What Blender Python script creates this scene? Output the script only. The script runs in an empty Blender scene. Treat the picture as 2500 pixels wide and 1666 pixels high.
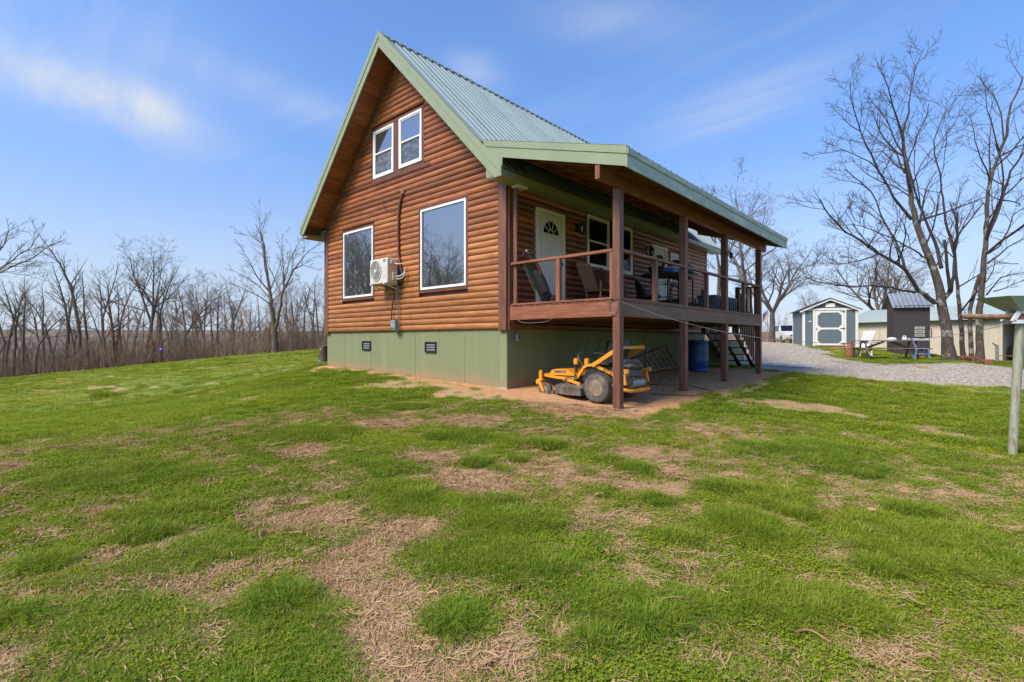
import bpy, math, random
import numpy as np
from mathutils import Vector, Matrix, noise as mnoise
R = math.radians
SC = bpy.context.scene
COL = SC.collection
random.seed(7)
rng = np.random.default_rng(11)

# ------------------------------------------------------------------ camera
CAM = np.array([6.918, -7.564, 0.979]); FOC = 1235.0; YAW = R(48.12)
cd = bpy.data.cameras.new('camera'); cam = bpy.data.objects.new('camera', cd); COL.objects.link(cam)
cd.sensor_width = 36.0; cd.lens = FOC / 2500 * 36.0; cd.clip_start = 0.05; cd.clip_end = 3000
cam.location = CAM; cam.rotation_euler = (R(90), 0, R(90) - YAW)
SC.camera = cam
FW = np.array([-math.cos(YAW), math.sin(YAW), 0.0]); RT = np.array([math.sin(YAW), math.cos(YAW), 0.0])

def at(px, py, d):
    """a point of the place from the survey of the photograph (pixel of the 2500 px picture, metres of depth)"""
    p = CAM + d * (FW + RT * (px - 1250) / FOC); p[2] -= d * (py - 832) / FOC
    return Vector(p)

# ------------------------------------------------------------------ world, sun, exposure
SUN_AZ = (-0.22, -0.975); SUN_EL = 48.0
world = bpy.data.worlds.new('World'); SC.world = world; world.use_nodes = True
wt = world.node_tree; wt.nodes.clear()
class NT:
    def __init__(s, t): s.t = t
    def n(s, typ, **k):
        nd = s.t.nodes.new(typ)
        for a, b in k.items(): setattr(nd, a, b)
        return nd
    def put(s, sock, v):
        if v is None: return
        if hasattr(v, 'is_linked'): s.t.links.new(v, sock)
        elif isinstance(v, (tuple, list)) and hasattr(sock.default_value, '__len__'):
            n = len(sock.default_value); v = tuple(v) + (1.0,) * (n - len(v)); sock.default_value = v[:n]
        else: sock.default_value = v
    def m(s, op, a, b=None, c=None, clamp=False):
        nd = s.n('ShaderNodeMath', operation=op); nd.use_clamp = clamp
        s.put(nd.inputs[0], a); s.put(nd.inputs[1], b); s.put(nd.inputs[2], c)
        return nd.outputs[0]
    def vm(s, op, a, b=None):
        nd = s.n('ShaderNodeVectorMath', operation=op); s.put(nd.inputs[0], a)
        if b is not None:
            s.put(nd.inputs[3] if op == 'SCALE' else nd.inputs[1], b)
        return nd.outputs[0]
    def mix(s, f, a, b, mode='MIX'):
        nd = s.n('ShaderNodeMix', data_type='RGBA', blend_type=mode)
        s.put(nd.inputs['Factor'], f); s.put(nd.inputs[6], a); s.put(nd.inputs[7], b)
        return nd.outputs[2]
    def noise(s, vec, scale, detail=3, rough=.55, dist=0):
        nd = s.n('ShaderNodeTexNoise'); s.put(nd.inputs['Vector'], vec); nd.inputs['Scale'].default_value = scale
        nd.inputs['Detail'].default_value = detail; nd.inputs['Roughness'].default_value = rough; nd.inputs['Distortion'].default_value = dist
        return nd.outputs[0]
    def ramp(s, f, lo, hi, a=0., b=1.):
        nd = s.n('ShaderNodeMapRange'); nd.interpolation_type = 'SMOOTHSTEP'
        s.put(nd.inputs[0], f); nd.inputs[1].default_value = lo; nd.inputs[2].default_value = hi
        nd.inputs[3].default_value = a; nd.inputs[4].default_value = b
        return nd.outputs[0]
W = NT(wt)
sky = W.n('ShaderNodeTexSky', sky_type='NISHITA'); sky.sun_disc = False
sky.sun_elevation = R(SUN_EL); sky.sun_rotation = math.atan2(SUN_AZ[0], SUN_AZ[1])
sky.altitude = 200; sky.air_density = 1.0; sky.dust_density = 0.6; sky.ozone_density = 2.5
tc = W.n('ShaderNodeTexCoord'); sep = W.n('ShaderNodeSeparateXYZ'); wt.links.new(tc.outputs['Generated'], sep.inputs[0])
dx, dy, dz = sep.outputs
az = W.m('ARCTAN2', dx, dy); el = W.m('ARCSINE', dz)
def streak(px, py, lx, ly, tilt, amp):
    """one thin cirrus streak, as the photo shows it: direction, length, width, tilt"""
    v = at(px, py, 1.0) - Vector(CAM); v.normalize()
    a0, e0 = math.atan2(v.x, v.y), math.asin(v.z)
    a = W.m('SUBTRACT', az, a0); e = W.m('SUBTRACT', el, e0); c, s_ = math.cos(tilt), math.sin(tilt)
    u = W.m('ADD', W.m('MULTIPLY', a, c / lx), W.m('MULTIPLY', e, s_ / lx))
    w = W.m('ADD', W.m('MULTIPLY', a, -s_ / ly), W.m('MULTIPLY', e, c / ly))
    return W.m('MULTIPLY', W.m('EXPONENT', W.m('MULTIPLY', W.m('ADD', W.m('MULTIPLY', u, u), W.m('MULTIPLY', w, w)), -1)), amp)
zc = W.m('MAXIMUM', W.m('ADD', dz, .12), .05)
comb = W.n('ShaderNodeCombineXYZ'); W.put(comb.inputs[0], W.m('DIVIDE', dx, zc)); W.put(comb.inputs[1], W.m('DIVIDE', dy, zc))
mp = W.n('ShaderNodeMapping'); wt.links.new(comb.outputs[0], mp.inputs[0]); mp.inputs['Rotation'].default_value = (0, 0, R(-38)); mp.inputs['Scale'].default_value = (.45, 1.5, 1)
wisp = W.noise(mp.outputs[0], 1.6, 7, .62, 1.0)
cl = W.m('ADD', streak(190, 225, .17, .035, R(-9), .6), streak(330, 245, .07, .028, R(-3), .5))
cl = W.m('ADD', cl, streak(1160, 175, .06, .03, R(-12), .5))
cl = W.m('ADD', cl, streak(1800, 262, .14, .028, R(9), .95))
cl = W.m('ADD', cl, streak(1500, 55, .14, .035, R(-6), .32))
cl = W.m('ADD', cl, streak(60, 60, .25, .09, R(0), .3))
cl = W.m('ADD', cl, streak(700, 240, .16, .03, R(-10), .3))
cl = W.m('ADD', cl, W.ramp(wisp, .5, .9, 0, .2))
cl = W.m('MULTIPLY', cl, W.ramp(wisp, .28, .66, .25, 1.15), clamp=True)
hs = W.n('ShaderNodeHueSaturation'); hs.inputs['Saturation'].default_value = 1.1; hs.inputs['Value'].default_value = 1.25
wt.links.new(sky.outputs[0], hs.inputs['Color'])
grad = W.mix(W.ramp(dz, .12, .52), (.80, .79, .90), (.99, 1.05, 1.2))
low = W.ramp(dz, -.04, .36, .88, 0)
skyc = W.mix(low, W.mix(1.0, hs.outputs[0], grad, 'MULTIPLY'), (3.25, 3.8, 4.75))
skyc = W.mix(cl, skyc, (3.9, 4.3, 5.0))
bg = W.n('ShaderNodeBackground'); wt.links.new(skyc, bg.inputs[0]); bg.inputs[1].default_value = 0.098
wo = W.n('ShaderNodeOutputWorld'); wt.links.new(bg.outputs[0], wo.inputs[0])

sl = bpy.data.lights.new('sun', 'SUN'); sl.energy = 3.0; sl.angle = R(22); sl.color = (1, .92, .80)
so = bpy.data.objects.new('sun', sl); COL.objects.link(so)
sd = Vector((SUN_AZ[0], SUN_AZ[1], 0)).normalized() * math.cos(R(SUN_EL)) + Vector((0, 0, math.sin(R(SUN_EL))))
so.rotation_euler = sd.to_track_quat('Z', 'Y').to_euler(); so.location = sd * 60
vs = SC.view_settings; vs.view_transform = 'Standard'; vs.look = 'None'; vs.exposure = 0.85; vs.gamma = 1.0; vs.use_curve_mapping = False
SC.cycles.max_bounces = 4; SC.cycles.diffuse_bounces = 3; SC.cycles.glossy_bounces = 2; SC.cycles.transmission_bounces = 2; SC.cycles.transparent_max_bounces = 4; SC.cycles.use_adaptive_sampling = True; SC.cycles.adaptive_threshold = 0.02; SC.cycles.caustics_reflective = False; SC.cycles.caustics_refractive = False
SC.cycles.use_denoising = True

# ------------------------------------------------------------------ materials
def mat(name, col, col2=None, scale=6, st=(1, 1, 1), rough=.65, metal=0., bump=0., bscale=None, rnd=.0, lo=.35, hi=.65, spec=.5,
        col3=None, scale3=2.0, lo3=.55, hi3=.75, st3=None, ior=None, emit=None):
    m = bpy.data.materials.new(name); m.use_nodes = True; t = NT(m.node_tree)
    b = m.node_tree.nodes['Principled BSDF']
    b.inputs['Roughness'].default_value = rough; b.inputs['Metallic'].default_value = metal; b.inputs['Specular IOR Level'].default_value = spec
    if ior: b.inputs['IOR'].default_value = ior
    co = t.n('ShaderNodeTexCoord').outputs['Object']; oi = t.n('ShaderNodeObjectInfo').outputs['Random']
    sh = t.n('ShaderNodeCombineXYZ'); t.put(sh.inputs[0], t.m('MULTIPLY', oi, 37.)); t.put(sh.inputs[1], t.m('MULTIPLY', oi, 91.)); t.put(sh.inputs[2], t.m('MULTIPLY', oi, 53.))
    base = t.vm('ADD', t.vm('MULTIPLY', co, st), sh.outputs[0])
    c = None
    if col2 is not None:
        f = t.ramp(t.noise(base, scale, 5, .6), lo, hi)
        c = t.mix(f, col, col2)
    if col3 is not None:
        b3 = t.vm('ADD', t.vm('MULTIPLY', co, st3 or (1, 1, 1)), sh.outputs[0])
        c = t.mix(t.ramp(t.noise(b3, scale3, 4, .6), lo3, hi3), c if c is not None else col, col3)
    if rnd:
        r2 = t.m('FRACT', t.m('MULTIPLY', oi, 7.13))
        g = t.m('ADD', 1 - rnd, t.m('MULTIPLY', r2, 2 * rnd))
        cc = t.n('ShaderNodeCombineColor'); 
        for i in range(3): t.put(cc.inputs[i], g)
        c = t.mix(1.0, c if c is not None else col, cc.outputs[0], 'MULTIPLY')
    t.put(b.inputs['Base Color'], c if c is not None else col)
    if bump:
        bn = t.n('ShaderNodeBump'); bn.inputs['Strength'].default_value = bump; bn.inputs['Distance'].default_value = .02
        t.put(bn.inputs['Height'], t.noise(base, bscale or scale * 3, 5, .65)); t.put(b.inputs['Normal'], bn.outputs[0])
    if emit: t.put(b.inputs['Emission Color'], emit[0]); b.inputs['Emission Strength'].default_value = emit[1]
    return m
M = {}
# ------------------------------------------------------------------ mesh helpers
class MB:
    def __init__(s): s.v = []; s.f = []; s.smooth = False
    def add(s, vs_, fs):
        o = len(s.v); s.v.extend(vs_); s.f.extend([tuple(i + o for i in f) for f in fs])
    def box(s, a, b, c=0.0, Mx=None):
        a = [min(x, y) for x, y in zip(a, b)], [max(x, y) for x, y in zip(a, b)]
        lo, hi = a
        if c <= 0:
            vs_ = [Vector((lo[0] if i & 1 == 0 else hi[0], lo[1] if i & 2 == 0 else hi[1], lo[2] if i & 4 == 0 else hi[2])) for i in range(8)]
            fs = [(0, 2, 3, 1), (4, 5, 7, 6), (0, 1, 5, 4), (2, 6, 7, 3), (0, 4, 6, 2), (1, 3, 7, 5)]
        else:
            c = min(c, .45 * min(h - l for l, h in zip(lo, hi)))
            vs_ = []; idx = {}
            for i in range(8):
                sg = [-1 if i & (1 << k) == 0 else 1 for k in range(3)]
                for k in range(3):
                    p = [(lo[j] if sg[j] < 0 else hi[j]) - (0 if j == k else sg[j] * c) for j in range(3)]
                    idx[(i, k)] = len(vs_); vs_.append(Vector(p))
            def q(k, side):
                j, l = [(1, 2), (2, 0), (0, 1)][k]; b_ = side << k
                r_ = [b_, b_ | 1 << j, b_ | 1 << j | 1 << l, b_ | 1 << l]
                if not side: r_.reverse()
                return tuple(idx[(i, k)] for i in r_)
            fs = [q(k, s_) for k in range(3) for s_ in (0, 1)]
            for k in range(3):
                j, l = [(1, 2), (2, 0), (0, 1)][k]
                for sj in (0, 1):
                    for slv in (0, 1):
                        a0 = sj << j | slv << l; a1 = a0 | 1 << k
                        f_ = (idx[(a0, j)], idx[(a1, j)], idx[(a1, l)], idx[(a0, l)])
                        fs.append(f_ if sj != slv else f_[::-1])
            for i in range(8):
                f_ = (idx[(i, 0)], idx[(i, 1)], idx[(i, 2)])
                fs.append(f_ if bin(i).count('1') % 2 else f_[::-1])
        if Mx is not None: vs_ = [Mx @ v for v in vs_]
        s.add(vs_, fs); return s
    def bar(s, p0, p1, w, h, up=(0, 0, 1), c=0.0):
        """box from p0 to p1: w across, h along up"""
        p0 = Vector(p0); p1 = Vector(p1); L = (p1 - p0).length; x = (p1 - p0) / L
        u = Vector(up); y = u.cross(x)
        if y.length < 1e-4: y = Vector((0, 1, 0)).cross(x)
        if y.length < 1e-4: y = Vector((1, 0, 0)).cross(x)
        y.normalize(); z = x.cross(y)
        Mx = Matrix((x, y, z)).transposed().to_4x4(); Mx.translation = p0
        return s.box((0, -w / 2, -h / 2), (L, w / 2, h / 2), c, Mx)
    def tube(s, pts, rad, n=8, cap=True, closed=False):
        pts = [Vector(p) for p in pts]; m = len(pts)
        if not hasattr(rad, '__len__'): rad = [rad] * m
        vs_ = []; fs = []; ref = None
        for i, p in enumerate(pts):
            if closed: d = pts[(i + 1) % m] - pts[i - 1]
            else: d = pts[min(i + 1, m - 1)] - pts[max(i - 1, 0)]
            if d.length < 1e-9: d = Vector((0, 0, 1))
            d.normalize()
            if ref is None:
                ref = Vector((0, 0, 1)) if abs(d.z) < .9 else Vector((1, 0, 0))
            a = ref - d * ref.dot(d)
            if a.length < 1e-6: a = d.orthogonal()
            a.normalize(); ref = a; b = d.cross(a)
            for k in range(n):
                t = 2 * math.pi * k / n
                vs_.append(p + (a * math.cos(t) + b * math.sin(t)) * rad[i])
        for i in range(m if closed else m - 1):
            j = (i + 1) % m
            for k in range(n):
                k2 = (k + 1) % n
                fs.append((i * n + k, i * n + k2, j * n + k2, j * n + k))
        if cap and not closed:
            fs.append(tuple(range(n - 1, -1, -1))); fs.append(tuple((m - 1) * n + k for k in range(n)))
        s.add(vs_, fs); return s
    def lathe(s, prof, n=16, Mx=None):
        vs_ = []; fs = []
        for r, z in prof:
            for k in range(n):
                t = 2 * math.pi * k / n; vs_.append(Vector((r * math.cos(t), r * math.sin(t), z)))
        for i in range(len(prof) - 1):
            for k in range(n):
                k2 = (k + 1) % n; fs.append((i * n + k, i * n + k2, (i + 1) * n + k2, (i + 1) * n + k))
        fs.append(tuple(range(n - 1, -1, -1))); fs.append(tuple((len(prof) - 1) * n + k for k in range(n)))
        if Mx is not None: vs_ = [Mx @ v for v in vs_]
        s.add(vs_, fs); return s
    def prism(s, poly, off, Mx=None):
        """closed polygon of 3D points pushed by vector off"""
        off = Vector(off); a = [Vector(p) for p in poly]; n = len(a)
        vs_ = a + [p + off for p in a]
        fs = [tuple(range(n - 1, -1, -1)), tuple(range(n, 2 * n))] + [(i, (i + 1) % n, n + (i + 1) % n, n + i) for i in range(n)]
        if Mx is not None: vs_ = [Mx @ v for v in vs_]
        s.add(vs_, fs); return s
    def build(s, name, material, parent=None, smooth=None, Mx=None):
        me = bpy.data.meshes.new(name); me.from_pydata([tuple(v) for v in s.v], [], s.f); me.update()
        if material is not None: me.materials.append(M[material] if isinstance(material, str) else material)
        sm = s.smooth if smooth is None else smooth
        if sm: 
            me.polygons.foreach_set('use_smooth', [True] * len(me.polygons))
            me.set_sharp_from_angle(angle=R(40))
        return link(name, me, parent, Mx)
def link(name, data, parent=None, Mx=None):
    o = bpy.data.objects.new(name, data); COL.objects.link(o)
    if parent is not None: o.parent = parent
    if Mx is not None: o.matrix_basis = Mx
    return o
def tag(o, label, cat, group=None, kind=None):
    if label: o['label'] = label
    if cat: o['category'] = cat
    if group: o['group'] = group
    if kind: o['kind'] = kind
    return o
def thing(name, loc, rz, label, cat, group=None):
    o = bpy.data.objects.new(name, None); COL.objects.link(o); o.location = loc; o.rotation_euler = (0, 0, rz); o.empty_display_size = .2
    return tag(o, label, cat, group)
KIDS = {}
def copy_tree(root, loc, rz, label=None, group=None, scale=None):
    def cp(o, parent):
        c = o.copy(); COL.objects.link(c); c.parent = parent
        for ch in o.children: cp(ch, c)
        return c
    r = cp(root, None); r.location = loc; r.rotation_euler = (0, 0, rz)
    if scale is not None: r.scale = scale if hasattr(scale, '__len__') else (scale,) * 3
    if label: r['label'] = label
    if group: r['group'] = group
    return r
def boxpart(name, a, b, material, parent, c=.004): return MB().box(a, b, c).build(name, material, parent)
def board(name, p0, p1, w, h, material, parent, up=(0, 0, 1), c=.005):
    """timber: mesh along its own X so the grain follows it"""
    p0 = Vector(p0); p1 = Vector(p1); L = (p1 - p0).length; x = (p1 - p0) / L
    y = Vector(up).cross(x)
    if y.length < 1e-4: y = Vector((0, 1, 0)).cross(x)
    y.normalize(); z = x.cross(y); Mx = Matrix((x, y, z)).transposed().to_4x4(); Mx.translation = p0
    return MB().box((0, -w / 2, -h / 2), (L, w / 2, h / 2), c).build(name, material, parent, Mx=Mx)
def text(body, size, material, parent, Mx, name='lettering'):
    cu = bpy.data.curves.new(name, 'FONT'); cu.body = body; cu.size = size; cu.extrude = .001; cu.align_x = 'CENTER'; cu.align_y = 'CENTER'
    ob = bpy.data.objects.new('tmp', cu); COL.objects.link(ob); dg = bpy.context.evaluated_depsgraph_get(); me = bpy.data.meshes.new_from_object(ob.evaluated_get(dg))
    bpy.data.objects.remove(ob); me.materials.clear(); me.materials.append(M[material]); return link(name, me, parent, Mx)
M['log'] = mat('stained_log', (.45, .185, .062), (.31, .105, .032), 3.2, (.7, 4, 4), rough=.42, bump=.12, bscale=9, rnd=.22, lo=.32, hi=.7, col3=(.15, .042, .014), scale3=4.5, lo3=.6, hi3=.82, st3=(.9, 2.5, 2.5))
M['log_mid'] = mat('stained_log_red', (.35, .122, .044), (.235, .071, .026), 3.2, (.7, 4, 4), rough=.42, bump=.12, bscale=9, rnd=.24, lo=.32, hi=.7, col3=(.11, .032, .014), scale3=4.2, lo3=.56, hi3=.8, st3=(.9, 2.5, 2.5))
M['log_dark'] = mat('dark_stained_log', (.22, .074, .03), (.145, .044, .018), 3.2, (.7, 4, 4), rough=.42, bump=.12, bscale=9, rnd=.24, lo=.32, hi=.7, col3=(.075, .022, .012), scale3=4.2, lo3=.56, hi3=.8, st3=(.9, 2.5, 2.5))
M['trim'] = mat('dark_stained_trim', (.17, .058, .026), (.105, .034, .016), 4, (.6, 6, 6), rough=.5, bump=.1, rnd=.12)
M['timber'] = mat('stained_timber', (.27, .095, .04), (.17, .055, .025), 3, (.8, 7, 7), rough=.5, bump=.14, bscale=14, rnd=.14, col3=(.09, .035, .02), scale3=5, lo3=.62, hi3=.8, st3=(1, 5, 5))
M['post'] = mat('stained_post', (.205, .08, .043), (.13, .046, .026), 3, (.8, 7, 7), rough=.5, bump=.14, bscale=14, rnd=.1, col3=(.075, .03, .02), scale3=5, lo3=.62, hi3=.82, st3=(1, 5, 5))
M['soffit_wood'] = mat('soffit_wood', (.34, .115, .035), (.22, .065, .02), 3, (5, .7, 5), rough=.5, rnd=.2, col3=(.06, .018, .008), scale3=7, lo3=.68, hi3=.76)
M['sheathing'] = mat('roof_sheathing', (.20, .085, .04), (.13, .05, .025), 4, (1, 1, 1), rough=.7, rnd=.1)
M['deckwood'] = mat('deck_boards', (.22, .09, .045), (.13, .05, .03), 4, (1, 6, 1), rough=.6, rnd=.2)
M['found'] = mat('painted_concrete', (.20, .222, .108), (.185, .204, .098), 2.2, (1, 1, .25), rough=.8, bump=.15, bscale=25, col3=(.235, .252, .132), scale3=1.6, lo3=.5, hi3=.75, st3=(2.2, 2.2, .14))
M['green_trim'] = mat('green_metal_trim', (.265, .30, .175), (.24, .275, .16), 2, (1, 1, 1), rough=.38, spec=.5, rnd=.03, bump=.03)
M['fascia_old'] = mat('weathered_green_fascia', (.36, .42, .32), (.31, .37, .27), 3, (1, .5, 3), rough=.42, col3=(.55, .60, .52), scale3=2.2, lo3=.5, hi3=.75, st3=(1, .6, 3), bump=.1, bscale=4)
M['roof'] = mat('green_roof_panel', (.285, .345, .325), (.255, .31, .29), 1.2, (1, 1, 1), rough=.36, spec=.6, rnd=.05)
M['roof_dark'] = mat('roof_foam_closure', (.03, .035, .035), rough=.8)
M['white'] = mat('white_vinyl', (.78, .77, .74), rough=.4, rnd=.02)
M['doorw'] = mat('white_door', (.70, .69, .66), (.64, .63, .6), 2, rough=.45)
M['glass'] = mat('window_glass', (.05, .05, .05), rough=.02, ior=3.9, spec=.5)
M['glass_dark'] = mat('shaded_glass', (.008, .009, .011), rough=.03, ior=1.5, spec=.5)
M['screen'] = mat('window_screen', (.06, .06, .055), (.15, .145, .13), 5, (1.2, 1, 2.5), rough=.25, ior=1.9, lo=.45, hi=.6)
M['black'] = mat('black_plastic', (.018, .018, .018), (.03, .03, .03), 20, rough=.45)
M['iron'] = mat('wrought_iron', (.02, .02, .02), rough=.5, metal=.3)
M['blackmetal'] = mat('black_metal', (.015, .015, .016), rough=.35, metal=.5)
M['grey'] = mat('grey_metal', (.33, .34, .33), (.26, .27, .26), 9, rough=.5, metal=.3)
M['ac'] = mat('cream_steel', (.62, .60, .53), (.58, .56, .5), 3, rough=.45)
M['acbox'] = mat('tan_plastic', (.60, .47, .36), rough=.5)
M['copper_wrap'] = mat('brown_line_wrap', (.10, .028, .016), (.15, .045, .02), 20, rough=.55)
M['yellow'] = mat('mower_yellow', (.76, .29, .018), (.58, .21, .02), 6, rough=.38, lo=.5, hi=.8, col3=(.38, .22, .08), scale3=7, lo3=.58, hi3=.75)
M['tyre'] = mat('dusty_tyre', (.07, .064, .056), (.19, .16, .125), 6, rough=.85, lo=.4, hi=.75, bump=.2)
M['mowdeck'] = mat('dusty_mower_deck', (.06, .052, .045), (.2, .15, .1), 5, rough=.7, lo=.35, hi=.7)
M['engine'] = mat('dusty_engine', (.05, .05, .05), (.12, .1, .08), 9, rough=.6)
M['rim'] = mat('dusty_rim', (.30, .235, .15), (.18, .14, .1), 12, rough=.6, metal=.3)
M['blue'] = mat('blue_barrel', (.006, .06, .23), (.005, .05, .19), 2, rough=.38)
M['tote'] = mat('slate_tote', (.06, .085, .10), rough=.5)
M['oak'] = mat('worn_oak', (.34, .2, .09), (.24, .13, .055), 6, (2, 2, 2), rough=.5)
M['oakdark'] = mat('dark_chair_wood', (.10, .035, .018), rough=.5)
M['cane'] = mat('woven_cane', (.30, .18, .08), (.2, .11, .05), 60, rough=.7)
M['red'] = mat('faded_red', (.36, .09, .075), (.26, .07, .06), 5, rough=.55)
M['cyan'] = mat('green_trim_piping', (.025, .10, .08), rough=.5)
M['steel'] = mat('steel_rod', (.45, .42, .38), rough=.35, metal=.8)
M['ladder'] = mat('weathered_ladder', (.34, .22, .16), (.14, .085, .06), 8, rough=.6)
M['wire'] = mat('grey_cable', (.15, .15, .155), rough=.5)
M['wireblack'] = mat('black_cable', (.02, .02, .02), rough=.5)
M['pvc'] = mat('white_pvc', (.68, .67, .64), (.58, .56, .52), 4, rough=.45)
M['galv'] = mat('galvanised_post', (.36, .37, .29), (.28, .28, .19), 5, (3, 3, .8), rough=.55, metal=.1, col3=(.24, .17, .1), scale3=4, lo3=.58, hi3=.72, st3=(3, 3, .7), bump=.1)
M['rust'] = mat('rusty_pipe', (.30, .15, .085), (.2, .1, .055), 9, rough=.7, col3=(.42, .32, .22), scale3=4, lo3=.5, hi3=.7)
M['dish'] = mat('grey_green_sheet', (.30, .35, .27), (.27, .32, .25), 2, rough=.5)
M['shedblue'] = mat('slate_siding', (.115, .15, .17), (.1, .132, .15), 8, (6, 6, .4), rough=.7)
M['shedtrim'] = mat('shed_white_trim', (.72, .70, .64), rough=.55)
M['shingle'] = mat('dark_shingle', (.03, .03, .032), rough=.9)
M['skid'] = mat('new_lumber', (.38, .2, .09), (.28, .14, .06), 5, rough=.7)
M['outh'] = mat('dark_brown_siding', (.066, .05, .05), (.056, .042, .042), 7, (6, 6, .5), rough=.75)
M['tin'] = mat('bare_tin', (.40, .41, .42), (.32, .33, .34), 4, rough=.35, metal=.55)
M['barnwall'] = mat('cream_barn_metal', (.56, .49, .38), (.5, .43, .33), 3, (2, 2, .4), rough=.5, rnd=.05)
M['barnroof'] = mat('pale_green_barn_roof', (.43, .50, .46), (.39, .455, .42), 2, rough=.4)
M['dark'] = mat('barn_inside', (.02, .018, .016), rough=.9)
M['picnic'] = mat('weathered_redwood', (.25, .145, .1), (.17, .095, .068), 4, (1, 6, 6), rough=.7, rnd=.12)
M['plwhite'] = mat('white_plastic', (.72, .73, .76), rough=.4)
M['bluechair'] = mat('sun_bleached_blue_plastic', (.14, .22, .38), (.36, .40, .46), 3, rough=.5, lo=.4, hi=.62)
M['milkcan'] = mat('rusted_milk_can', (.19, .075, .045), (.27, .12, .07), 7, rough=.8)
M['carpaint'] = mat('silver_car_paint', (.56, .55, .51), rough=.35, metal=.0)
M['carlow'] = mat('tan_cladding', (.30, .27, .22), rough=.5)
M['carblack'] = mat('black_truck_paint', (.012, .012, .014), rough=.25)
M['lampglass'] = mat('clear_lamp_lens', (.6, .6, .6), rough=.1)
M['redlens'] = mat('red_lens', (.4, .02, .02), rough=.2)
M['plaque'] = mat('plaque_board', (.42, .40, .34), rough=.7)
M['ink'] = mat('dark_ink', (.02, .02, .02), rough=.7)
M['bark'] = mat('grey_brown_bark', (.155, .115, .085), (.09, .066, .048), 3, (3, 3, 1), rough=.95, bump=.5, bscale=9, rnd=.18, col3=(.17, .15, .125), scale3=2.2, lo3=.52, hi3=.75)
M['barkB'] = mat('lichen_bark', (.10, .075, .057), (.055, .04, .031), 4, (3, 3, 1), rough=.95, bump=.6, bscale=10, col3=(.27, .27, .22), scale3=3.0, lo3=.54, hi3=.68)
M['twig'] = mat('bare_twigs', (.17, .135, .105), (.11, .085, .068), 2, rough=.95, rnd=.2)
M['twigR'] = mat('dark_twigs', (.062, .046, .037), (.045, .033, .028), 2, rough=.95)
M['brush'] = mat('brown_brush', (.26, .178, .12), (.17, .115, .078), 1.2, rough=.95, rnd=.25)
M['vine'] = mat('dead_red_vine', (.22, .085, .045), (.15, .06, .035), 6, rough=.95)
M['ridge'] = mat('far_wooded_ridge', (.115, .105, .108), (.09, .083, .088), .05, rough=1)
M['cedar'] = mat('young_cedar', (.075, .085, .03), (.05, .06, .022), 6, rough=.9)
M['leafdry'] = mat('dry_leaf', (.36, .2, .09), (.22, .11, .05), 9, rough=.8, rnd=.25)
M['stone'] = mat('pale_fieldstone', (.40, .27, .17), (.30, .2, .13), 6, rough=.85, rnd=.2, bump=.3)
M['purple'] = mat('purple_glass_globe', (.12, .06, .45), rough=.15)
M['coolerblue'] = mat('blue_bag', (.03, .12, .35), rough=.5)
M['carton'] = mat('beige_carton', (.5, .44, .32), rough=.7)
M['concrete'] = mat('bare_concrete', (.4, .4, .37), (.33, .33, .3), 6, rough=.9)
M['flagred'] = mat('flag_red', (.45, .2, .2), rough=.7); M['flagwhite'] = mat('flag_white', (.7, .68, .66), rough=.7); M['flagblue'] = mat('flag_blue', (.18, .19, .28), rough=.7)

# mud splashed up the foundation from the sloping ground
_t = NT(M['found'].node_tree); _b = M['found'].node_tree.nodes['Principled BSDF']; _src = _b.inputs['Base Color'].links[0].from_socket
_p = _t.n('ShaderNodeSeparateXYZ'); _g = _t.n('ShaderNodeNewGeometry').outputs['Position']; _t.put(_p.inputs[0], _g)
_h = _t.m('ADD', _p.outputs[2], _t.m('MULTIPLY', _p.outputs[0], .032)); _n = _t.noise(_g, 3.0, 5, .65)
_t.put(_b.inputs['Base Color'], _t.mix(_t.ramp(_t.m('SUBTRACT', _h, _t.m('MULTIPLY', _n, .42)), -.16, .08, .75, 0), _src, (.30, .19, .10)))
M['found_seam'] = mat('foundation_joint', (.15, .165, .08), (.21, .22, .12), 6, (3, 3, .6), rough=.85)
# ------------------------------------------------------------------ terrain
CP = [(0, 0, 0), (-7.31, 0, .235), (-3.6, 0, .12), (2.5, .06, -.19), (2.5, 2.7, -.07), (2.5, 5.2, -.01), (2.5, 7.9, .04), (0, 5, .06), (0, 10.5, .15), (1.5, .8, -.1),
      (-7.3, 10.5, .5), (7.37, 1.85, -.54), (6.9, -7.6, -.57), (4.5, -3.5, -.42), (2.5, -2.2, -.27), (10, -2, -.68), (12, 4, -.62), (-2, -6, -.3), (-6, -9, -.6),
      (7, -20, -.8), (25, 0, -1.0), (26, 28, -.5), (0, 60, .85), (-15, 60, .85), (18, 60, .5), (-14, -8, -.75), (-15, -20, -1.1), (-38, -18, -1.9), (-36, 22, .5), (-20, 40, .8)]
for px, py, d in [(0, 922, 28), (400, 885, 30), (786, 853, 32), (1935, 845, 25.5), (2118, 875.5, 21), (2317, 878, 19), (2441, 879.6, 26.5), (2093, 850, 28), (1861, 905, 15),
                  (2500, 947, 14), (2500, 905, 19.5), (1900, 838, 46), (200, 1000, 13), (600, 950, 13.5), (50, 1300, 3.9)]:
    p = at(px, py, d); CP.append((p.x, p.y, p.z))
CP = np.array(CP)
def _tps_k(r2): return np.where(r2 > 1e-12, .5 * r2 * np.log(np.maximum(r2, 1e-12)), 0)
def _fit(P):
    n = len(P); d2 = ((P[:, None, :2] - P[None, :, :2]) ** 2).sum(-1)
    A = np.zeros((n + 3, n + 3)); A[:n, :n] = _tps_k(d2) + np.eye(n) * .6
    A[:n, n] = 1; A[:n, n + 1:] = P[:, :2]; A[n, :n] = 1; A[n + 1:, :n] = P[:, :2].T
    return np.linalg.solve(A, np.r_[P[:, 2], 0, 0, 0])
TW = _fit(CP)
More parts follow.
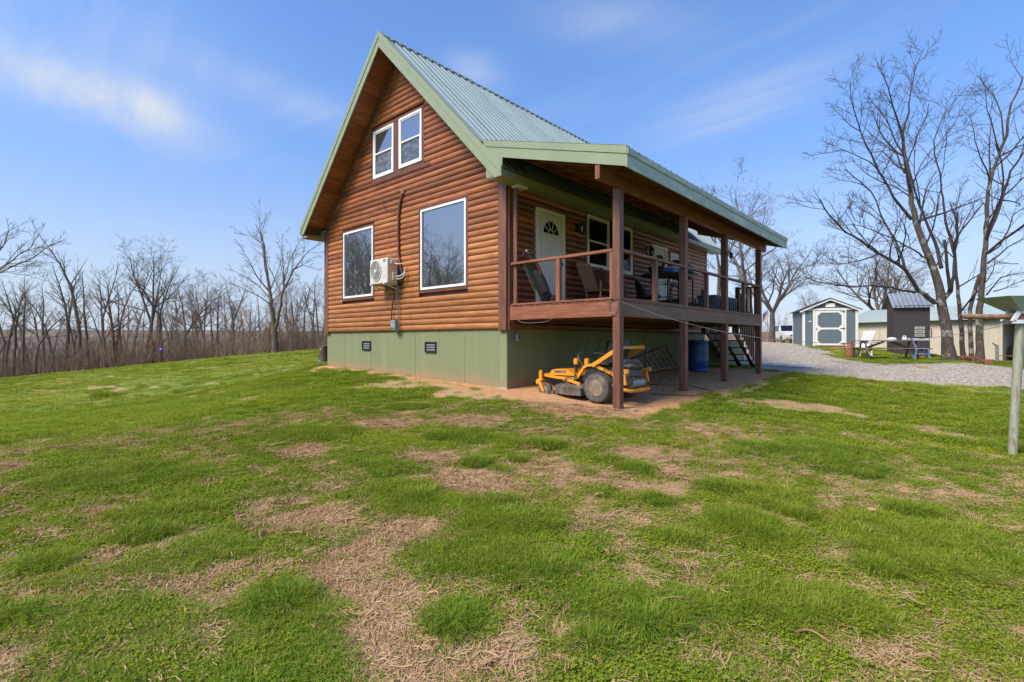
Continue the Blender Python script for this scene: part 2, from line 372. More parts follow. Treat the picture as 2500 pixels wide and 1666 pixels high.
def sstep(t, a, b): t = np.clip((t - a) / (b - a), 0, 1); return t * t * (3 - 2 * t)
def vnoise(x, y, s, seed=0):
    """tileless value noise on arrays"""
    x = np.asarray(x) / s + 100.37 + seed * 17.1; y = np.asarray(y) / s + 57.77 + seed * 9.7
    xi = np.floor(x).astype(np.int64); yi = np.floor(y).astype(np.int64); fx = x - xi; fy = y - yi
    fx = fx * fx * (3 - 2 * fx); fy = fy * fy * (3 - 2 * fy)
    def h(a, b):
        v = np.sin(a * 127.1 + b * 311.7 + seed * 74.7) * 43758.5453
        return v - np.floor(v)
    return (h(xi, yi) * (1 - fx) + h(xi + 1, yi) * fx) * (1 - fy) + (h(xi, yi + 1) * (1 - fx) + h(xi + 1, yi + 1) * fx) * fy
def fbm(x, y, s, seed=0, o=4):
    a = 0; w = 1; t = 0
    for i in range(o): a = a + w * vnoise(x, y, s / 2 ** i, seed + i); t += w; w *= .55
    return a / t
def ground_z(x, y):
    x = np.asarray(x, float); y = np.asarray(y, float)
    xc = np.clip(x, -38, 26); yc = np.clip(y, -20, 60); n = len(CP)
    out = TW[n] + TW[n + 1] * xc + TW[n + 2] * yc
    for i in range(n): out = out + TW[i] * _tps_k((xc - CP[i, 0]) ** 2 + (yc - CP[i, 1]) ** 2)
    t = -.82 * (x + 28.5) + .57 * (y - 1.0)
    w = sstep(-x, 14, 30)
    out = out - 7.5 * w * sstep(t, 0, 60)
    D = np.hypot(x - CAM[0], y - CAM[1])
    out = out + sstep(D, 330, 640) * (14.5 * w + 5) * (.75 + .5 * fbm(x, y, 160, 5)) 
    near = sstep(D, 40, 4)
    out = out + .035 * (fbm(x, y, 1.3, 3) - .5) * (1 - sstep(D, 14, 40))
    return out
def gz(x, y): return float(ground_z(np.array([x]), np.array([y]))[0])
def on_ground(px, py, guess=12.0):
    """where the ray through a pixel meets the ground"""
    d = .8; last = d
    ds = np.concatenate([np.arange(.8, 40, .05), np.arange(40, 120, .5)])
    P = CAM[None] + ds[:, None] * (FW + RT * (px - 1250) / FOC)[None]; zz = CAM[2] - ds * (py - 832) / FOC
    g = ground_z(P[:, 0], P[:, 1]); k = np.argmax(zz < g)
    return Vector((P[k, 0], P[k, 1], g[k])), ds[k]

# bare and lush patches of the lawn: place on the ground (x, y), half-width across, half-depth along the view
def patches(lst, sc=1.0625):
    out = []
    for cx, cy, rx, ry in lst:
        p, d = on_ground(cx * sc, cy * sc); a, _ = on_ground(cx * sc, (cy - ry) * sc); b, _ = on_ground(cx * sc, (cy + ry) * sc)
        out.append((p.x, p.y, rx * sc * d / FOC, max(.12, .5 * (Vector((a.x, a.y)) - Vector((b.x, b.y))).length)))
    return np.array(out)
BARE = patches([(490, 1350, 130, 55), (450, 1400, 70, 30), (800, 1310, 110, 50), (850, 1390, 160, 80), (880, 1470, 130, 70), (850, 1530, 90, 40), (740, 1195, 95, 34), (990, 1215, 70, 26), (45, 1500, 70, 50), (70, 1400, 110, 20),
    (950, 1225, 100, 24), (1100, 1110, 110, 32), (1000, 1050, 100, 20), (1230, 1080, 110, 30), (1330, 1100, 120, 22), (1500, 1130, 70, 16), (900, 975, 110, 14),
    (1080, 970, 90, 18), (1150, 905, 200, 14), (1000, 880, 200, 12), (1300, 935, 130, 18), (1480, 1050, 100, 14), (1430, 1310, 42, 20), (1750, 1210, 60, 16), (1890, 1290, 60, 20),
    (1960, 1260, 70, 16), (2150, 990, 50, 10), (2190, 1135, 60, 14), (2310, 1345, 50, 14), (1540, 1090, 60, 10), (560, 920, 45, 8), (480, 960, 30, 6), (90, 1230, 60, 14), (230, 1180, 40, 14),
    (720, 1040, 90, 12), (1800, 930, 150, 14), (1640, 1095, 40, 8), (1480, 1200, 60, 12), (1180, 1260, 40, 12), (1560, 1165, 30, 8), (1600, 1110, 50, 8), (260, 1290, 70, 12), (20, 1080, 60, 12), (1400, 1400, 50, 10), (1160, 1500, 40, 12)])
LUSH = patches([(640, 1395, 75, 38), (930, 1140, 105, 40), (1090, 1005, 75, 20), (1180, 1210, 150, 35), (1720, 1230, 110, 50), (1800, 1160, 150, 35), (1140, 1290, 200, 40), (1460, 1080, 50, 16),
    (1500, 1155, 36, 16), (1240, 1020, 60, 14), (880, 1080, 70, 18), (400, 1180, 150, 30), (300, 1100, 200, 30), (1050, 1440, 70, 40), (1500, 1400, 250, 60), (2100, 1250, 250, 70), (1900, 1050, 250, 40), (700, 1000, 150, 20), (1390, 1060, 40, 12), (1850, 1400, 200, 60), (950, 940, 60, 8), (240, 912, 40, 6)])
CLUMP = patches([(640, 1395, 75, 36), (1460, 1085, 45, 12), (1505, 1155, 32, 12), (1150, 1083, 12, 7), (1180, 1215, 60, 16), (1090, 1070, 45, 8), (1735, 1225, 60, 26), (970, 1150, 55, 16), (1040, 1450, 55, 26), (1190, 1065, 22, 8),
    (1260, 1030, 40, 8), (1560, 1250, 40, 16), (1650, 1130, 50, 10), (1880, 1420, 60, 26), (2010, 1320, 70, 22), (1500, 1460, 80, 24), (1380, 1500, 60, 26), (1270, 1330, 60, 18), (870, 1095, 50, 9), (240, 912, 30, 4), (2080, 1180, 60, 14), (90, 1310, 70, 14), (330, 1240, 60, 12), (1820, 1190, 50, 12), (1010, 1010, 45, 7)])
def pmask(x, y, pt, soft=.5):
    out = np.zeros_like(x)
    for px_, py_, rx, ry in pt:
        dx_, dy_ = x - px_, y - py_
        u = (dx_ * RT[0] + dy_ * RT[1]) / rx; v = (dx_ * FW[0] + dy_ * FW[1]) / ry
        out = np.maximum(out, np.clip(1.25 - np.sqrt(u * u + v * v), 0, 1))
    return out
# driveway: polygon-ish band by distance to a centre line
DRV = [((2560, 921), 15.9, 2.4), ((2250, 893), 16.0, 2.2), ((2000, 880), 16.6, 2.4), ((1870, 862), 21.5, 3.0), ((1790, 850), 30, 3.4), ((1745, 842), 42, 2.8), ((1850, 836), 60, 3)]
DR = np.array([[*(CAM + d * (FW + RT * (p[0] - 1250) / FOC))[:2], w] for p, d, w in DRV])
DR = np.vstack([[DR[0, 0] + 16, DR[0, 1] - 4, 3.2], DR])
def drive(x, y):
    best = np.full_like(x, -9.)
    for i in range(len(DR) - 1):
        a, b = DR[i], DR[i + 1]; ab = b[:2] - a[:2]; L2 = (ab ** 2).sum()
        t = np.clip(((x - a[0]) * ab[0] + (y - a[1]) * ab[1]) / L2, 0, 1)
        d = np.hypot(x - a[0] - t * ab[0], y - a[1] - t * ab[1]); w = a[2] + (b[2] - a[2]) * t
        best = np.maximum(best, w - d)
    best = np.maximum(best, 2.6 - np.hypot(x - 1.0, (y - 13.6)))
    return best
STRAW_A, _ = on_ground(1640 * 1.0625, 918 * 1.0625); STRAW_B, _ = on_ground(1818 * 1.0625, 868 * 1.0625)
def masks(x, y):
    n1 = fbm(x, y, 1.1, 21) - .5; n2 = fbm(x, y, .38, 31, 3) - .5; n3 = fbm(x, y, 3.2, 41) - .5
    bare = pmask(x, y, BARE) + n1 * .75 + n2 * .95
    D = np.hypot(x - CAM[0], y - CAM[1])
    n4 = fbm(x, y, .16, 35, 2) - .5; general = sstep(n1 * .6 + n2 * .9 + n3 * .35 + n4 * .5, .10, .30) * .8
    bare = np.maximum(sstep(bare + n4 * .5, .14, .62), general)
    pl_ = pmask(x, y, LUSH); lush = sstep(pl_ + (n1 * .9 + n2 * 1.2) * (pl_ > 0), .32, .75)
    lush = np.maximum(lush, sstep(n3 + n1 * .7, .12, .3) * .6)
    bare = bare * (1 - .75 * lush * (pmask(x, y, LUSH) > .25))
    # soil: under and before the porch, along the foundation
    ex = np.maximum(np.maximum(-.1 - x, x - 2.9), 0); ey = np.maximum(np.maximum(-.35 - y, y - 8.6), 0)
    soil = sstep(1 - np.hypot(ex, ey) / .55 + n2 * .9, .25, .75)
    soil = np.maximum(soil, sstep(1 - np.hypot((x - 2.1) / 1.0, (y + .7) / .8) + n2 * 1.0, .15, .6))
    soil = np.maximum(soil, .85 * sstep(1 + y / (.55 + .05 * (x + 7)) + n2 * 1.1 + n1, .35, .8) * (y < .2) * (x < .6) * (x > -7.6))
    soil = np.maximum(soil, .8 * sstep(n1 * .5 + n2 * .7 + .35 - np.abs(y - 9.8) / 2.2 - np.maximum(np.abs(x - 3.6) - 1.4, 0) * .5, .05, .3))
    dv = drive(x, y); grav = sstep(dv + n1 * 1.1 + n2 * 1.1, -.1, .25)
    strip = sstep(n3 + n1 + n2 * .8 - np.abs(dv - .9) * .5, .02, .2)          # grown-over middle of the drive
    grav = grav * (1 - .85 * strip * (D < 24))
    soil = np.maximum(soil, .7 * strip * (dv > -.3) * (D < 24))
    soil = np.maximum(soil, sstep(n2 + n1, .12, .3) * (dv > -1.6) * (dv < .2) * .8)
    ax, ay = STRAW_A.x, STRAW_A.y; bx, by = STRAW_B.x, STRAW_B.y
    t = np.clip(((x - ax) * (bx - ax) + (y - ay) * (by - ay)) / ((bx - ax) ** 2 + (by - ay) ** 2), 0, 1)
    straw = sstep(.13 - np.hypot(x - ax - t * (bx - ax), y - ay - t * (by - ay)) + n2 * .14, 0, .06)
    tt = -.82 * (x + 28.5) + .57 * (y - 1.0)
    wood = sstep(tt + n1 * 6, 3.0, 9) * sstep(-x, 16, 26)
    wood = np.maximum(wood, sstep(y + n1 * 8, 58, 64))
    clump = sstep(pmask(x, y, CLUMP) + n2 * 1.2 + n4 * .8, .4, .8)
    return dict(clump=clump, bare=bare * (1 - .9 * clump), lush=np.maximum(lush, clump), soil=soil, grav=grav, straw=straw, wood=wood)

def axis(segs):
    out = [segs[0][0]]
    for a, b, s in segs:
        n = max(1, int(round((b - a) / s))); out += list(a + (b - a) * (np.arange(1, n + 1) / n))
    return np.array(out)
gx = axis([(-900, -300, 60), (-300, -80, 14), (-80, -34, 2.5), (-34, -12, .5), (-12, -5, .2), (-5, 11, .075), (11, 16, .25), (16, 30, .8), (30, 90, 6), (90, 500, 60)])
gy = axis([(-500, -90, 60), (-90, -20, 7), (-20, -8.5, .6), (-8.5, 3, .075), (3, 10, .16), (10, 30, .3), (30, 64, 1.2), (64, 140, 8), (140, 900, 45)])
XX, YY = np.meshgrid(gx, gy); ZZ = ground_z(XX.ravel(), YY.ravel())
nx, ny = len(gx), len(gy)
ii = (np.arange(ny - 1)[:, None] * nx + np.arange(nx - 1)[None]).ravel()
F4 = np.stack([ii, ii + 1, ii + nx + 1, ii + nx], 1)
GP = np.stack([XX.ravel(), YY.ravel(), ZZ], 1)
MS = masks(XX.ravel(), YY.ravel())
dvv = drive(XX.ravel(), YY.ravel())
isdrive = (dvv[F4].mean(1) > -.25)
def sheet(name, faces):
    used, inv = np.unique(faces, return_inverse=True); inv = inv.reshape(faces.shape)
    me = bpy.data.meshes.new(name); me.from_pydata(GP[used], [], inv); me.update()
    me.polygons.foreach_set('use_smooth', np.ones(len(faces), bool))
    for k, v in MS.items():
        a = me.attributes.new('g_' + k, 'FLOAT', 'POINT'); a.data.foreach_set('value', v[used].astype(np.float32))
    return me
me_g = sheet('ground', F4[~isdrive]); me_d = sheet('driveway', F4[isdrive])
gm = bpy.data.materials.new('yard_ground'); gm.use_nodes = True; t = NT(gm.node_tree); B = gm.node_tree.nodes['Principled BSDF']
def att(n): return t.n('ShaderNodeAttribute', attribute_name=n).outputs['Fac']
co = t.n('ShaderNodeNewGeometry').outputs['Position']
nf = t.noise(co, 38, 4, .7); nm = t.noise(co, 6, 4, .6); nl = t.noise(co, .55, 4, .6); nxl = t.noise(co, .16, 3, .5)
turf = t.mix(t.ramp(nm, .3, .7), (.10, .155, .022), (.17, .215, .028))
turf = t.mix(t.ramp(nl, .38, .68), turf, (.21, .235, .028))
turf = t.mix(t.ramp(nxl, .45, .7, 0, .6), turf, (.26, .255, .03))
turf = t.mix(t.ramp(nf, .45, .75, 0, .5), turf, (.07, .09, .018))
lush = t.mix(t.ramp(nf, .3, .7), (.07, .11, .018), (.105, .16, .025))
thatch = t.mix(t.ramp(nf, .3, .7), (.34, .205, .105), (.52, .355, .195))
thatch = t.mix(t.ramp(nm, .45, .75, 0, .6), thatch, (.24, .13, .07))
soil = t.mix(t.ramp(nm, .3, .7), (.42, .205, .085), (.54, .30, .145)); soil = t.mix(t.ramp(nf, .5, .75, 0, .7), soil, (.55, .38, .23))
vor = t.n('ShaderNodeTexVoronoi'); t.put(vor.inputs['Vector'], co); vor.inputs['Scale'].default_value = 16
gc = t.n('ShaderNodeSeparateColor'); t.put(gc.inputs[0], vor.outputs['Color'])
gravc = t.mix(gc.outputs[0], (.33, .275, .205), (.54, .465, .365)); gravc = t.mix(t.ramp(vor.outputs['Distance'], .35, .75, 0, .75), gravc, (.16, .145, .13))
gravc = t.mix(t.ramp(nl, .5, .72, 0, .55), gravc, (.38, .31, .25))
woodc = t.mix(t.ramp(nm, .3, .7), (.17, .115, .075), (.25, .175, .11)); woodc = t.mix(t.ramp(t.noise(co, .05, 3, .5), .5, .65, 0, .7), woodc, (.19, .17, .075))
D0 = t.n('ShaderNodeVectorMath', operation='LENGTH'); t.put(D0.inputs[0], co)
farw = t.mix(t.ramp(t.noise(co, .035, 5, .7), .35, .65), (.115, .088, .068), (.20, .155, .11)); farw = t.mix(t.ramp(t.noise(co, .009, 3, .5), .52, .66, 0, .8), farw, (.22, .20, .10)); woodc = t.mix(t.ramp(D0.outputs['Value'], 150, 300), woodc, farw)
jit = t.m('MULTIPLY', t.m('SUBTRACT', nf, .5), .5)
def edge(n): return t.ramp(t.m('ADD', att(n), jit), .35, .65)
c = t.mix(att('g_lush'), turf, lush)
c = t.mix(t.m('MULTIPLY', edge('g_bare'), .92), c, thatch)
c = t.mix(edge('g_soil'), c, soil)
c = t.mix(edge('g_grav'), c, gravc)
c = t.mix(edge('g_straw'), c, (.55, .40, .21))
c = t.mix(edge('g_wood'), c, woodc)
t.put(B.inputs['Base Color'], c); B.inputs['Roughness'].default_value = .95; B.inputs['Specular IOR Level'].default_value = .15
bn = t.n('ShaderNodeBump'); bn.inputs['Strength'].default_value = .7; bn.inputs['Distance'].default_value = .04
t.put(bn.inputs['Height'], t.m('ADD', t.m('MULTIPLY', nf, .6), nm)); t.put(B.inputs['Normal'], bn.outputs[0])
me_g.materials.append(gm); me_d.materials.append(gm)
ground = tag(link('ground', me_g), 'sloping lawn yard with bare dirt patches', None, kind='structure')
tag(link('driveway', me_d), 'curving pale gravel driveway with grass edges', None, kind='structure')
# ------------------------------------------------------------------ the cabin
HX0, HY1 = -7.31, 10.5
RX = -3.655; RZ = 8.45; SL = 1.03; OV = .60                     # ridge, roof pitch, gable overhang
def roof_z(x): return RZ - SL * abs(x - RX)
house = thing('log_cabin', (0, 0, 0), 0, 'two-storey log cabin with green metal roof, green foundation and side porch', 'house')
# foundation
boxpart('foundation', (HX0 + .015, .015, -.6), (-.015, HY1 - .015, 1.228), 'found', house, .008)
MB().box((.02, HY1 - .9, -.3), (.95, HY1 + 1.2, 1.0), .01).build('foundation', 'found', house)
MB().box((HX0, -.004, -.5), (-.0, .02, .03), .004).build('footing_edge', 'concrete', house)
for x_, w_s in ((-4.93, .012), (-3.05, .02), (-1.28, .022), (-6.3, .008)):
    MB().box((x_, .009, -.4), (x_ + w_s, .0162, 1.226), .002).build('foundation_joint', 'found_seam', house)
for y_ in (1.25, 2.5, 3.75, 6.2):
    MB().box((-.0162, y_, -.4), (-.011, y_ + .012, 1.226), .002).build('foundation_joint', 'found_seam', house)
# wall core
gp = [(HX0 + .03, .02, 1.228), (-.03, .02, 1.228), (-.03, .02, 4.2), (RX, .02, 7.95), (HX0 + .03, .02, 4.2)]
MB().prism(gp, (0, HY1 - .04, 0)).build('wall', 'trim', house)

CH = .132
rl = random.Random(3)
def log_piece(a0b, a1b, a0t, a1t, z0, plane, parent, h=CH):
    """half-round log; ends may slant (bottom/top stations)"""
    mb = MB(); prof = [(0, 0), (.026, .002), (.046, .022), (.056, h * .5), (.051, h - .03), (.036, h - .007), (.006, h - .001), (0, h)]
    L0, L1 = [], []
    for o, z in prof:
        f = z / h
        L0.append((a0b + (a0t - a0b) * f, -o, z)); L1.append((a1b + (a1t - a1b) * f, -o, z))
    n = len(prof); vs_ = [Vector(p) for p in L0 + L1]
    fs = [(i, i + 1, n + i + 1, n + i) for i in range(n - 1)] + [tuple(range(n)), tuple(range(2 * n - 1, n - 1, -1))]
    mb.add(vs_, fs)
    Mx = Matrix.Translation((0, 0, z0)) if plane == 'g' else Matrix.Translation((0, 0, z0)) @ Matrix.Rotation(R(90), 4, 'Z')
    u_ = rl.random()
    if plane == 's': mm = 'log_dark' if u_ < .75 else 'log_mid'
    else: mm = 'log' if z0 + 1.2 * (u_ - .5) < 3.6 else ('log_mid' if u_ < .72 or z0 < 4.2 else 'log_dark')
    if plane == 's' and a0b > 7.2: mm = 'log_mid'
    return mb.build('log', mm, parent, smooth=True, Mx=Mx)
def course(lo_b, hi_b, lo_t, hi_t, z, holes, plane):
    segs = [(lo_b, hi_b, lo_t, hi_t)]
    for a0, a1, h0, h1 in holes:
        if z + CH * .5 > h0 and z + CH * .5 < h1:
            ns = []
            for s in segs:
                if a0 > s[0] and a1 < s[1]:
                    ns += [(s[0], a0, s[2], a0), (a1, s[1], a1, s[3])]
                elif s[0] < a1 < s[1] and a0 <= s[0]: ns.append((a1, s[1], a1, s[3]))
                elif s[0] < a0 < s[1] and a1 >= s[1]: ns.append((s[0], a0, s[2], a0))
                elif a0 <= s[0] and a1 >= s[1]: pass
                else: ns.append(s)
            segs = ns
    for s in segs:
        L = s[1] - s[0]
        if L < .06: continue
        if L > 2.6 and rl.random() < .75:
            c = s[0] + L * rl.uniform(.25, .75)
            log_piece(s[0], c - .001, s[2], c - .001, z, plane, house); log_piece(c + .001, s[1], c + .001, s[3], z, plane, house)
        else: log_piece(*s, z, plane, house)
GH = [(-2.81, -1.095, 2.07, 4.16), (-6.32, -4.69, 2.07, 4.12), (-4.83, -2.60, 5.17, 6.58)]
z = 1.232
while z < 7.75:
    def ext(zz): 
        w = min(3.655 - .19, (7.93 - zz) / SL); return RX - w, RX + w
    b0, b1 = ext(z); t0, t1 = ext(z + CH)
    if b1 - b0 > .15:
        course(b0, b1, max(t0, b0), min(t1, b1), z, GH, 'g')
    z += CH
SH = [(.84, 1.93, 1.6, 3.90), (2.78, 3.93, 2.72, 4.15), (3.98, 5.15, 2.72, 4.15), (6.2, 7.27, 1.6, 3.88), (7.44, 8.28, 2.74, 3.82)]
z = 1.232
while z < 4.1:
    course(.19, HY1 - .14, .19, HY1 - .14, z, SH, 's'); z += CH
# corner boards
for (a, b) in (((-.195, -.058, 1.2), (.028, 0, 4.2)), ((HX0 - .03, -.058, 1.2), (HX0 + .19, 0, 4.2))):
    board('corner_board', ((a[0] + b[0]) / 2, -.03, 1.2), ((a[0] + b[0]) / 2, -.03, 4.22), b[0] - a[0], .06, 'post', house, up=(0, 1, 0))
board('corner_board', (.03, .095, 1.2), (.03, .095, 4.18), .19, .058, 'post', house, up=(1, 0, 0))
board('corner_board', (.03, HY1 - .07, 1.2), (.03, HY1 - .07, 4.18), .15, .058, 'post', house, up=(1, 0, 0))
board('corner_board', (HX0 - .028, .1, 1.2), (HX0 - .028, .1, 4.18), .2, .05, 'post', house, up=(1, 0, 0))

def PT(plane, a, o, z): return Vector((a, -o, z)) if plane == 'g' else Vector((o, a, z))
def pbox(mb, plane, a0, a1, o0, o1, z0, z1, c=.003): return mb.box(PT(plane, a0, o0, z0), PT(plane, a1, o1, z1), c)
def pboard(name, plane, a0, a1, o0, o1, z0, z1, m, parent):
    hor = (a1 - a0) > (z1 - z0)
    am, om, zm = (a0 + a1) / 2, (o0 + o1) / 2, (z0 + z1) / 2
    nrm = (0, 1, 0) if plane == 'g' else (1, 0, 0)
    if hor: return board(name, PT(plane, a0, om, zm), PT(plane, a1, om, zm), z1 - z0, o1 - o0, m, parent, up=nrm)
    return board(name, PT(plane, am, om, z0), PT(plane, am, om, z1), a1 - a0, o1 - o0, m, parent, up=nrm)
def frame(mb, plane, a0, a1, z0, z1, w, o0, o1, c=.003):
    pbox(mb, plane, a0, a0 + w, o0, o1, z0, z1, c); pbox(mb, plane, a1 - w, a1, o0, o1, z0, z1, c)
    pbox(mb, plane, a0 + w, a1 - w, o0, o1, z0, z0 + w, c); pbox(mb, plane, a0 + w, a1 - w, o0, o1, z1 - w, z1, c)
def window(plane, a0, a1, z0, z1, kind, glass='glass', low=None):
    mb = MB(); frame(mb, plane, a0, a1, z0, z1, .055, .012, .066)
    w = mb.build('window', 'white', house)
    if kind == 'fixed':
        g = MB(); pbox(g, plane, a0 + .05, a1 - .05, .028, .034, z0 + .05, z1 - .05, 0); g.build('pane', glass, w)
    else:
        zm = (z0 + z1) / 2
        f1 = MB(); frame(f1, plane, a0 + .055, a1 - .055, zm - .015, z1 - .055, .03, .03, .052); f1.build('sash', 'white', w)
        f2 = MB(); frame(f2, plane, a0 + .055, a1 - .055, z0 + .055, zm + .03, .038, .02, .06); f2.build('sash', 'white', w)
        g = MB(); pbox(g, plane, a0 + .07, a1 - .07, .034, .038, zm, z1 - .07, 0); g.build('pane', glass, w)
        g = MB(); pbox(g, plane, a0 + .08, a1 - .08, .026, .030, z0 + .08, zm + .01, 0); g.build('pane', low or glass, w)
    return w
def casing(plane, a0, a1, z0, z1, w, o1=.052, sill=True):
    pboard('window_trim', plane, a0 - w, a1 + w, 0, o1, z1, z1 + w, 'trim', house); pboard('window_trim', plane, a0 - w, a1 + w, 0, o1, z0 - w * 1.2, z0, 'trim', house)
    pboard('window_trim', plane, a0 - w, a0, 0, o1 - .004, z0, z1, 'trim', house); pboard('window_trim', plane, a1, a1 + w, 0, o1 - .004, z0, z1, 'trim', house)
window('g', -2.735, -1.155, 2.187, 4.09, 'fixed'); casing('g', -2.735, -1.155, 2.187, 4.09, .065)
window('g', -6.25, -4.755, 2.18, 4.037, 'fixed'); casing('g', -6.25, -4.755, 2.18, 4.037, .065)
window('g', -4.74, -3.83, 5.245, 6.49, 'hung', low='screen'); window('g', -3.605, -2.69, 5.265, 6.51, 'hung', low='screen')
pboard('window_trim', 'g', -4.82, -2.61, 0, .05, 6.51, 6.58, 'trim', house); pboard('window_trim', 'g', -4.82, -2.61, 0, .05, 5.17, 5.245, 'trim', house)
pboard('window_trim', 'g', -3.83, -3.605, 0, .046, 5.245, 6.51, 'trim', house); pboard('window_trim', 'g', -4.82, -4.74, 0, .046, 5.245, 6.51, 'trim', house); pboard('window_trim', 'g', -2.69, -2.61, 0, .046, 5.245, 6.51, 'trim', house)
window('s', 2.84, 3.86, 2.80, 4.08, 'hung', 'glass_dark'); casing('s', 2.84, 3.86, 2.80, 4.08, .055)
window('s', 4.05, 5.08, 2.79, 4.08, 'hung', 'glass_dark'); casing('s', 4.05, 5.08, 2.79, 4.08, .055)
window('s', 7.5, 8.2, 2.81, 3.745, 'hung', 'glass_dark'); casing('s', 7.5, 8.2, 2.81, 3.745, .05)

def door(y0, y1, z0, z1, kind):
    mb = MB(); w = .085
    mb.box((.012, y0, z0), (.075, y0 + w, z1), .004); mb.box((.012, y1 - w, z0), (.075, y1, z1), .004); mb.box((.012, y0 + w, z1 - w), (.075, y1 - w, z1), .004)
    fr = mb.build('door_frame', 'white', house)
    a0, a1 = y0 + w + .004, y1 - w - .004; d = boxpart('door', (.014, a0, z0 + .02), (.05, a1, z1 - w - .006), 'doorw', house, .003)
    W_ = a1 - a0; cy = (a0 + a1) / 2
    def panel(p0, p1, q0, q1):
        m_ = MB(); frame(m_, 's', p0, p1, q0, q1, .022, .05, .058, .004); m_.box((.05, p0 + .045, q0 + .045), (.056, p1 - .045, q1 - .045), .004); m_.build('door_panel', 'doorw', d)
    gap = .1 * W_
    cols = ((a0 + gap, cy - gap * .45), (cy + gap * .45, a1 - gap))
    ztop = z1 - .62 if kind == 'fan' else z1 - .75
    for p in cols:
        panel(p[0], p[1], z0 + .22, z0 + .80); panel(p[0], p[1], z0 + .98, ztop - .02)
    if kind == 'fan':
        cz = z1 - .52; r = W_ * .33
        g = [Vector((.052, cy, cz))] + [Vector((.052, cy + r * math.cos(R(180 * k / 18)), cz + r * 1.02 * math.sin(R(180 * k / 18)))) for k in range(19)]
        MB().prism(g, (.006, 0, 0)).build('fanlight', 'glass_dark', d)
        mm = MB(); mm.tube([(.06, cy + (r + .012) * math.cos(R(180 * k / 18)), cz + (r + .012) * 1.02 * math.sin(R(180 * k / 18))) for k in range(19)], .016, 6)
        mm.bar((.058, cy - r - .03, cz - .008), (.058, cy + r + .03, cz - .008), .02, .034)
        for k in (1, 2, 3, 4):
            an = R(36 * k); mm.bar((.062, cy + .1 * math.cos(an), cz + .1 * math.sin(an)), (.062, cy + r * math.cos(an), cz + r * math.sin(an)), .014, .016)
        mm.tube([(.062, cy + .1 * math.cos(R(180 * k / 10)), cz + .1 * math.sin(R(180 * k / 10))) for k in range(11)], .009, 6)
        mm.build('fanlight_muntin', 'doorw', d)
    k = MB(); Mx = Matrix.Translation((.05, a1 - .07, z0 + .93)) @ Matrix.Rotation(R(90), 4, 'Y'); k.lathe([(.03, 0), (.03, .006), (.012, .012), (.012, .035), (.03, .045), (.03, .065), (.018, .075)], 12, Mx); k.build('door_knob', 'blackmetal', d, smooth=True)
    k = MB(); Mx = Matrix.Translation((.05, a1 - .07, z0 + 1.1)) @ Matrix.Rotation(R(90), 4, 'Y'); k.lathe([(.028, 0), (.028, .012), (.012, .014), (.012, .03)], 12, Mx); k.build('door_lock', 'blackmetal', d, smooth=True)
    boxpart('threshold', (.012, y0 + .02, z0 - .03), (.12, y1 - .02, z0), 'grey', house)
    return d
door(.865, 1.905, 1.79, 3.865, 'fan'); d2 = door(6.23, 7.24, 1.79, 3.84, 'plain')
w_ = MB(); w_.tube([(.085, 6.735 + .2 * math.cos(t_), 3.32 + .2 * math.sin(t_)) for t_ in np.linspace(0, 2 * math.pi, 25)[:-1]], [.03 + .012 * rl.random() for _ in range(24)], 7, closed=True)
for k in range(90):
    t_ = rl.uniform(0, 6.28); r_ = .2 + rl.uniform(-.045, .045); c_ = Vector((.09 + rl.uniform(0, .04), 6.735 + r_ * math.cos(t_), 3.32 + r_ * math.sin(t_)))
    w_.add([c_, c_ + Vector((.02, rl.uniform(-.05, .05), rl.uniform(-.05, .05))), c_ + Vector((.01, rl.uniform(-.04, .04), rl.uniform(-.04, .04)))], [(0, 1, 2)])
tag(w_.build('door_wreath', 'twig', None), 'round twig wreath hanging on the farther white porch door', 'wreath')
# foundation vents
def vent(plane, a, z, glz='grey'):
    mb = MB(); frame(mb, plane, a - .2, a + .2, z - .125, z + .125, .028, -.02, .022); v = mb.build('foundation_vent', 'black', house)
    b_ = MB(); pbox(b_, plane, a - .175, a + .175, -.02, -.006, z - .1, z + .1, 0); b_.build('vent_back', 'ink', v)
    pbox(b2 := MB(), plane, a - .05, a + .165, -.004, .004, z - .085, z + .085, 0)
    for k in range(3):
        s_ = MB(); zz = z - .065 + k * .058; pbox(s_, plane, a - .14, a + .165, -.002, .012, zz - .014, zz + .016, .003); s_.build('vent_slat', glz, v)
vent('g', -5.155, .855); vent('g', -2.43, .835); vent('s', 4.05, .86)
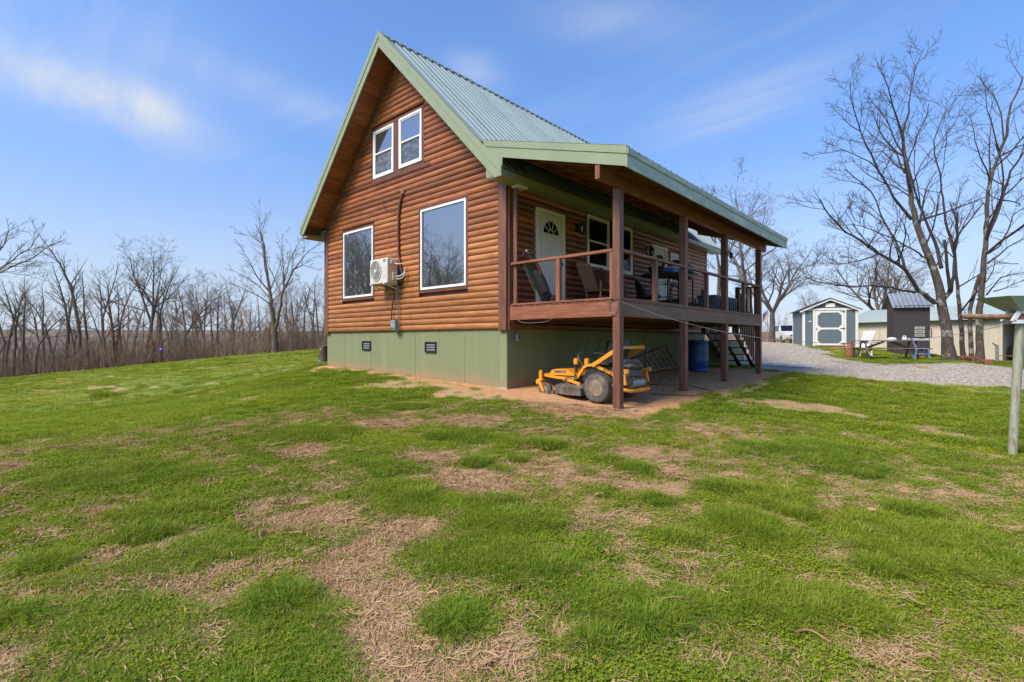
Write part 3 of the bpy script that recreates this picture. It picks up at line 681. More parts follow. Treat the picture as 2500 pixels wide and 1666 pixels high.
# ------------------------------------------------------------------ main roof
Y0, Y1 = -OV, HY1 + .45
cosA = 1 / math.sqrt(1 + SL * SL); sinA = SL * cosA
def roof_panel_mesh(width, length, name):
    """ribbed metal sheet: local x along eave, y down slope, z up"""
    mb = MB(); nr = 4; st = []; 
    for k in range(nr):
        c = (k + .5) * width / nr; st += [(c - .032, 0), (c - .014, .02), (c + .014, .02), (c + .032, 0)]
        if k < nr - 1:
            m_ = (k + 1) * width / nr; st += [(m_ - .03, 0), (m_ - .02, .004), (m_ + .02, .004), (m_ + .03, 0)]
    st = [(0, .0)] + st + [(width, .0)]
    n = len(st); vs_ = [Vector((x, 0, z)) for x, z in st] + [Vector((x, length, z)) for x, z in st] + [Vector((x, 0, z - .004)) for x, z in st] + [Vector((x, length, z - .004)) for x, z in st]
    fs = [(i, i + 1, n + i + 1, n + i) for i in range(n - 1)] + [(2 * n + i, 3 * n + i, 3 * n + i + 1, 2 * n + i + 1) for i in range(n - 1)]
    fs += [(i, 2 * n + i, 2 * n + i + 1, i + 1) for i in range(n - 1)] + [(n + i, n + i + 1, 3 * n + i + 1, 3 * n + i) for i in range(n - 1)]
    mb.add(vs_, fs); me = bpy.data.meshes.new(name); me.from_pydata([tuple(v) for v in mb.v], [], mb.f); me.materials.append(M['roof']); return me
def axes(x, y, z, o):
    m_ = Matrix((Vector(x), Vector(y), Vector(z))).transposed().to_4x4(); m_.translation = Vector(o); return m_
NP = 12; PW = (Y1 - Y0) / NP; LEN = (.42 - RX) / cosA
pm = roof_panel_mesh(PW, LEN, 'roof_panel')
roof = MB()
for sgn in (1, -1):
    poly = [Vector((RX, Y0 + .03, RZ - .03)), Vector((RX + sgn * (.41 - RX), Y0 + .03, roof_z(.41) - .03)), Vector((RX + sgn * (.41 - RX), Y0 + .03, roof_z(.41) - .11)), Vector((RX, Y0 + .03, RZ - .13))]
    MB().prism(poly, (0, Y1 - Y0 - .06, 0)).build('roof_deck', 'sheathing', house)
    dn = Vector((sgn * cosA, 0, -sinA)); nm_ = Vector((sgn * sinA, 0, cosA))
    for k in range(NP):
        o_ = Vector((RX, Y0 + k * PW, RZ)) + nm_ * (.002 if k % 2 else -.002)
        link('roof_panel', pm, house, axes((0, 1, 0), dn, nm_, o_))
# ridge cap
rc = MB(); rc.prism([(RX - .19, Y0 - .01, RZ - .19 * SL + .03), (RX, Y0 - .01, RZ + .035), (RX + .19, Y0 - .01, RZ - .19 * SL + .03), (RX + .19, Y0 - .01, RZ - .19 * SL + .026), (RX, Y0 - .01, RZ + .03), (RX - .19, Y0 - .01, RZ - .19 * SL + .026)], (0, Y1 - Y0 + .02, 0)); rc.build('ridge_cap', 'roof', house)
cl_ = MB()
for k in range(NP * 4):
    cl_.box((RX + .10, Y0 + (k + .1) * PW / 4 + .03, RZ - .12), (RX + .16, Y0 + (k + .9) * PW / 4, RZ - .105))
cl_.build('ridge_closure', 'roof_dark', house)
# rake trim front
def rake(sgn, y, name_y):
    xe = RX + sgn * (.42 - RX)
    top = lambda x: roof_z(x) + .012
    xc = xe - sgn * .195; f = [(RX, y, top(RX)), (xe, y, top(xe)), (xe, y, 4.1), (xc, y, 4.1), (RX, y, top(RX) - .36)]
    MB().prism(f, (0, .026, 0)).build('rake_board', 'green_trim', house)
    off = .135
    f = [(RX, y - .014, top(RX) + .022), (xe, y - .014, top(xe) + .022), (xe, y - .014, top(xe) - off), (RX, y - .014, top(RX) - off)]
    MB().prism(f, (0, .013, 0)).build('rake_trim', 'green_trim', house)
    # flange lying on the sheets
    n_ = Vector((sgn * sinA, 0, cosA)); a_ = Vector((RX, y - .014, RZ)) + n_ * .024; b_ = Vector((xe, y - .014, roof_z(xe))) + n_ * .024
    MB().prism([a_, b_, b_ + Vector((0, .13, 0)), a_ + Vector((0, .13, 0))], n_ * .005).build('rake_trim', 'green_trim', house)
    sc = MB(); L = (b_ - a_).length
    for k in range(12):
        p_ = a_ + (b_ - a_) * ((k + .5) / 12) + Vector((0, -.001, -.14)); sc.box(p_ - Vector((.008, .006, .008)), p_ + Vector((.008, .004, .008)), .003)
    sc.build('trim_screw', 'grey', house)
for sgn in (1, -1): rake(sgn, Y0 - .01, 0)
# wooden soffit boards under the gable overhang, frieze board against the logs
for sgn in (1, -1):
    nb = 20; L = (.19 - RX) / cosA; dn = Vector((sgn * cosA, 0, -sinA)); up_ = Vector((sgn * sinA, 0, cosA))
    for k in range(nb):
        a_ = Vector((RX, 0, RZ)) + dn * (L * k / nb + .003) - up_ * .20; b_ = Vector((RX, 0, RZ)) + dn * (L * (k + 1) / nb - .003) - up_ * .20
        y0_, y1_ = Y0 + .02, .02
        mb = MB(); mb.prism([a_ + Vector((0, y0_, 0)), b_ + Vector((0, y0_, 0)), b_ + Vector((0, y1_, 0)), a_ + Vector((0, y1_, 0))], up_ * .02); mb.build('soffit_board', 'soffit_wood', house)
    a_ = Vector((RX, -.035, 8.06)); b_ = a_ + dn * (3.62 / cosA)
    board('frieze_board', a_ - up_ * .03, b_ - up_ * .03, .06, .13, 'trim', house, up=up_)
# eaves: left return and the long green soffit on the porch side
for sgn in (-1, 1):
    xe = RX + sgn * (.42 - RX); xw = RX + sgn * 3.655
    boxpart('eave_fascia', (xe - sgn * .03, Y0 + .018, 4.10), (xe, Y1, roof_z(xe) - .02), 'green_trim', house, .003)
    if sgn < 0:
        boxpart('eave_soffit', (xe - sgn * .03, Y0 + .02, 4.0), (xw, .0, 4.02), 'soffit_wood', house)
        boxpart('eave_return', (xe - sgn * .03, -.03, 4.02), (xw, -.008, 4.3), 'green_trim', house)
        boxpart('eave_soffit', (xe - sgn * .03, .0, 4.0), (xw, Y1, 4.02), 'green_trim', house)
NS = 30
ss = MB(); 
for k in range(NS):
    y0_ = Y0 + .03 + k * (Y1 - Y0 - .05) / NS; y1_ = y0_ + (Y1 - Y0 - .05) / NS - .012
    MB().box((.055, y0_, 4.105), (.388, y1_, 4.12), .003).build('soffit_panel', 'green_trim', house)
boxpart('soffit_backing', (.05, Y0 + .03, 4.124), (.388, Y1 - .02, 4.134), 'green_trim', house, 0)
MB().prism([(-.02, Y0 + .02, 4.14), (.39, Y0 + .02, 4.14), (.39, Y0 + .02, roof_z(.39) - .12), (-.02, Y0 + .02, roof_z(-.02) - .12)], (0, .02, 0)).build('eave_return', 'green_trim', house)
boxpart('soffit_light', (.1, .02, 4.06), (.3, .3, 4.104), 'white', house)
# ------------------------------------------------------------------ porch
PS = .2935
def pz(x): return 4.848 - PS * x
PX0, PX1 = -.22, 3.04; PY0, PY1 = -.6, 8.7; cP = 1 / math.sqrt(1 + PS * PS); sP = PS * cP
dnp = Vector((cP, 0, -sP)); upp = Vector((sP, 0, cP)); NPp = 10; PWp = (PY1 - PY0) / NPp
pm2 = roof_panel_mesh(PWp, (PX1 + .03 - PX0) / cP, 'roof_panel')
for k in range(NPp):
    link('roof_panel', pm2, house, axes((0, 1, 0), dnp, upp, Vector((PX0, PY0 + k * PWp, pz(PX0))) + upp * (.002 if k % 2 else -.002)))
MB().prism([(PX0 + .1, PY0 + .02, pz(PX0 + .1) - .012), (PX1 - .02, PY0 + .02, pz(PX1) - .006), (PX1 - .02, PY0 + .02, pz(PX1) - .03), (PX0 + .1, PY0 + .02, pz(PX0 + .1) - .036)], (0, PY1 - PY0 - .04, 0)).build('porch_sheathing', 'sheathing', house)
rfs = np.linspace(PY0 + .05, PY1 - .05, 15)
for y in rfs:
    a_ = Vector((.43, y, pz(.43) - .115)); b_ = Vector((PX1 - .03, y, pz(PX1 - .03) - .115)); board('rafter', a_, b_, .04, .14, 'timber', house)
for x in (.9, 1.5, 2.1):
    for k in range(len(rfs) - 1):
        board('blocking', (x, rfs[k] + .02, pz(x) - .075), (x, rfs[k + 1] - .02, pz(x) - .075), .1, .06, 'timber', house)
board('ledger', (.45, PY0 + .02, pz(.45) - .1), (.45, PY1, pz(.45) - .1), .04, .15, 'timber', house)
# fascia of porch roof: front rake, long eave, rear rake
for y, s_ in ((PY0 - .01, 1), (PY1 + .01, -1)):
    t_ = lambda x: pz(x) + .012
    x0_ = -.06 if s_ > 0 else .44
    MB().prism([(x0_, y, t_(x0_)), (PX1, y, t_(PX1)), (PX1, y, t_(PX1) - .30), (.44, y, t_(.44) - .30)] + ([(.425, y, roof_z(.425)), (-.06, y, roof_z(-.06))] if s_ > 0 else []) , (0, s_ * .025, 0)).build('porch_rake_board', 'green_trim', house)
    MB().prism([(x0_ - .03, y - s_ * .013, t_(x0_) + .022), (PX1 + .012, y - s_ * .013, t_(PX1) + .02), (PX1 + .012, y - s_ * .013, t_(PX1) - .11), (x0_ + .06, y - s_ * .013, t_(x0_) - .13)], (0, s_ * .012, 0)).build('porch_rake_trim', 'green_trim', house)
    a_ = Vector((x0_ - .02, y - s_ * .013, t_(x0_) + .012)); b_ = Vector((PX1 + .012, y - s_ * .013, t_(PX1) + .008))
    MB().prism([a_, b_, b_ + Vector((0, s_ * .13, 0)), a_ + Vector((0, s_ * .13, 0))], (0, 0, .006)).build('porch_rake_trim', 'green_trim', house)
for k, (ya, yb) in enumerate(((PY0 - .008, 2.55), (2.55, 5.75), (5.75, PY1 + .008))):
    zt = pz(PX1); o = .002 * k
    boxpart('eave_fascia', (PX1 - .02, ya, zt - .30), (PX1 + .012 + o, yb - .004, zt - .012), 'fascia_old', house, .004)
    mb = MB(); mb.prism([(PX1 + .016 + o, ya, zt - .1), (PX1 + .03 + o, ya, zt - .1), (PX1 + .034 + o, ya, zt - .004), (PX1 + .016 + o, ya, zt - .004)], (0, yb - ya - .004, 0)); mb.build('drip_edge', 'fascia_old', house)
# beam, posts
for x in (2.49, 2.535):
    board('porch_beam', (x, -.60, 3.70), (x, 2.9, 3.70), .042, .23, 'timber', house); board('porch_beam', (x, 2.904, 3.70), (x, 8.5, 3.70), .042, .23, 'timber', house)
PYS = [(0.0, .14), (2.69, 2.83), (5.11, 5.25), (7.86, 8.0)]
for y0_, y1_ in PYS:
    ym = (y0_ + y1_) / 2
    board('porch_post', (2.505, ym, 1.66), (2.505, ym, 3.585), .14, .14, 'post', house, c=.008)
    board('lower_post', (2.505, ym, gz(2.5, ym) - .3), (2.505, ym, 1.40), .14, .14, 'post', house, c=.008)
board('porch_post', (.175, .07, 1.66), (.175, .07, 4.1), .09, .05, 'post', house)
# deck
board('rim_joist', (.075, .02, 1.527), (2.555, .02, 1.527), .04, .255, 'timber', house)
for ya, yb in ((.0, 2.76), (2.764, 5.18), (5.184, 8.0)):
    board('rim_joist', (2.556, ya - .001, 1.527), (2.556, yb, 1.527), .04, .255, 'post', house)
board('rim_joist', (.075, 8.0, 1.527), (2.535, 8.0, 1.527), .04, .255, 'timber', house)
for k in range(20): board('deck_joist', (.1, .35 + k * .4, 1.52), (2.53, .35 + k * .4, 1.52), .04, .22, 'trim', house)
board('deck_ledger', (.09, .05, 1.50), (.09, 8.0, 1.50), .05, .26, 'trim', house)
nd = 17
for k in range(nd):
    x0_ = .08 + k * (2.50 / nd); board('deck_board', (x0_ + .07, .0, 1.675), (x0_ + .07, 8.02, 1.675), .14, .034, 'deckwood', house)
# rails
board('bottom_rail', (.12, .03, 1.708), (2.43, .03, 1.708), .09, .036, 'timber', house)
board('top_rail', (.115, .03, 2.53), (2.44, .03, 2.53), .09, .05, 'timber', house)
board('rail_post', (1.28, .03, 1.72), (1.28, .03, 2.505), .09, .085, 'timber', house)
board('rail_post', (2.41, .03, 1.72), (2.41, .03, 2.505), .06, .07, 'timber', house)
for i in range(3):
    ya, yb = PYS[i][1], PYS[i + 1][0]
    board('bottom_rail', (2.53, ya, 1.708), (2.53, yb, 1.708), .09, .036, 'post', house); board('top_rail', (2.53, ya, 2.53), (2.53, yb, 2.53), .09, .05, 'post', house)
    ym = (ya + yb) / 2; board('rail_post', (2.52, ym, 1.72), (2.52, ym, 2.505), .085, .09, 'post', house)
# stairs at the far end
SY0, SY1 = 8.02, 10.15; zt_, zb_ = 1.66, gz(1.3, 10.2)
nst = 7; rise = (zt_ - zb_) / (nst + 0.0); run = (SY1 - SY0) / nst
for x in (.92, 1.33, 1.74):
    poly = [(x, SY0, zt_ - .05), (x, SY0, zt_ - .34), (x, SY1 - .05, zb_ - .02), (x, SY1 + .02, zb_ - .02)]
    pts = [(x, SY0, zt_ - .34)]
    poly = [(x, SY0, zt_ - .40)]
    poly.append((x, SY1 - .28, zb_)); poly.append((x, SY1, zb_))
    for k in range(nst - 1, -1, -1):
        poly.append((x, SY0 + (k + 1) * run, zt_ - (k + 1) * rise - .03 + 0)); poly.append((x, SY0 + k * run + .0, zt_ - (k + 1) * rise - .03))
    poly = [poly[0], poly[1], poly[2]] + [p for p in poly[3:]]
    MB().prism(poly, (.04, 0, 0)).build('stair_stringer', 'trim', house)
for k in range(nst - 1):
    zz = zt_ - (k + 1) * rise - .012; board('stair_tread', (.86, SY0 + k * run + run / 2, zz), (1.84, SY0 + k * run + run / 2, zz), run - .03, .035, 'trim', house)
for x in (.84, 1.86):
    board('stair_post', (x, SY0 + .08, 1.2), (x, SY0 + .08, 2.58), .09, .09, 'post', house); board('stair_post', (x, SY1 - .15, zb_ - .1), (x, SY1 - .15, zb_ + 1.12), .09, .09, 'post', house)
    board('stair_rail', (x, SY0 + .05, 2.55), (x, SY1 - .1, zb_ + 1.1), .08, .05, 'post', house)
    for k in range(9):
        f = (k + 1) / 10.5; yy = SY0 + .08 + f * (SY1 - SY0 - .3); zz = 1.66 + (zb_ - 1.66) * (yy - SY0) / (SY1 - SY0)
        board('baluster', (x, yy, zz - .14), (x, yy, zz + .90), .04, .09, 'trim', house)
for k in range(5): board('baluster', (1.95 + k * .11, 8.0, 1.66), (1.95 + k * .11, 8.0, 2.5), .04, .09, 'trim', house)
board('top_rail', (1.88, 8.0, 2.53), (2.45, 8.0, 2.53), .09, .05, 'post', house)
# ------------------------------------------------------------------ wall-hung equipment on the gable
ac = thing('heat_pump_unit', (-3.9, -.07, 2.36), 0, 'cream outdoor heat pump unit bracketed to the log wall between windows', 'heat pump')
AW, AD, AH = .76, .30, .60
MB().box((-AW / 2, -.08 - AD, .05), (AW / 2, -.08, .05 + AH), .018).build('casing', 'ac', ac)
MB().box((-AW / 2 - .006, -.085 - AD, .04), (AW / 2 + .006, -.075, .065), .004).build('base_pan', 'ac', ac)
yf = -.08 - AD
fx = -.11; fz = .36
mb = MB(); mb.tube([(fx + .235 * math.cos(t_), yf - .008, fz + .255 * math.sin(t_)) for t_ in np.linspace(0, 2 * math.pi, 33)[:-1]], .014, 6, closed=True); mb.build('fan_ring', 'ac', ac, smooth=True)
mb = MB(); mb.prism([(fx + .23 * math.cos(t_), yf - .001, fz + .25 * math.sin(t_)) for t_ in np.linspace(0, 2 * math.pi, 33)[:-1]], (0, -.003, 0)); mb.build('fan_opening', mat('fan_shade', (.16, .155, .12), rough=.8), ac)
for k in range(7):
    x_ = fx - .18 + k * .06; hh = .25 * math.sqrt(max(0, 1 - ((x_ - fx) / .23) ** 2)); MB().bar((x_, yf - .014, fz - hh), (x_, yf - .014, fz + hh), .012, .008).build('grille_bar', 'ac', ac)
for k in range(3):
    rr = .08 + k * .06; mb = MB(); mb.tube([(fx + rr * math.cos(t_), yf - .018, fz + rr * 1.08 * math.sin(t_)) for t_ in np.linspace(0, 2 * math.pi, 25)[:-1]], .004, 4, closed=True); mb.build('grille_ring', 'ac', ac)
MB().prism([(fx + .045 * math.cos(t_), yf - .02, fz + .045 * math.sin(t_)) for t_ in np.linspace(0, 2 * math.pi, 17)[:-1]], (0, -.006, 0)).build('fan_hub', 'ac', ac)
mb = MB(); mb.box((.21, yf - .003, .585), (.30, yf, .615)); mb.box((.21, yf - .003, .55), (.245, yf, .575)); mb.box((.262, yf - .003, .545), (.3, yf, .575)); mb.build('maker_mark', 'engine', ac)
for k in range(6): MB().box((.17, yf - .003, .17 + k * .05), (.36, yf + .002, .172 + k * .05)).build('casing_crease', 'grey', ac)
xs = AW / 2
MB().box((xs, -.26, .10), (xs + .05, -.12, .30), .01).build('valve_cover', 'acbox', ac); MB().box((xs, -.3, .50), (xs + .045, -.16, .60), .012).build('valve_cover', 'acbox', ac)
MB().box((xs - .004, -.372, .07), (xs + .004, -.09, .63), .003).build('side_panel', 'acbox', ac)
for x_ in (-.28, .28):
    mb = MB(); mb.bar((x_, -.42, .02), (x_, .02, .02), .04, .035); mb.bar((x_, .0, .02), (x_, .0, -.12), .04, .035); mb.bar((x_, -.36, .01), (x_, .0, -.1), .025, .02); mb.build('bracket', 'ac', ac)
mb = MB(); mb.tube([(xs + .03, -.2, .53), (xs + .12, -.2, .50), (xs + .2, -.12, .50), (xs + .26, -.05, .52)], .012, 8); mb.build('refrigerant_pipe', 'ac', ac, smooth=True)
mb = MB(); mb.tube([(xs + .05, -.16, .2), (xs + .16, -.15, .2), (xs + .24, -.1, .24), (xs + .27, -.06, .34)], .014, 8); mb.tube([(xs + .05, -.16, .15), (xs + .15, -.15, .13), (xs + .25, -.1, .17), (xs + .28, -.06, .3)], .012, 8); mb.build('refrigerant_pipe', 'ac', ac, smooth=True)
# wrapped line set up the wall
ls = MB(); pts = [(-3.42, -.03, 4.66), (-3.45, -.075, 4.60), (-3.53, -.085, 4.35), (-3.575, -.085, 4.1), (-3.585, -.085, 3.6), (-3.57, -.085, 3.1), (-3.50, -.085, 2.9), (-3.47, -.09, 2.78)]
P2 = []
for i in range(len(pts) - 1):
    for k in range(6): P2.append(Vector(pts[i]).lerp(Vector(pts[i + 1]), k / 6))
ls.tube(P2 + [Vector(pts[-1])], [.034 + .005 * ((i % 2) * 2 - 1) for i in range(len(P2) + 1)], 8)
lset = thing('refrigerant_line_set', (0, 0, 0), 0, 'brown wrapped pipe bundle running up the logs from the heat pump', 'pipe')
ls.build('line_wrap', 'copper_wrap', lset, smooth=True)
MB().box((-3.48, -.10, 4.60), (-3.36, -.03, 4.70), .012).build('wall_cap', 'rust', lset)
mb = MB(); mb.tube([(-3.55, -.09, 4.32), (-3.72, -.075, 4.24), (-4.0, -.07, 4.28), (-4.2, -.065, 4.38), (-4.27, -.06, 4.52), (-4.2, -.06, 4.56)], .011, 6); mb.build('loose_wire', 'copper_wrap', lset, smooth=True)
cb = MB()
for k in range(4):
    a_ = .07 + .02 * k; cb.tube([(-3.49 + a_ * .7 * math.cos(t_), -.09 - .012 * k, 2.62 + (.2 - .012 * k) * math.sin(t_)) for t_ in np.linspace(.3 * k, 2 * math.pi + .3 * k, 21)[:-1]], .011, 5, closed=True)
cb.build('coiled_cable', 'wire', lset, smooth=True)
cb = MB(); cb.tube([(-3.56 + .06 * math.cos(t_), -.07, 2.58 + .23 * math.sin(t_)) for t_ in np.linspace(0, 2 * math.pi, 21)[:-1]], .016, 5, closed=True); cb.build('coiled_cable', 'wireblack', lset, smooth=True)
db = thing('disconnect_box', (-3.70, -.05, 1.25), 0, 'small grey electrical box at the foot of the log wall', 'electrical box')
MB().box((-.09, -.1, 0), (.09, .0, .24), .01).build('box_body', 'grey', db); MB().box((-.1, -.125, .05), (.1, -.101, .25), .008).build('box_cover', 'grey', db)
mb = MB(); mb.tube([(.12, -.05, 1.14), (.11, -.07, .8), (.15, -.06, .4), (.18, -.05, .05), (.12, -.05, -.03), (.03, -.05, -.02)], .014, 6); mb.build('cable', 'wire', db, smooth=True)
mb = MB(); mb.tube([(-.02, -.12, 1.2), (.0, -.08, .85), (-.1, -.06, .62), (-.16, -.05, .35), (-.15, -.05, .12), (-.08, -.05, .02), (.0, -.05, .0)], .014, 6); mb.build('cable', 'wireblack', db, smooth=True)
mb = MB(); mb.tube([(.0, -.05, .0), (.02, -.03, -.08), (.07, .0, -.16)], .012, 6); mb.build('conduit', 'grey', db, smooth=True)
ob = thing('outlet_box', (.015, .28, 1.05), 0, 'small grey weatherproof outlet box on the green foundation under the porch', 'outlet')
MB().box((0, -.055, -.07), (.06, .055, .07), .008).build('box_body', 'grey', ob); MB().box((.061, -.025, -.04), (.068, .03, .045), .004).build('outlet_face', 'engine', ob)

# ------------------------------------------------------------------ zero-turn mower under the porch
GZm = gz(1.6, .6)
mw = thing('riding_mower', (1.52, .83, GZm - .02), R(2), 'yellow zero-turn riding mower parked on bare dirt under the porch', 'mower')
def wheel(x, y, r, w, parent, tread=True, rimr=.55, nm='wheel'):
    m_ = MB(); n = 30; prof = [(r * rimr, -w / 2 + .01), (r * .80, -w / 2), (r * .93, -w * .46), (r, -w * .34), (r * 1.0, 0), (r, w * .34), (r * .93, w * .46), (r * .80, w / 2), (r * rimr, w / 2 - .01)]
    Mx = Matrix.Translation((x, y, r)) @ Matrix.Rotation(R(90), 4, 'X'); m_.lathe(prof, 32, Mx)
    wh = m_.build(nm, 'tyre', parent, smooth=True)
    if tread:
        for sgn in (-1, 1):
            t_ = MB()
            for k in range(n):
                a_ = 2 * math.pi * (k + (.5 if sgn > 0 else 0)) / n; c_ = Vector((math.cos(a_), 0, math.sin(a_))); tg = Vector((-math.sin(a_), 0, math.cos(a_)))
                p_ = Vector((x, y, r)) + c_ * (r + .003); t_.bar(p_ + Vector((0, sgn * .01, 0)), p_ + Vector((0, sgn * w * .46, 0)) + tg * .03 - c_ * .018, .02, .022, up=c_)
            t_.build('tread_lugs', 'tyre', wh)
    m_ = MB(); m_.lathe([(.02, -w / 2 - .004), (r * .16, -w / 2 - .012), (r * .2, -w * .34), (r * .44, -w * .30), (r * .52, -w / 2 + .004), (r * .57, -w / 2 - .004), (r * .58, w / 2), (.02, w / 2)], 24, Mx); m_.build('rim', 'rim', wh, smooth=True)
    m_ = MB()
    for k in range(5):
        a_ = 2 * math.pi * k / 5; p_ = Vector((x + .26 * r * math.cos(a_), y - w / 2 + w * .15, r + .26 * r * math.sin(a_))); m_.box(p_ - Vector((.012, .012, .012)), p_ + Vector((.012, .012, .012)), .003)
    m_.build('wheel_bolt', 'steel', wh)
    return wh
RY = .56
for y_ in (-RY + .05, RY - .05): wheel(.42, y_, .262, .25, mw)
for sgn in (-1, 1):
    y_ = sgn * .47; wheel(-.80, y_, .145, .10, mw, False, nm='caster_wheel')
    m_ = MB()
    for s2 in (-1, 1):
        m_.prism([(-.84, y_ + s2 * .075 - .012, .13), (-.78, y_ + s2 * .075 - .012, .12), (-.86, y_ + s2 * .075 - .012, .30), (-.93, y_ + s2 * .075 - .012, .35), (-.99, y_ + s2 * .075 - .012, .31), (-.96, y_ + s2 * .075 - .012, .25), (-.93, y_ + s2 * .075 - .012, .28)], (0, .024, 0))
    m_.box((-.98, y_ - .085, .31), (-.86, y_ + .085, .355), .012); m_.tube([(-.92, y_, .34), (-.92, y_, .50)], .042, 10); m_.lathe([(.03, .5), (.035, .52), (.02, .53)], 8, Matrix.Translation((-.92, y_, 0)))
    m_.build('caster_fork', 'yellow', mw, smooth=True)
    rl_ = [(-.92, .44), (-.62, .40), (-.22, .385), (-.10, .42), (.02, .60), (.10, .655), (.22, .665), (.36, .62), (.66, .50), (.84, .44)]
    m_ = MB()
    for a_, b_ in zip(rl_, rl_[1:]): m_.bar((a_[0], y_ * .86, a_[1]), (b_[0] + .01, y_ * .86, b_[1]), .042, .05)
    rail = m_.build('frame_rail', 'yellow', mw)
    if sgn < 0: text('ZT1 54', .075, 'ink', rail, axes((.94, 0, -.34), (.34, 0, .94), (0, -1, 0), (.56, y_ * .86 - .028, .545)))
    m_ = MB(); m_.bar((.25, y_ * .94, .655), (.80, y_ * .94, .99), .045, .07); m_.lathe([(.05, -.03), (.055, 0), (.05, .03)], 10, Matrix.Translation((.80, y_ * .94, .99)) @ Matrix.Rotation(R(90), 4, 'X')); m_.build('roll_bar', 'yellow', mw)
    m_ = MB(); m_.bar((.66, y_ * .95, .50), (.98, y_ * .95, .58), .04, .075); m_.bar((.88, y_ * .95, .56), (.92, y_ * .95, .33), .04, .05); m_.build('rear_guard', 'yellow', mw)
    m_ = MB(); m_.tube([(.05, y_ * .8, .6), (-.12, y_ * .62, .72), (-.19, y_ * .55, .84), (-.06, y_ * .5, .93), (.02, y_ * .5, 1.12), (.05, y_ * .5, 1.16)], .014, 6); m_.build('steering_lever', 'black', mw, smooth=True)
m_ = MB(); m_.bar((.80, -.44, .99), (.80, .44, .99), .05, .05); m_.build('roll_bar', 'yellow', mw)
m_ = MB(); m_.tube([(.66, -.46, .32), (.84, -.46, .25), (.98, -.36, .22), (1.01, 0, .22), (.98, .36, .22), (.84, .46, .25), (.66, .46, .32)], .035, 8); m_.build('rear_bumper', 'yellow', mw, smooth=True)
m_ = MB(); m_.box((-.95, -.47, .40), (-.89, .47, .46), .01); m_.build('front_axle', 'yellow', mw)
m_ = MB(); m_.prism([(-.80, -.36, .44), (-.74, -.36, .53), (-.66, -.36, .555), (-.48, -.36, .56), (-.36, -.36, .54), (-.16, -.36, .44)], (0, .72, 0)); m_.build('footplate', 'yellow', mw)
m_ = MB(); m_.prism([(-.70, -.364, .525), (-.4, -.364, .54), (-.4, -.364, .49), (-.66, -.364, .48)], (0, .004, 0)); m_.build('footplate_mat', 'mowdeck', mw)
dk = [(-.72, -.25), (-.55, -.50), (-.2, -.66), (.13, -.66), (.16, -.3), (.16, .3), (.13, .66), (-.2, .66), (-.55, .50), (-.72, .25)]
m_ = MB(); n = len(dk); vs_ = [Vector((x, y, .10)) for x, y in dk] + [Vector((x, y, .235)) for x, y in dk] + [Vector((x * .82 - .04, y * .82, .285)) for x, y in dk]
m_.add(vs_, [(i, (i + 1) % n, n + (i + 1) % n, n + i) for i in range(n)] + [(n + i, n + (i + 1) % n, 2 * n + (i + 1) % n, 2 * n + i) for i in range(n)] + [tuple(range(2 * n, 3 * n)), tuple(range(n - 1, -1, -1))]); m_.build('mower_deck', 'mowdeck', mw)
for x_, y_ in ((-.70, -.42), (-.70, .42)):
    Mx = Matrix.Translation((x_, y_ - .03, .095)) @ Matrix.Rotation(R(90), 4, 'X'); m_ = MB(); m_.lathe([(.02, -.04), (.075, -.03), (.08, 0), (.075, .03), (.02, .04)], 16, Mx); m_.build('gauge_wheel', 'rim', mw, smooth=True)
for x_, y_ in ((-.3, -.38), (-.36, .0), (-.3, .38)): m_ = MB(); m_.lathe([(.1, .28), (.1, .31), (.03, .32), (.03, .37), (.09, .38), (.09, .4), (.02, .42)], 14, Matrix.Translation((x_, y_, 0))); m_.build('blade_spindle', 'engine', mw)
m_ = MB(); m_.bar((-.14, -.5, .22), (-.12, -.46, .5), .025, .025); m_.build('lift_link', 'cyan', mw)
m_ = MB(); m_.bar((-.28, -.47, .37), (.02, -.5, .30), .04, .05); m_.build('lift_arm', 'yellow', mw)
m_ = MB(); m_.box((-.06, -.34, .33), (.84, .34, .44), .02); m_.build('chassis', 'engine', mw)
m_ = MB(); m_.prism([(.0, -.40, .36), (.08, -.40, .56), (.35, -.40, .60), (.5, -.40, .46), (.5, -.40, .36)], (0, .06, 0)); m_.build('side_cover', 'black', mw); m_ = MB(); m_.prism([(.0, .34, .36), (.08, .34, .56), (.35, .34, .60), (.5, .34, .46), (.5, .34, .36)], (0, .06, 0)); m_.build('side_cover', 'black', mw)
m_ = MB(); m_.box((-.08, -.36, .60), (.10, -.2, .66), .02); m_.build('fuel_tank', 'black', mw)
for x_, y_ in ((-.2, -.3), (.03, -.28)): m_ = MB(); m_.lathe([(.05, .66), (.055, .70), (.05, .77), (.02, .78)], 12, Matrix.Translation((x_, y_, 0))); m_.build('control_knob', 'yellow', mw, smooth=True)
m_ = MB(); m_.tube([(-.2, -.3, .5), (-.2, -.3, .68)], .03, 8); m_.build('pedal_post', 'black', mw)
m_ = MB(); m_.box((.08, -.27, .62), (.50, .27, .73), .045); m_.build('seat_cushion', 'black', mw)
m_ = MB(); m_.prism([(.40, -.26, .70), (.54, -.26, .70), (.66, -.26, 1.02), (.63, -.26, 1.12), (.54, -.26, 1.12), (.46, -.26, .98)], (0, .52, 0)); m_.build('seat_back', 'black', mw)
for y_ in (-.3, .3): m_ = MB(); m_.bar((.48, y_, .86), (.18, y_, .88), .06, .045, c=.015); m_.build('armrest', 'black', mw)
m_ = MB(); m_.box((.5, -.3, .44), (.9, .3, .60), .03); m_.box((.6, -.25, .60), (.94, .25, .70), .04); m_.build('engine_block', 'engine', mw)
m_ = MB(); m_.lathe([(.17, .68), (.19, .72), (.18, .76), (.1, .78)], 16, Matrix.Translation((.77, 0, 0))); m_.build('engine_shroud', 'engine', mw, smooth=True)
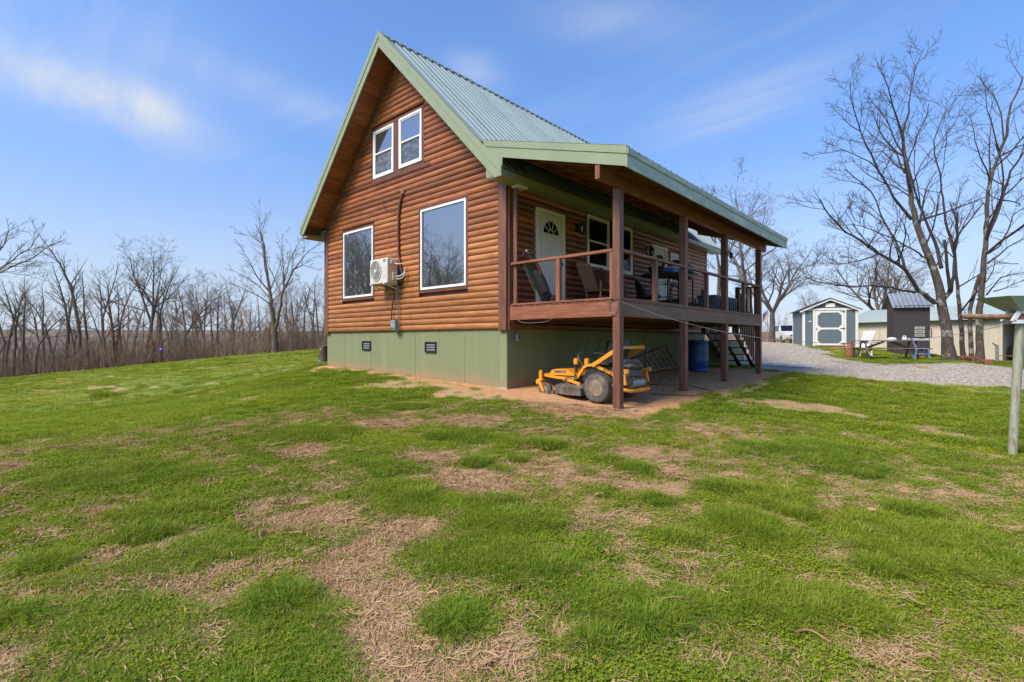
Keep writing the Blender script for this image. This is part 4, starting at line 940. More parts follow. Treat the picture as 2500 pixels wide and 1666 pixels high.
m_ = MB(); Mx = Matrix.Translation((.90, 0, .34)) @ Matrix.Rotation(R(90), 4, 'X'); m_.lathe([(.03, -.26), (.08, -.24), (.085, .24), (.03, .26)], 14, Mx); m_.build('muffler', 'grey', mw, smooth=True)
m_ = MB(); m_.box((.84, -.42, .30), (.96, -.1, .45), .02); m_.build('heat_shield', 'engine', mw)

# ------------------------------------------------------------------ other things under the porch
la = thing('aluminium_ladder', (.13, 5.2, gz(.15, 5.2)), 0, 'brown weathered ladder lying on edge against the green foundation', 'ladder')
def rail_l(p0, p1): return board('ladder_rail', p0, p1, .03, .075, 'ladder', la)
A0, A1, B0, B1 = Vector((.0, -.25, .36)), Vector((.0, 2.0, .76)), Vector((.06, .15, .06)), Vector((.06, 2.65, .10))
rail_l(A0, A1); rail_l(B0, B1)
for k in range(8):
    f = (k + .4) / 8; board('rung', A0.lerp(A1, f), B0.lerp(B1, f), .028, .045, 'ladder', la, up=(1, 0, 0))
bz = gz(.98, 7.35)
br = thing('plastic_barrel', (.98, 7.35, bz), 0, 'blue plastic drum standing beside the foundation under the porch', 'barrel')
m_ = MB(); m_.lathe([(.26, 0), (.285, .02), (.287, .05), (.275, .075), (.288, .11), (.293, .30), (.297, .33), (.293, .36), (.294, .58), (.298, .61), (.294, .64), (.288, .80), (.275, .83), (.287, .86), (.287, .90), (.27, .915)], 32); m_.build('drum', 'blue', br, smooth=True)
m_ = MB(); m_.lathe([(.255, .88), (.26, .9), (.1, .905)], 32); m_.build('drum_lid', 'blue', br)
for x_ in (-.12, .12): m_ = MB(); m_.lathe([(.035, .905), (.035, .93), (.02, .935)], 12, Matrix.Translation((x_, 0, 0))); m_.build('bung', 'black', br)
def ground_path(pts, lift, n=10):
    out = []
    for a_, b_ in zip(pts, pts[1:]):
        for k in range(n):
            f = k / n; x_, y_ = a_[0] + (b_[0] - a_[0]) * f, a_[1] + (b_[1] - a_[1]) * f; out.append(Vector((x_, y_, gz(x_, y_) + lift)))
    out.append(Vector((pts[-1][0], pts[-1][1], gz(*pts[-1]) + lift))); return out
pv = thing('drain_pipe', (0, 0, 0), 0, 'white plastic drain pipe lying on the gravel beyond the porch stairs', 'pipe')
m_ = MB(); m_.tube(ground_path([(.05, 11.0), (1.6, 11.1), (3.2, 11.6)], .055, 6), .055, 10); m_.build('pipe_run', 'pvc', pv, smooth=True)
m_ = MB(); m_.tube([(.35, 11.02, gz(.35, 11) + .05), (.35, 11.02, gz(.35, 11) + .36)], .05, 10); m_.build('riser', 'pvc', pv, smooth=True)
m_ = MB(); m_.lathe([(.06, 0), (.062, .1), (.05, .11)], 12, Matrix.Translation((.35, 11.02, gz(.35, 11) + .26))); m_.build('riser_coupling', 'pvc', pv)
m_ = MB(); m_.tube(ground_path([(2.2, 1.9), (2.9, 2.3), (3.0, 3.1), (2.3, 3.6), (1.6, 3.0)], .012, 8) + [Vector((1.2, 3.6, .4)), Vector((1.0, 3.9, 1.1)), Vector((1.1, 4.0, 1.42))], .007, 6)
tag(m_.build('black_hose', 'wireblack', None, smooth=True), 'thin black hose looping from the deck down across the dirt', 'hose')
m_ = MB(); m_.tube(ground_path([(1.9, 2.9), (1.3, 4.6)], .02, 3), .018, 6); tag(m_.build('metal_rod', 'steel', None), 'straight grey rod lying on dirt behind the mower', 'rod')
m_ = MB(); m_.tube([(.28, -.03, 1.42), (.38, -.04, 1.36), (.5, -.05, 1.335), (.65, -.055, 1.325), (.8, -.06, 1.33), (.95, -.05, 1.335), (1.08, -.04, 1.355), (1.18, -.03, 1.41)], .005, 6); tag(m_.build('hanging_cord', 'wire', None, smooth=True), 'grey cord drooping below the front edge of the deck', 'cord')
m_ = MB()
for k in range(3):
    m_.tube([(2.46 + .10 * math.cos(t_) * (.7 + .2 * k), -.02 - .008 * k, 1.57 + .135 * math.sin(t_)) for t_ in np.linspace(0, 2 * math.pi, 21)[:-1]], .0035, 5, closed=True)
tag(m_.build('wire_coil', 'wire', None, smooth=True), 'loop of grey wire wound at the front corner of the deck', 'wire')
PB = Vector((2.585, -.01, 1.65)); PE = None

# ------------------------------------------------------------------ on the porch (deck top 1.692)
DT = 1.693
def rocking_chair(loc, rz, label, wood, seatm):
    c = thing('rocking_chair', loc, rz, label, 'chair', 'rocking chairs on the porch')
    for s in (-1, 1):
        m_ = MB(); m_.tube([(s * .24, -.45 + .1 * k, .035 + .022 * (k - 4.5) ** 2 * .16) for k in range(10)], .018, 6); m_.build('rocker', wood, c, smooth=True)
        board('leg', (s * .21, .22, .07), (s * .22, .24, .62), .035, .035, wood, c); board('leg', (s * .20, -.2, .06), (s * .2, -.2, .42), .035, .035, wood, c)
        board('back_post', (s * .20, -.2, .40), (s * .23, -.5, 1.08), .035, .035, wood, c)
    m_ = MB(); m_.box((-.25, -.22, .40), (.25, .28, .435), .012); m_.build('seat', wood, c)
    m_ = MB(); m_.prism([(-.2, -.225, .46), (.2, -.225, .46), (.21, -.475, 1.03), (-.21, -.475, 1.03)], (0, .015, .008)); m_.build('backrest', seatm, c)
    board('top_slat', (-.23, -.49, 1.06), (.23, -.49, 1.06), .03, .09, wood, c); board('stretcher', (-.2, .23, .24), (.2, .23, .24), .022, .022, wood, c); board('stretcher', (-.2, -.2, .22), (.2, -.2, .22), .022, .022, wood, c)
    return c
rocking_chair((.72, 2.32, DT), R(-100), 'light oak rocking chair with cane back nearest the white door', 'oak', 'cane')
rocking_chair((.62, 3.05, DT), R(-100), 'dark wood rocking chair behind the light oak one', 'oakdark', 'oakdark')
gb = thing('golf_bag', (.62, .38, DT), R(60), 'black golf bag on a pull cart leaning by the porch rail', 'golf bag')
ax_ = Vector((-.42, 0, .9)).normalized(); b0 = Vector((.1, 0, .1)); TQ = ax_.to_track_quat('Z', 'Y').to_matrix().to_4x4(); TQ.translation = b0
m_ = MB(); m_.lathe([(.10, 0), (.125, .03), (.125, .25), (.115, .5), (.125, .75), (.135, .85), (.125, .87)], 16, TQ); m_.build('bag_body', 'black', gb, smooth=True)
m_ = MB(); m_.lathe([(.03, 0), (.09, .06), (.10, .3), (.08, .5), (.02, .55)], 12, TQ @ Matrix.Translation((.1, 0, .12))); m_.build('bag_pocket', 'black', gb, smooth=True)
m_ = MB(); m_.tube([TQ @ Vector((.12, .02, .45)), TQ @ Vector((.2, .03, .6)), TQ @ Vector((.2, .02, .75)), TQ @ Vector((.13, 0, .84))], .03, 6); m_.build('strap', 'red', gb, smooth=True)
for s in (-.07, .07):
    m_ = MB(); m_.tube([TQ @ Vector((s, -.14, -.05)), TQ @ Vector((s * .8, -.15, .9))], .008, 6); m_.build('cart_rod', 'steel' if s < 0 else 'cyan', gb)
m_ = MB(); m_.tube([TQ @ Vector((-.07, -.14, .3)), TQ @ Vector((.07, -.14, .3))], .006, 5); m_.tube([TQ @ Vector((-.07, -.15, .62)), TQ @ Vector((.07, -.15, .62))], .006, 5); m_.build('cart_rod', 'cyan', gb)
for y_ in (-.13, .13):
    m_ = MB(); Mx = Matrix.Translation((.2, y_, .1)) @ Matrix.Rotation(R(90), 4, 'X'); m_.lathe([(.06, -.02), (.1, -.02), (.105, 0), (.1, .02), (.06, .02)], 18, Mx); wq = m_.build('cart_wheel', 'black', gb, smooth=True)
    m_ = MB(); m_.tube([(.2 + .07 * math.cos(t_), y_ - .024, .1 + .07 * math.sin(t_)) for t_ in np.linspace(0, 2 * math.pi, 17)[:-1]], .006, 5, closed=True); m_.build('wheel_ring', 'cyan', wq)
for k in range(6):
    a_ = TQ @ Vector((.06 * math.cos(k), .06 * math.sin(k), .8)); b_ = TQ @ Vector((.09 * math.cos(k * 1.3), .09 * math.sin(k * 1.3), 1.0 + .03 * (k % 3))); m_ = MB(); m_.tube([a_, b_], .007, 5); m_.box(b_ - Vector((.03, .02, .02)), b_ + Vector((.03, .02, .025)), .012); m_.build('golf_club', 'carton' if k == 2 else 'black', gb)
# barrel-back patio chair
pc = thing('patio_chair', (1.0, 4.15, DT), R(-70), 'black round-backed patio armchair past the rocking chairs', 'chair')
m_ = MB(); pr = []
for k in range(13):
    a_ = R(180 + 180 * k / 12); pr.append((.3 * math.cos(a_), .28 * math.sin(a_), .40)); 
n = len(pr); top = [(x * 1.08, y * 1.15 - .03, .40 + .42 * math.sin(math.pi * k / (n - 1)) ** .6 + .05) for k, (x, y, z_) in enumerate(pr)]
m_.add([Vector(p) for p in pr + top] + [Vector((p[0] * .92, p[1] * .92, p[2])) for p in pr + top], [(i, i + 1, n + i + 1, n + i) for i in range(n - 1)] + [(2 * n + i, 2 * n + i + 1, 3 * n + i + 1, 3 * n + i) for i in range(n - 1)] + [(n + i, n + i + 1, 3 * n + i + 1, 3 * n + i) for i in range(n - 1)]); m_.build('backrest', 'black', pc, smooth=True)
m_ = MB(); m_.lathe([(.27, .36), (.3, .38), (.3, .42), (.25, .45)], 20); m_.build('seat', 'black', pc, smooth=True)
for k in range(4):
    a_ = R(45 + 90 * k); m_ = MB(); m_.tube([(.22 * math.cos(a_), .22 * math.sin(a_), .37), (.29 * math.cos(a_), .29 * math.sin(a_), 0)], .014, 6); m_.build('leg', 'iron', pc)
lt = thing('low_side_table', (1.25, 4.95, DT), R(10), 'low dark patio side table beside the black armchair', 'table')
m_ = MB(); m_.lathe([(.02, .30), (.36, .305), (.37, .32), (.36, .33), (.02, .33)], 24); m_.build('table_top', 'black', lt)
for k in range(4): a_ = R(45 + 90 * k); m_ = MB(); m_.tube([(.25 * math.cos(a_), .25 * math.sin(a_), .3), (.3 * math.cos(a_), .3 * math.sin(a_), 0)], .012, 6); m_.build('leg', 'iron', lt)
# tall wrought-iron table with glass top
bt = thing('bar_table', (1.72, 3.5, DT), R(20), 'tall wrought iron patio table with dark round top', 'table')
m_ = MB(); m_.lathe([(.05, .80), (.50, .805), (.52, .815), (.50, .825), (.05, .825)], 32); m_.build('table_top', 'black', bt)
m_ = MB(); m_.tube([(.5 * math.cos(t_), .5 * math.sin(t_), .80) for t_ in np.linspace(0, 2 * math.pi, 33)[:-1]], .014, 6, closed=True); m_.build('top_rim', 'iron', bt)
for k in range(4):
    a_ = R(45 + 90 * k); c_, s_ = math.cos(a_), math.sin(a_); m_ = MB(); m_.tube([(.45 * c_, .45 * s_, .80), (.34 * c_, .34 * s_, .68), (.22 * c_, .22 * s_, .50), (.2 * c_, .2 * s_, .3), (.26 * c_, .26 * s_, .1), (.33 * c_, .33 * s_, 0)], .013, 6); m_.build('leg', 'iron', bt, smooth=True)
for z_, r_ in ((.3, .2), (.62, .3)): m_ = MB(); m_.tube([(r_ * math.cos(t_), r_ * math.sin(t_), z_) for t_ in np.linspace(0, 2 * math.pi, 25)[:-1]], .009, 5, closed=True); m_.build('ring', 'iron', bt)
# grill with white-edged shelves behind it
gr = thing('gas_grill', (1.2, 5.6, DT), R(0), 'black barbecue grill with two pale side shelves on the porch', 'grill')
m_ = MB(); m_.box((-.22, -.36, .82), (.22, .36, 1.0), .06); m_.build('firebox', 'blackmetal', gr)
m_ = MB(); Mx = Matrix.Translation((0, 0, 1.0)) @ Matrix.Rotation(R(90), 4, 'X'); m_.prism([(.23 * math.cos(t_), .24 * math.sin(t_) , -.36) for t_ in np.linspace(0, math.pi, 13)], (0, 0, .72), Mx); m_.build('lid', 'blackmetal', gr)
for y_ in (-.62, .62): m_ = MB(); m_.box((-.2, y_ - .24, 1.0), (.24, y_ + .24, 1.035), .006); m_.build('side_shelf', 'plwhite', gr)
for x_ in (-.2, .2):
    for y_ in (-.34, .34): board('leg', (x_, y_, 0), (x_, y_, .84), .035, .035, 'iron', gr)
m_ = MB(); m_.tube([(.25, -.3, 1.06), (.28, -.28, 1.06), (.28, .28, 1.06), (.25, .3, 1.06)], .01, 6); m_.build('lid_handle', 'steel', gr); gr.scale = (1, 1, 1.15)
tag(MB().box((1.03, 6.02, DT + 1.192), (1.38, 6.4, DT + 1.33), .008).build('cardboard_carton', 'carton', None), 'beige carton lying on the grill side shelf', 'box')
m_ = MB(); m_.box((1.62, 3.62, DT + .826), (1.9, 3.92, DT + 1.0), .03); m_.build('bag_tmp', 'coolerblue', None); bg_ = bpy.data.objects['bag_tmp']; bg_.name = 'cooler_bag'; tag(bg_, 'blue soft cooler bag on the tall iron table', 'bag')
m_ = MB(); m_.lathe([(.1, 0), (.17, .05), (.18, .13), (.19, .14), (.17, .14)], 18, Matrix.Translation((1.66, 3.25, DT + .826))); tag(m_.build('iron_pot', 'blackmetal', None, smooth=True), 'black round pot on the tall iron table', 'pot')
def tote(loc, rz, label):
    c = thing('storage_tote', loc, rz, label, 'tote', 'lidded totes by the porch rail')
    m_ = MB(); lo = [(-.3, -.19), (.3, -.19), (.3, .19), (-.3, .19)]; vs_ = [Vector((x, y, 0)) for x, y in lo] + [Vector((x * 1.12, y * 1.15, .38)) for x, y in lo]; m_.add(vs_, [(3, 2, 1, 0), (4, 5, 6, 7)] + [(i, (i + 1) % 4, 4 + (i + 1) % 4, 4 + i) for i in range(4)]); m_.build('tub', 'tote', c)
    MB().box((-.36, -.24, .375), (.36, .24, .43), .015).build('lid', 'tote', c)
    for k in range(4): MB().box((-.24 + k * .14, -.24, .04), (-.2 + k * .14, -.185, .36), .006).build('rib', 'tote', c)
    for s in (-1, 1): MB().box((s * .33, -.08, .3), (s * .37, .08, .33), .006).build('handle', 'tote', c)
tote((2.1, 4.55 + .85, DT), R(90), 'slate plastic tote with lid, nearer of two by the porch rail'); tote((2.1, 6.35, DT), R(90), 'slate plastic tote with lid, farther of two by the porch rail')
bn_ = thing('porch_bench', (.5, 8.55 - .3, DT), R(-90), 'dark wooden bench against the far end of the log wall', 'bench')
MB().box((-.6, -.2, .42), (.6, .2, .46), .008).build('seat', 'trim', bn_)
for x_ in (-.55, .55):
    for y_ in (-.17, .17): board('leg', (x_, y_, 0), (x_, y_, .42 if y_ > 0 else .7), .06, .06, 'trim', bn_)
board('backrest', (-.6, -.18, .66), (.6, -.18, .66), .04, .09, 'trim', bn_)
def sconce(loc, rz, label, sc=1.0):
    c = thing('wall_sconce', loc, rz, label, 'lamp', 'black lantern lights on the cabin')
    m_ = MB(); m_.box((-.06, -.02, -.1), (.06, .0, .1), .01); m_.build('backplate', 'blackmetal', c)
    m_ = MB(); m_.tube([(0, -.01, .06), (0, -.08, .12), (0, -.15, .08)], .01, 6); m_.build('arm', 'blackmetal', c, smooth=True)
    m_ = MB(); m_.lathe([(.02, .06), (.075, .02), (.08, .0), (.02, .0)], 6, Matrix.Translation((0, -.15, .02))); m_.build('cap', 'blackmetal', c)
    m_ = MB(); m_.lathe([(.05, -.16), (.065, 0)], 6, Matrix.Translation((0, -.15, .02))); m_.build('glass', 'glass_dark', c)
    for k in range(6): a_ = R(60 * k); m_ = MB(); m_.tube([(.05 * math.cos(a_), -.15 + .05 * math.sin(a_), -.14), (.066 * math.cos(a_), -.15 + .066 * math.sin(a_), .02)], .006, 4); m_.build('cage_bar', 'blackmetal', c)
    m_ = MB(); m_.lathe([(.02, -.2), (.055, -.16), (.055, -.15)], 6, Matrix.Translation((0, -.15, .02))); m_.build('base', 'blackmetal', c); c.scale = (sc, sc, sc)
sconce((.05, 2.40, 3.66), R(90), 'black lantern on the log wall between the near door and windows')
sconce((.05, 5.95, 3.60), R(90), 'black lantern on the log wall before the farther door')
sconce((2.575, 5.18, 3.1), R(90), 'small black lantern on the outer side of the third porch post', .6)
m_ = MB(); m_.tube([(2.1, 3.9, 3.6), (2.1, 3.92, 3.0), (2.12, 3.9, 2.4), (2.1, 3.9, 1.95)], .006, 5); m_.box((2.08, 3.88, 1.88), (2.12, 3.92, 1.96), .01); tag(m_.build('pull_cord', 'plwhite', None), 'thin white cord hanging from the porch ceiling', 'cord')
cam2 = thing('security_camera', (.07, .18, 3.95), R(0), 'small dark camera under the eave at the cabin corner', 'camera')
m_ = MB(); m_.lathe([(.03, 0), (.05, .01), (.05, .05), (.02, .08)], 12, Matrix.Rotation(R(90), 4, 'Y')); m_.build('housing', 'black', cam2, smooth=True); MB().box((-.02, -.02, .03), (.03, .02, .12), .005).build('mount', 'black', cam2)
RZ0 = math.atan2(RT[1], RT[0])
def gpt(px, py, d):
    p = at(px, py, d); p.z = gz(p.x, p.y); return p
# ------------------------------------------------------------------ clothes-line pole with dish
pb = at(2470, 1112, 6.72); pt_ = at(2491, 786, 6.72)
po = thing('clothesline_post', (pb.x, pb.y, gz(pb.x, pb.y)), RZ0, 'weathered steel clothesline post with rusty crossbar at right of the lawn', 'post')
H_ = pt_.z - po.location.z; lean = (Vector((pt_.x, pt_.y, 0)) - Vector((pb.x, pb.y, 0))).length
m_ = MB(); m_.tube([(0, 0, -.2), (lean * .5, 0, H_ * .5), (lean, 0, H_)], .05, 16); m_.build('pole', 'galv', po, smooth=True)
m_ = MB(); m_.tube([(-.67, 0, H_ + .075), (.0, 0, H_ + .072), (.8, 0, H_ + .07)], .034, 12); m_.build('crossbar', 'rust', po, smooth=True)
m_ = MB(); m_.tube([(-.66, 0, H_ + .075), (-.675, 0, H_ + .075)], .022, 12); m_.build('crossbar_end', 'ink', po)
# white trapezoid bracket
tz0, tz1 = H_ + .005, H_ + .14; cx_ = lean + .03
m_ = MB()
A_ = [(-.20, tz0), (.20, tz0), (.115, tz1), (-.115, tz1)]
for a_, b_ in zip(A_, A_[1:] + A_[:1]): m_.bar((cx_ + a_[0], -.07, a_[1]), (cx_ + b_[0], -.07, b_[1]), .05, .026, up=(0, 1, 0))
for a_, b_ in zip(A_, A_[1:] + A_[:1]): m_.bar((cx_ + a_[0], .07, a_[1]), (cx_ + b_[0], .07, b_[1]), .05, .026, up=(0, 1, 0))
m_.build('bracket', 'plwhite', po)
m_ = MB(); m_.box((cx_ - .09, -.05, tz0 + .02), (cx_ + .08, .05, tz1 - .03), .01); m_.build('bracket_block', 'rust', po)
# wide tray above: open funnel of sheet metal
z1_ = H_ + .335; z0_ = H_ + .145
top = [(-.37, -.2), (.42, -.2), (.42, .3), (-.37, .3)]; bot = [(-.12, -.1), (.18, -.1), (.18, .12), (-.12, .12)]
m_ = MB(); m_.add([Vector((cx_ + x, y, z1_)) for x, y in top] + [Vector((cx_ + x, y, z0_)) for x, y in bot] + [Vector((cx_ + x * .98, y * .98, z1_ - .004)) for x, y in top] + [Vector((cx_ + x * .95, y * .95, z0_ + .006)) for x, y in bot],
   [(i, (i + 1) % 4, 4 + (i + 1) % 4, 4 + i) for i in range(4)] + [(8 + i, 8 + (i + 1) % 4, 12 + (i + 1) % 4, 12 + i) for i in range(4)] + [(i, (i + 1) % 4, 8 + (i + 1) % 4, 8 + i) for i in range(4)] + [(4, 5, 6, 7), (12, 13, 14, 15)])
m_.build('sheet_tray', 'dish', po)
# the line itself
e0 = Vector((2.585, -.012, 1.655)); e1 = Vector(po.location) + Vector((RT[0] * lean, RT[1] * lean, H_ + .0))
m_ = MB(); pts = []
for k in range(33):
    f = k / 32; p_ = e0.lerp(e1, f); p_.z -= .47 * 4 * f * (1 - f); pts.append(p_)
m_.tube(pts, .0035, 6); tag(m_.build('clothesline_wire', 'wire', None, smooth=True), 'slack grey line strung from the deck corner to the steel post', 'wire')

# ------------------------------------------------------------------ shed
SD = 26.5; sp = at(1960.5, 846, SD); sz = at(1960.5, 845.5, SD).z
sh = thing('garden_shed', (sp.x, sp.y, sz), RZ0 - R(20), 'slate blue garden shed with white trim and double-panel door', 'shed')
SW, SLn, SH_, SPk = 2.45, 3.0, 1.93, 2.45
MB().box((-.0, .03, .0), (SW, SLn, SH_), .004).build('wall', 'shedblue', sh)
MB().prism([(0.0, .03, SH_), (SW, .03, SH_), (SW / 2, .03, SPk - .03)], (0, SLn - .03, 0)).build('gable', 'shedblue', sh)
for s in (0, 1):
    x0_, x1_ = (-.16, SW / 2) if s == 0 else (SW / 2, SW + .16)
    sl_ = (SPk - SH_ + .02) / (SW / 2); f = lambda x: SPk + .02 - abs(x - SW / 2) * sl_
    MB().prism([(x0_, -.14, f(x0_)), (x1_, -.14, f(x1_)), (x1_, -.14, f(x1_) + .045), (x0_, -.14, f(x0_) + .045)], (0, SLn + .28, 0)).build('roof_slope', 'shingle', sh)
    MB().prism([(x0_ + (.0 if s == 0 else 0), -.125, f(x0_) - .085), (x1_, -.125, f(x1_) - .085), (x1_, -.125, f(x1_) - .002), (x0_, -.125, f(x0_) - .002)], (0, .03, 0)).build('rake_trim', 'shedtrim', sh)
T = 'shedtrim'
boxpart('corner_trim', (-.015, -.01, 0), (.10, .04, SH_), T, sh); boxpart('corner_trim', (SW - .10, -.01, 0), (SW + .015, .04, SH_), T, sh); boxpart('corner_trim', (-.016, .04, 0), (.01, .13, SH_), T, sh); boxpart('corner_trim', (-.016, SLn - .1, 0), (.01, SLn + .01, SH_), T, sh)
boxpart('eave_trim', (.0, -.016, SH_ - .05), (SW, .025, SH_ + .05), T, sh)
boxpart('gable_vent', (SW / 2 - .2, -.02, SH_ + .1), (SW / 2 + .22, .028, SH_ + .3), T, sh)
dx0, dx1, dz1 = .55, 1.86, SH_ - .08
boxpart('door_casing', (dx0 - .09, -.012, .02), (dx0, .028, SH_ - .05), T, sh); boxpart('door_casing', (dx1, -.012, .02), (dx1 + .09, .028, SH_ - .05), T, sh)
boxpart('door_header_gap', (dx0, .0, dz1), (dx1, .029, SH_ - .052), 'ink', sh, 0)
dr = boxpart('shed_door', (dx0 + .01, .0, .06), (dx1 - .01, .028, dz1), 'shedblue', sh)
boxpart('door_rail', (dx0 + .01, -.02, .06), (dx1 - .01, -.001, .16), T, dr); boxpart('door_rail', (dx0 + .01, -.02, dz1 - .1), (dx1 - .01, -.001, dz1), T, dr); boxpart('door_rail', (dx0 + .12, -.02, .88), (dx1 - .12, -.001, .98), T, dr)
boxpart('door_stile', (dx0 + .01, -.019, .16), (dx0 + .12, -.001, dz1 - .1), T, dr); boxpart('door_stile', (dx1 - .12, -.019, .16), (dx1 - .01, -.001, dz1 - .1), T, dr)
for za, zb in ((.16, .88), (.98, dz1 - .1)):
    for x_, sx in ((dx0 + .12, 1), (dx1 - .12, -1)):
        for z_, sz_ in ((za, 1), (zb, -1)):
            MB().prism([(x_, -.018, z_), (x_ + sx * .15, -.018, z_), (x_, -.018, z_ + sz_ * .15)], (0, .016, 0)).build('door_corner', T, dr)
for z_ in (.14, .93, dz1 - .06):
    m_ = MB(); m_.prism([(dx1 - .2, -.026, z_ - .008), (dx1 - .02, -.026, z_ - .03), (dx1 + .02, -.026, z_ - .05), (dx1 + .02, -.026, z_ + .05), (dx1 - .02, -.026, z_ + .03), (dx1 - .2, -.026, z_ + .008)], (0, .006, 0)); m_.build('hinge', 'iron', dr)
m_ = MB(); m_.lathe([(.015, 0), (.03, .02), (.02, .05)], 10, Matrix.Translation((dx0 + .07, -.02, .92)) @ Matrix.Rotation(R(90), 4, 'X')); m_.build('door_knob', 'iron', dr)
MB().box((.26, .0, 1.28), (.38, .029, 1.33), .004).build('sill_plate', 'plwhite', sh)
boxpart('floor_frame', (.02, .0, -.1), (SW - .02, SLn - .02, .0), 'skid', sh); boxpart('ramp', (.35, -.3, -.09), (1.95, -.005, -.03), 'skid', sh)
for x_ in (.3, 1.2, 2.1): boxpart('skid', (x_ - .06, -.05, -.25), (x_ + .06, SLn, -.1), 'skid', sh)
# ------------------------------------------------------------------ outhouse
op = at(2185.6, 858, 25.0); OWd, ODp, OHt = 1.42, 1.0, 2.42; oz = gz(op.x, op.y) - .03
oh = thing('outhouse', (op.x, op.y, oz), RZ0 - R(17), 'dark brown outhouse with bare tin roof behind the picnic table', 'outhouse')
MB().box((0, 0, -.1), (OWd, ODp, OHt), .01).build('wall', 'outh', oh)
for k in range(9): boxpart('batten', (k * OWd / 8 - .012, -.012, 0), (k * OWd / 8 + .012, -.001, OHt), 'outh', oh)
boxpart('corner_trim', (-.02, -.02, 0), (.05, .02, OHt), 'outh', oh)
pkz = OHt + .62
MB().prism([(.0, 0, OHt), (.0, ODp, OHt), (.0, ODp / 2, pkz - .05)], (OWd, 0, 0)).build('gable', 'outh', oh)
for s in (0, 1):
    ya, yb = (-.14, ODp / 2) if s == 0 else (ODp + .14, ODp / 2)
    za = OHt - .13
    nrib = 9; vs_ = []; fs = []
    for k in range(nrib * 2 + 1):
        x_ = -.15 + k * (OWd + .3) / (nrib * 2); dz_ = .025 if k % 2 else 0; vs_ += [Vector((x_, ya, za + dz_)), Vector((x_, yb, pkz + dz_))]
    m_ = MB(); m_.add(vs_, [(2 * k, 2 * k + 2, 2 * k + 3, 2 * k + 1) for k in range(nrib * 2)]); m_.add([v - Vector((0, 0, .012)) for v in vs_], [(2 * k, 2 * k + 2, 2 * k + 3, 2 * k + 1) for k in range(nrib * 2)]); m_.build('roof_sheet', 'tin', oh)
boxpart('painted_eave_shadow', (-.05, -.09, OHt - .1), (OWd + .05, -.03, OHt - .02), 'ink', oh)  # near-black strip that paints in the shade under the eave
for k in range(3):
    pl = boxpart('plaque', (OWd - .62, -.03, 1.22 - k * .175), (OWd - .2, -.0125, 1.36 - k * .175), 'plaque', oh)
    for j in range(3): MB().box((OWd - .53 + j * .09, -.034, 1.275 - k * .175), (OWd - .47 + j * .09, -.0305, 1.305 - k * .175)).build('plaque_mark', 'ink', pl)
m_ = MB(); m_.bar((OWd, .3, 1.25), (OWd + .22, .3, 1.25), .03, .03); m_.bar((OWd + .2, .3, 1.25), (OWd + .2, .3, .85), .03, .03); m_.bar((OWd, .3, .87), (OWd + .22, .3, .87), .03, .03); m_.build('side_frame', 'outh', oh)
# ------------------------------------------------------------------ barn
bl = at(2070, 850, 33.0); brr = at(2441, 879, 26.5); bv = Vector((brr.x - bl.x, brr.y - bl.y, 0)); BL = bv.length
bn2 = thing('metal_barn', (bl.x, bl.y, .0), math.atan2(bv.y, bv.x), 'long low cream metal barn with pale green roof', 'barn')
EZ = 2.28; BD = 6.0; RDZ = EZ + .75; npan = 12; pw = BL / npan
for k in range(npan):
    m_ = MB(); x0_ = k * pw
    for j in range(5): 
        xa = x0_ + j * pw / 5; m_.box((xa + .02, -.012, -.8), (xa + pw / 5 - .02, .02, EZ), 0); m_.box((xa + pw / 5 - .02, -.03, -.8), (xa + pw / 5 + .02 - (.004 if j == 4 else 0), .02, EZ), .008)
    m_.build('wall_panel', 'barnwall', bn2)
MB().box((0, .02, -.8), (BL, .06, EZ)).build('wall', 'dark', bn2); MB().box((0, .06, -.8), (.06, BD, EZ)).build('wall', 'barnwall', bn2); MB().box((BL - .06, .07, -.8), (BL, BD, EZ)).build('wall', 'barnwall', bn2)
MB().prism([(.03, 0, EZ), (.03, BD, EZ), (.03, BD / 2, RDZ)], (.04, 0, 0)).build('gable', 'barnwall', bn2); MB().prism([(BL - .06, 0.05, EZ), (BL - .06, BD, EZ), (BL - .06, BD / 2, RDZ)], (.04, 0, 0)).build('gable', 'barnwall', bn2)
for s in (0, 1):
    ya, yb = (-.35, BD / 2) if s == 0 else (BD + .35, BD / 2); za = EZ - .12
    for k in range(npan):
        m_ = MB(); x0_ = k * (BL + .5) / npan - .25; w_2 = (BL + .5) / npan
        m_.add([Vector((x0_, ya, za)), Vector((x0_ + w_2, ya, za)), Vector((x0_ + w_2, yb, RDZ + .03)), Vector((x0_, yb, RDZ + .03)), Vector((x0_, ya, za - .02)), Vector((x0_ + w_2, ya, za - .02)), Vector((x0_ + w_2, yb, RDZ + .01)), Vector((x0_, yb, RDZ + .01))], [(0, 1, 2, 3), (7, 6, 5, 4), (0, 4, 5, 1), (0, 3, 7, 4), (1, 5, 6, 2)])
        for j in range(4): xa = x0_ + (j + .5) * w_2 / 4; m_.bar((xa, ya, za + .012), (xa, yb, RDZ + .042), .05, .03)
        m_.build('roof_panel', 'barnroof', bn2)
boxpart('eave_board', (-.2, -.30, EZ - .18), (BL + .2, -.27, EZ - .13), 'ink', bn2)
# open bay to the right
cp = thing('carport', (brr.x, brr.y, 0), math.atan2(bv.y, bv.x), 'dark open vehicle bay at the end of the cream barn', 'carport')
MB().box((.1, 5.0, -1), (5.5, 5.1, 2.3)).build('back_wall', 'dark', cp); MB().box((5.4, .0, -1), (5.5, 5.0, 2.3)).build('side_wall', 'dark', cp); MB().box((.02, -.1, 2.3), (5.6, 5.2, 2.38)).build('roof', 'barnroof', cp)
board('corner_post', (.07, -.02, -1), (.07, -.02, 2.3), .12, .12, 'barnwall', cp); MB().box((.12, .02, 2.05), (5.4, .06, 2.3)).build('header', 'dark', cp)

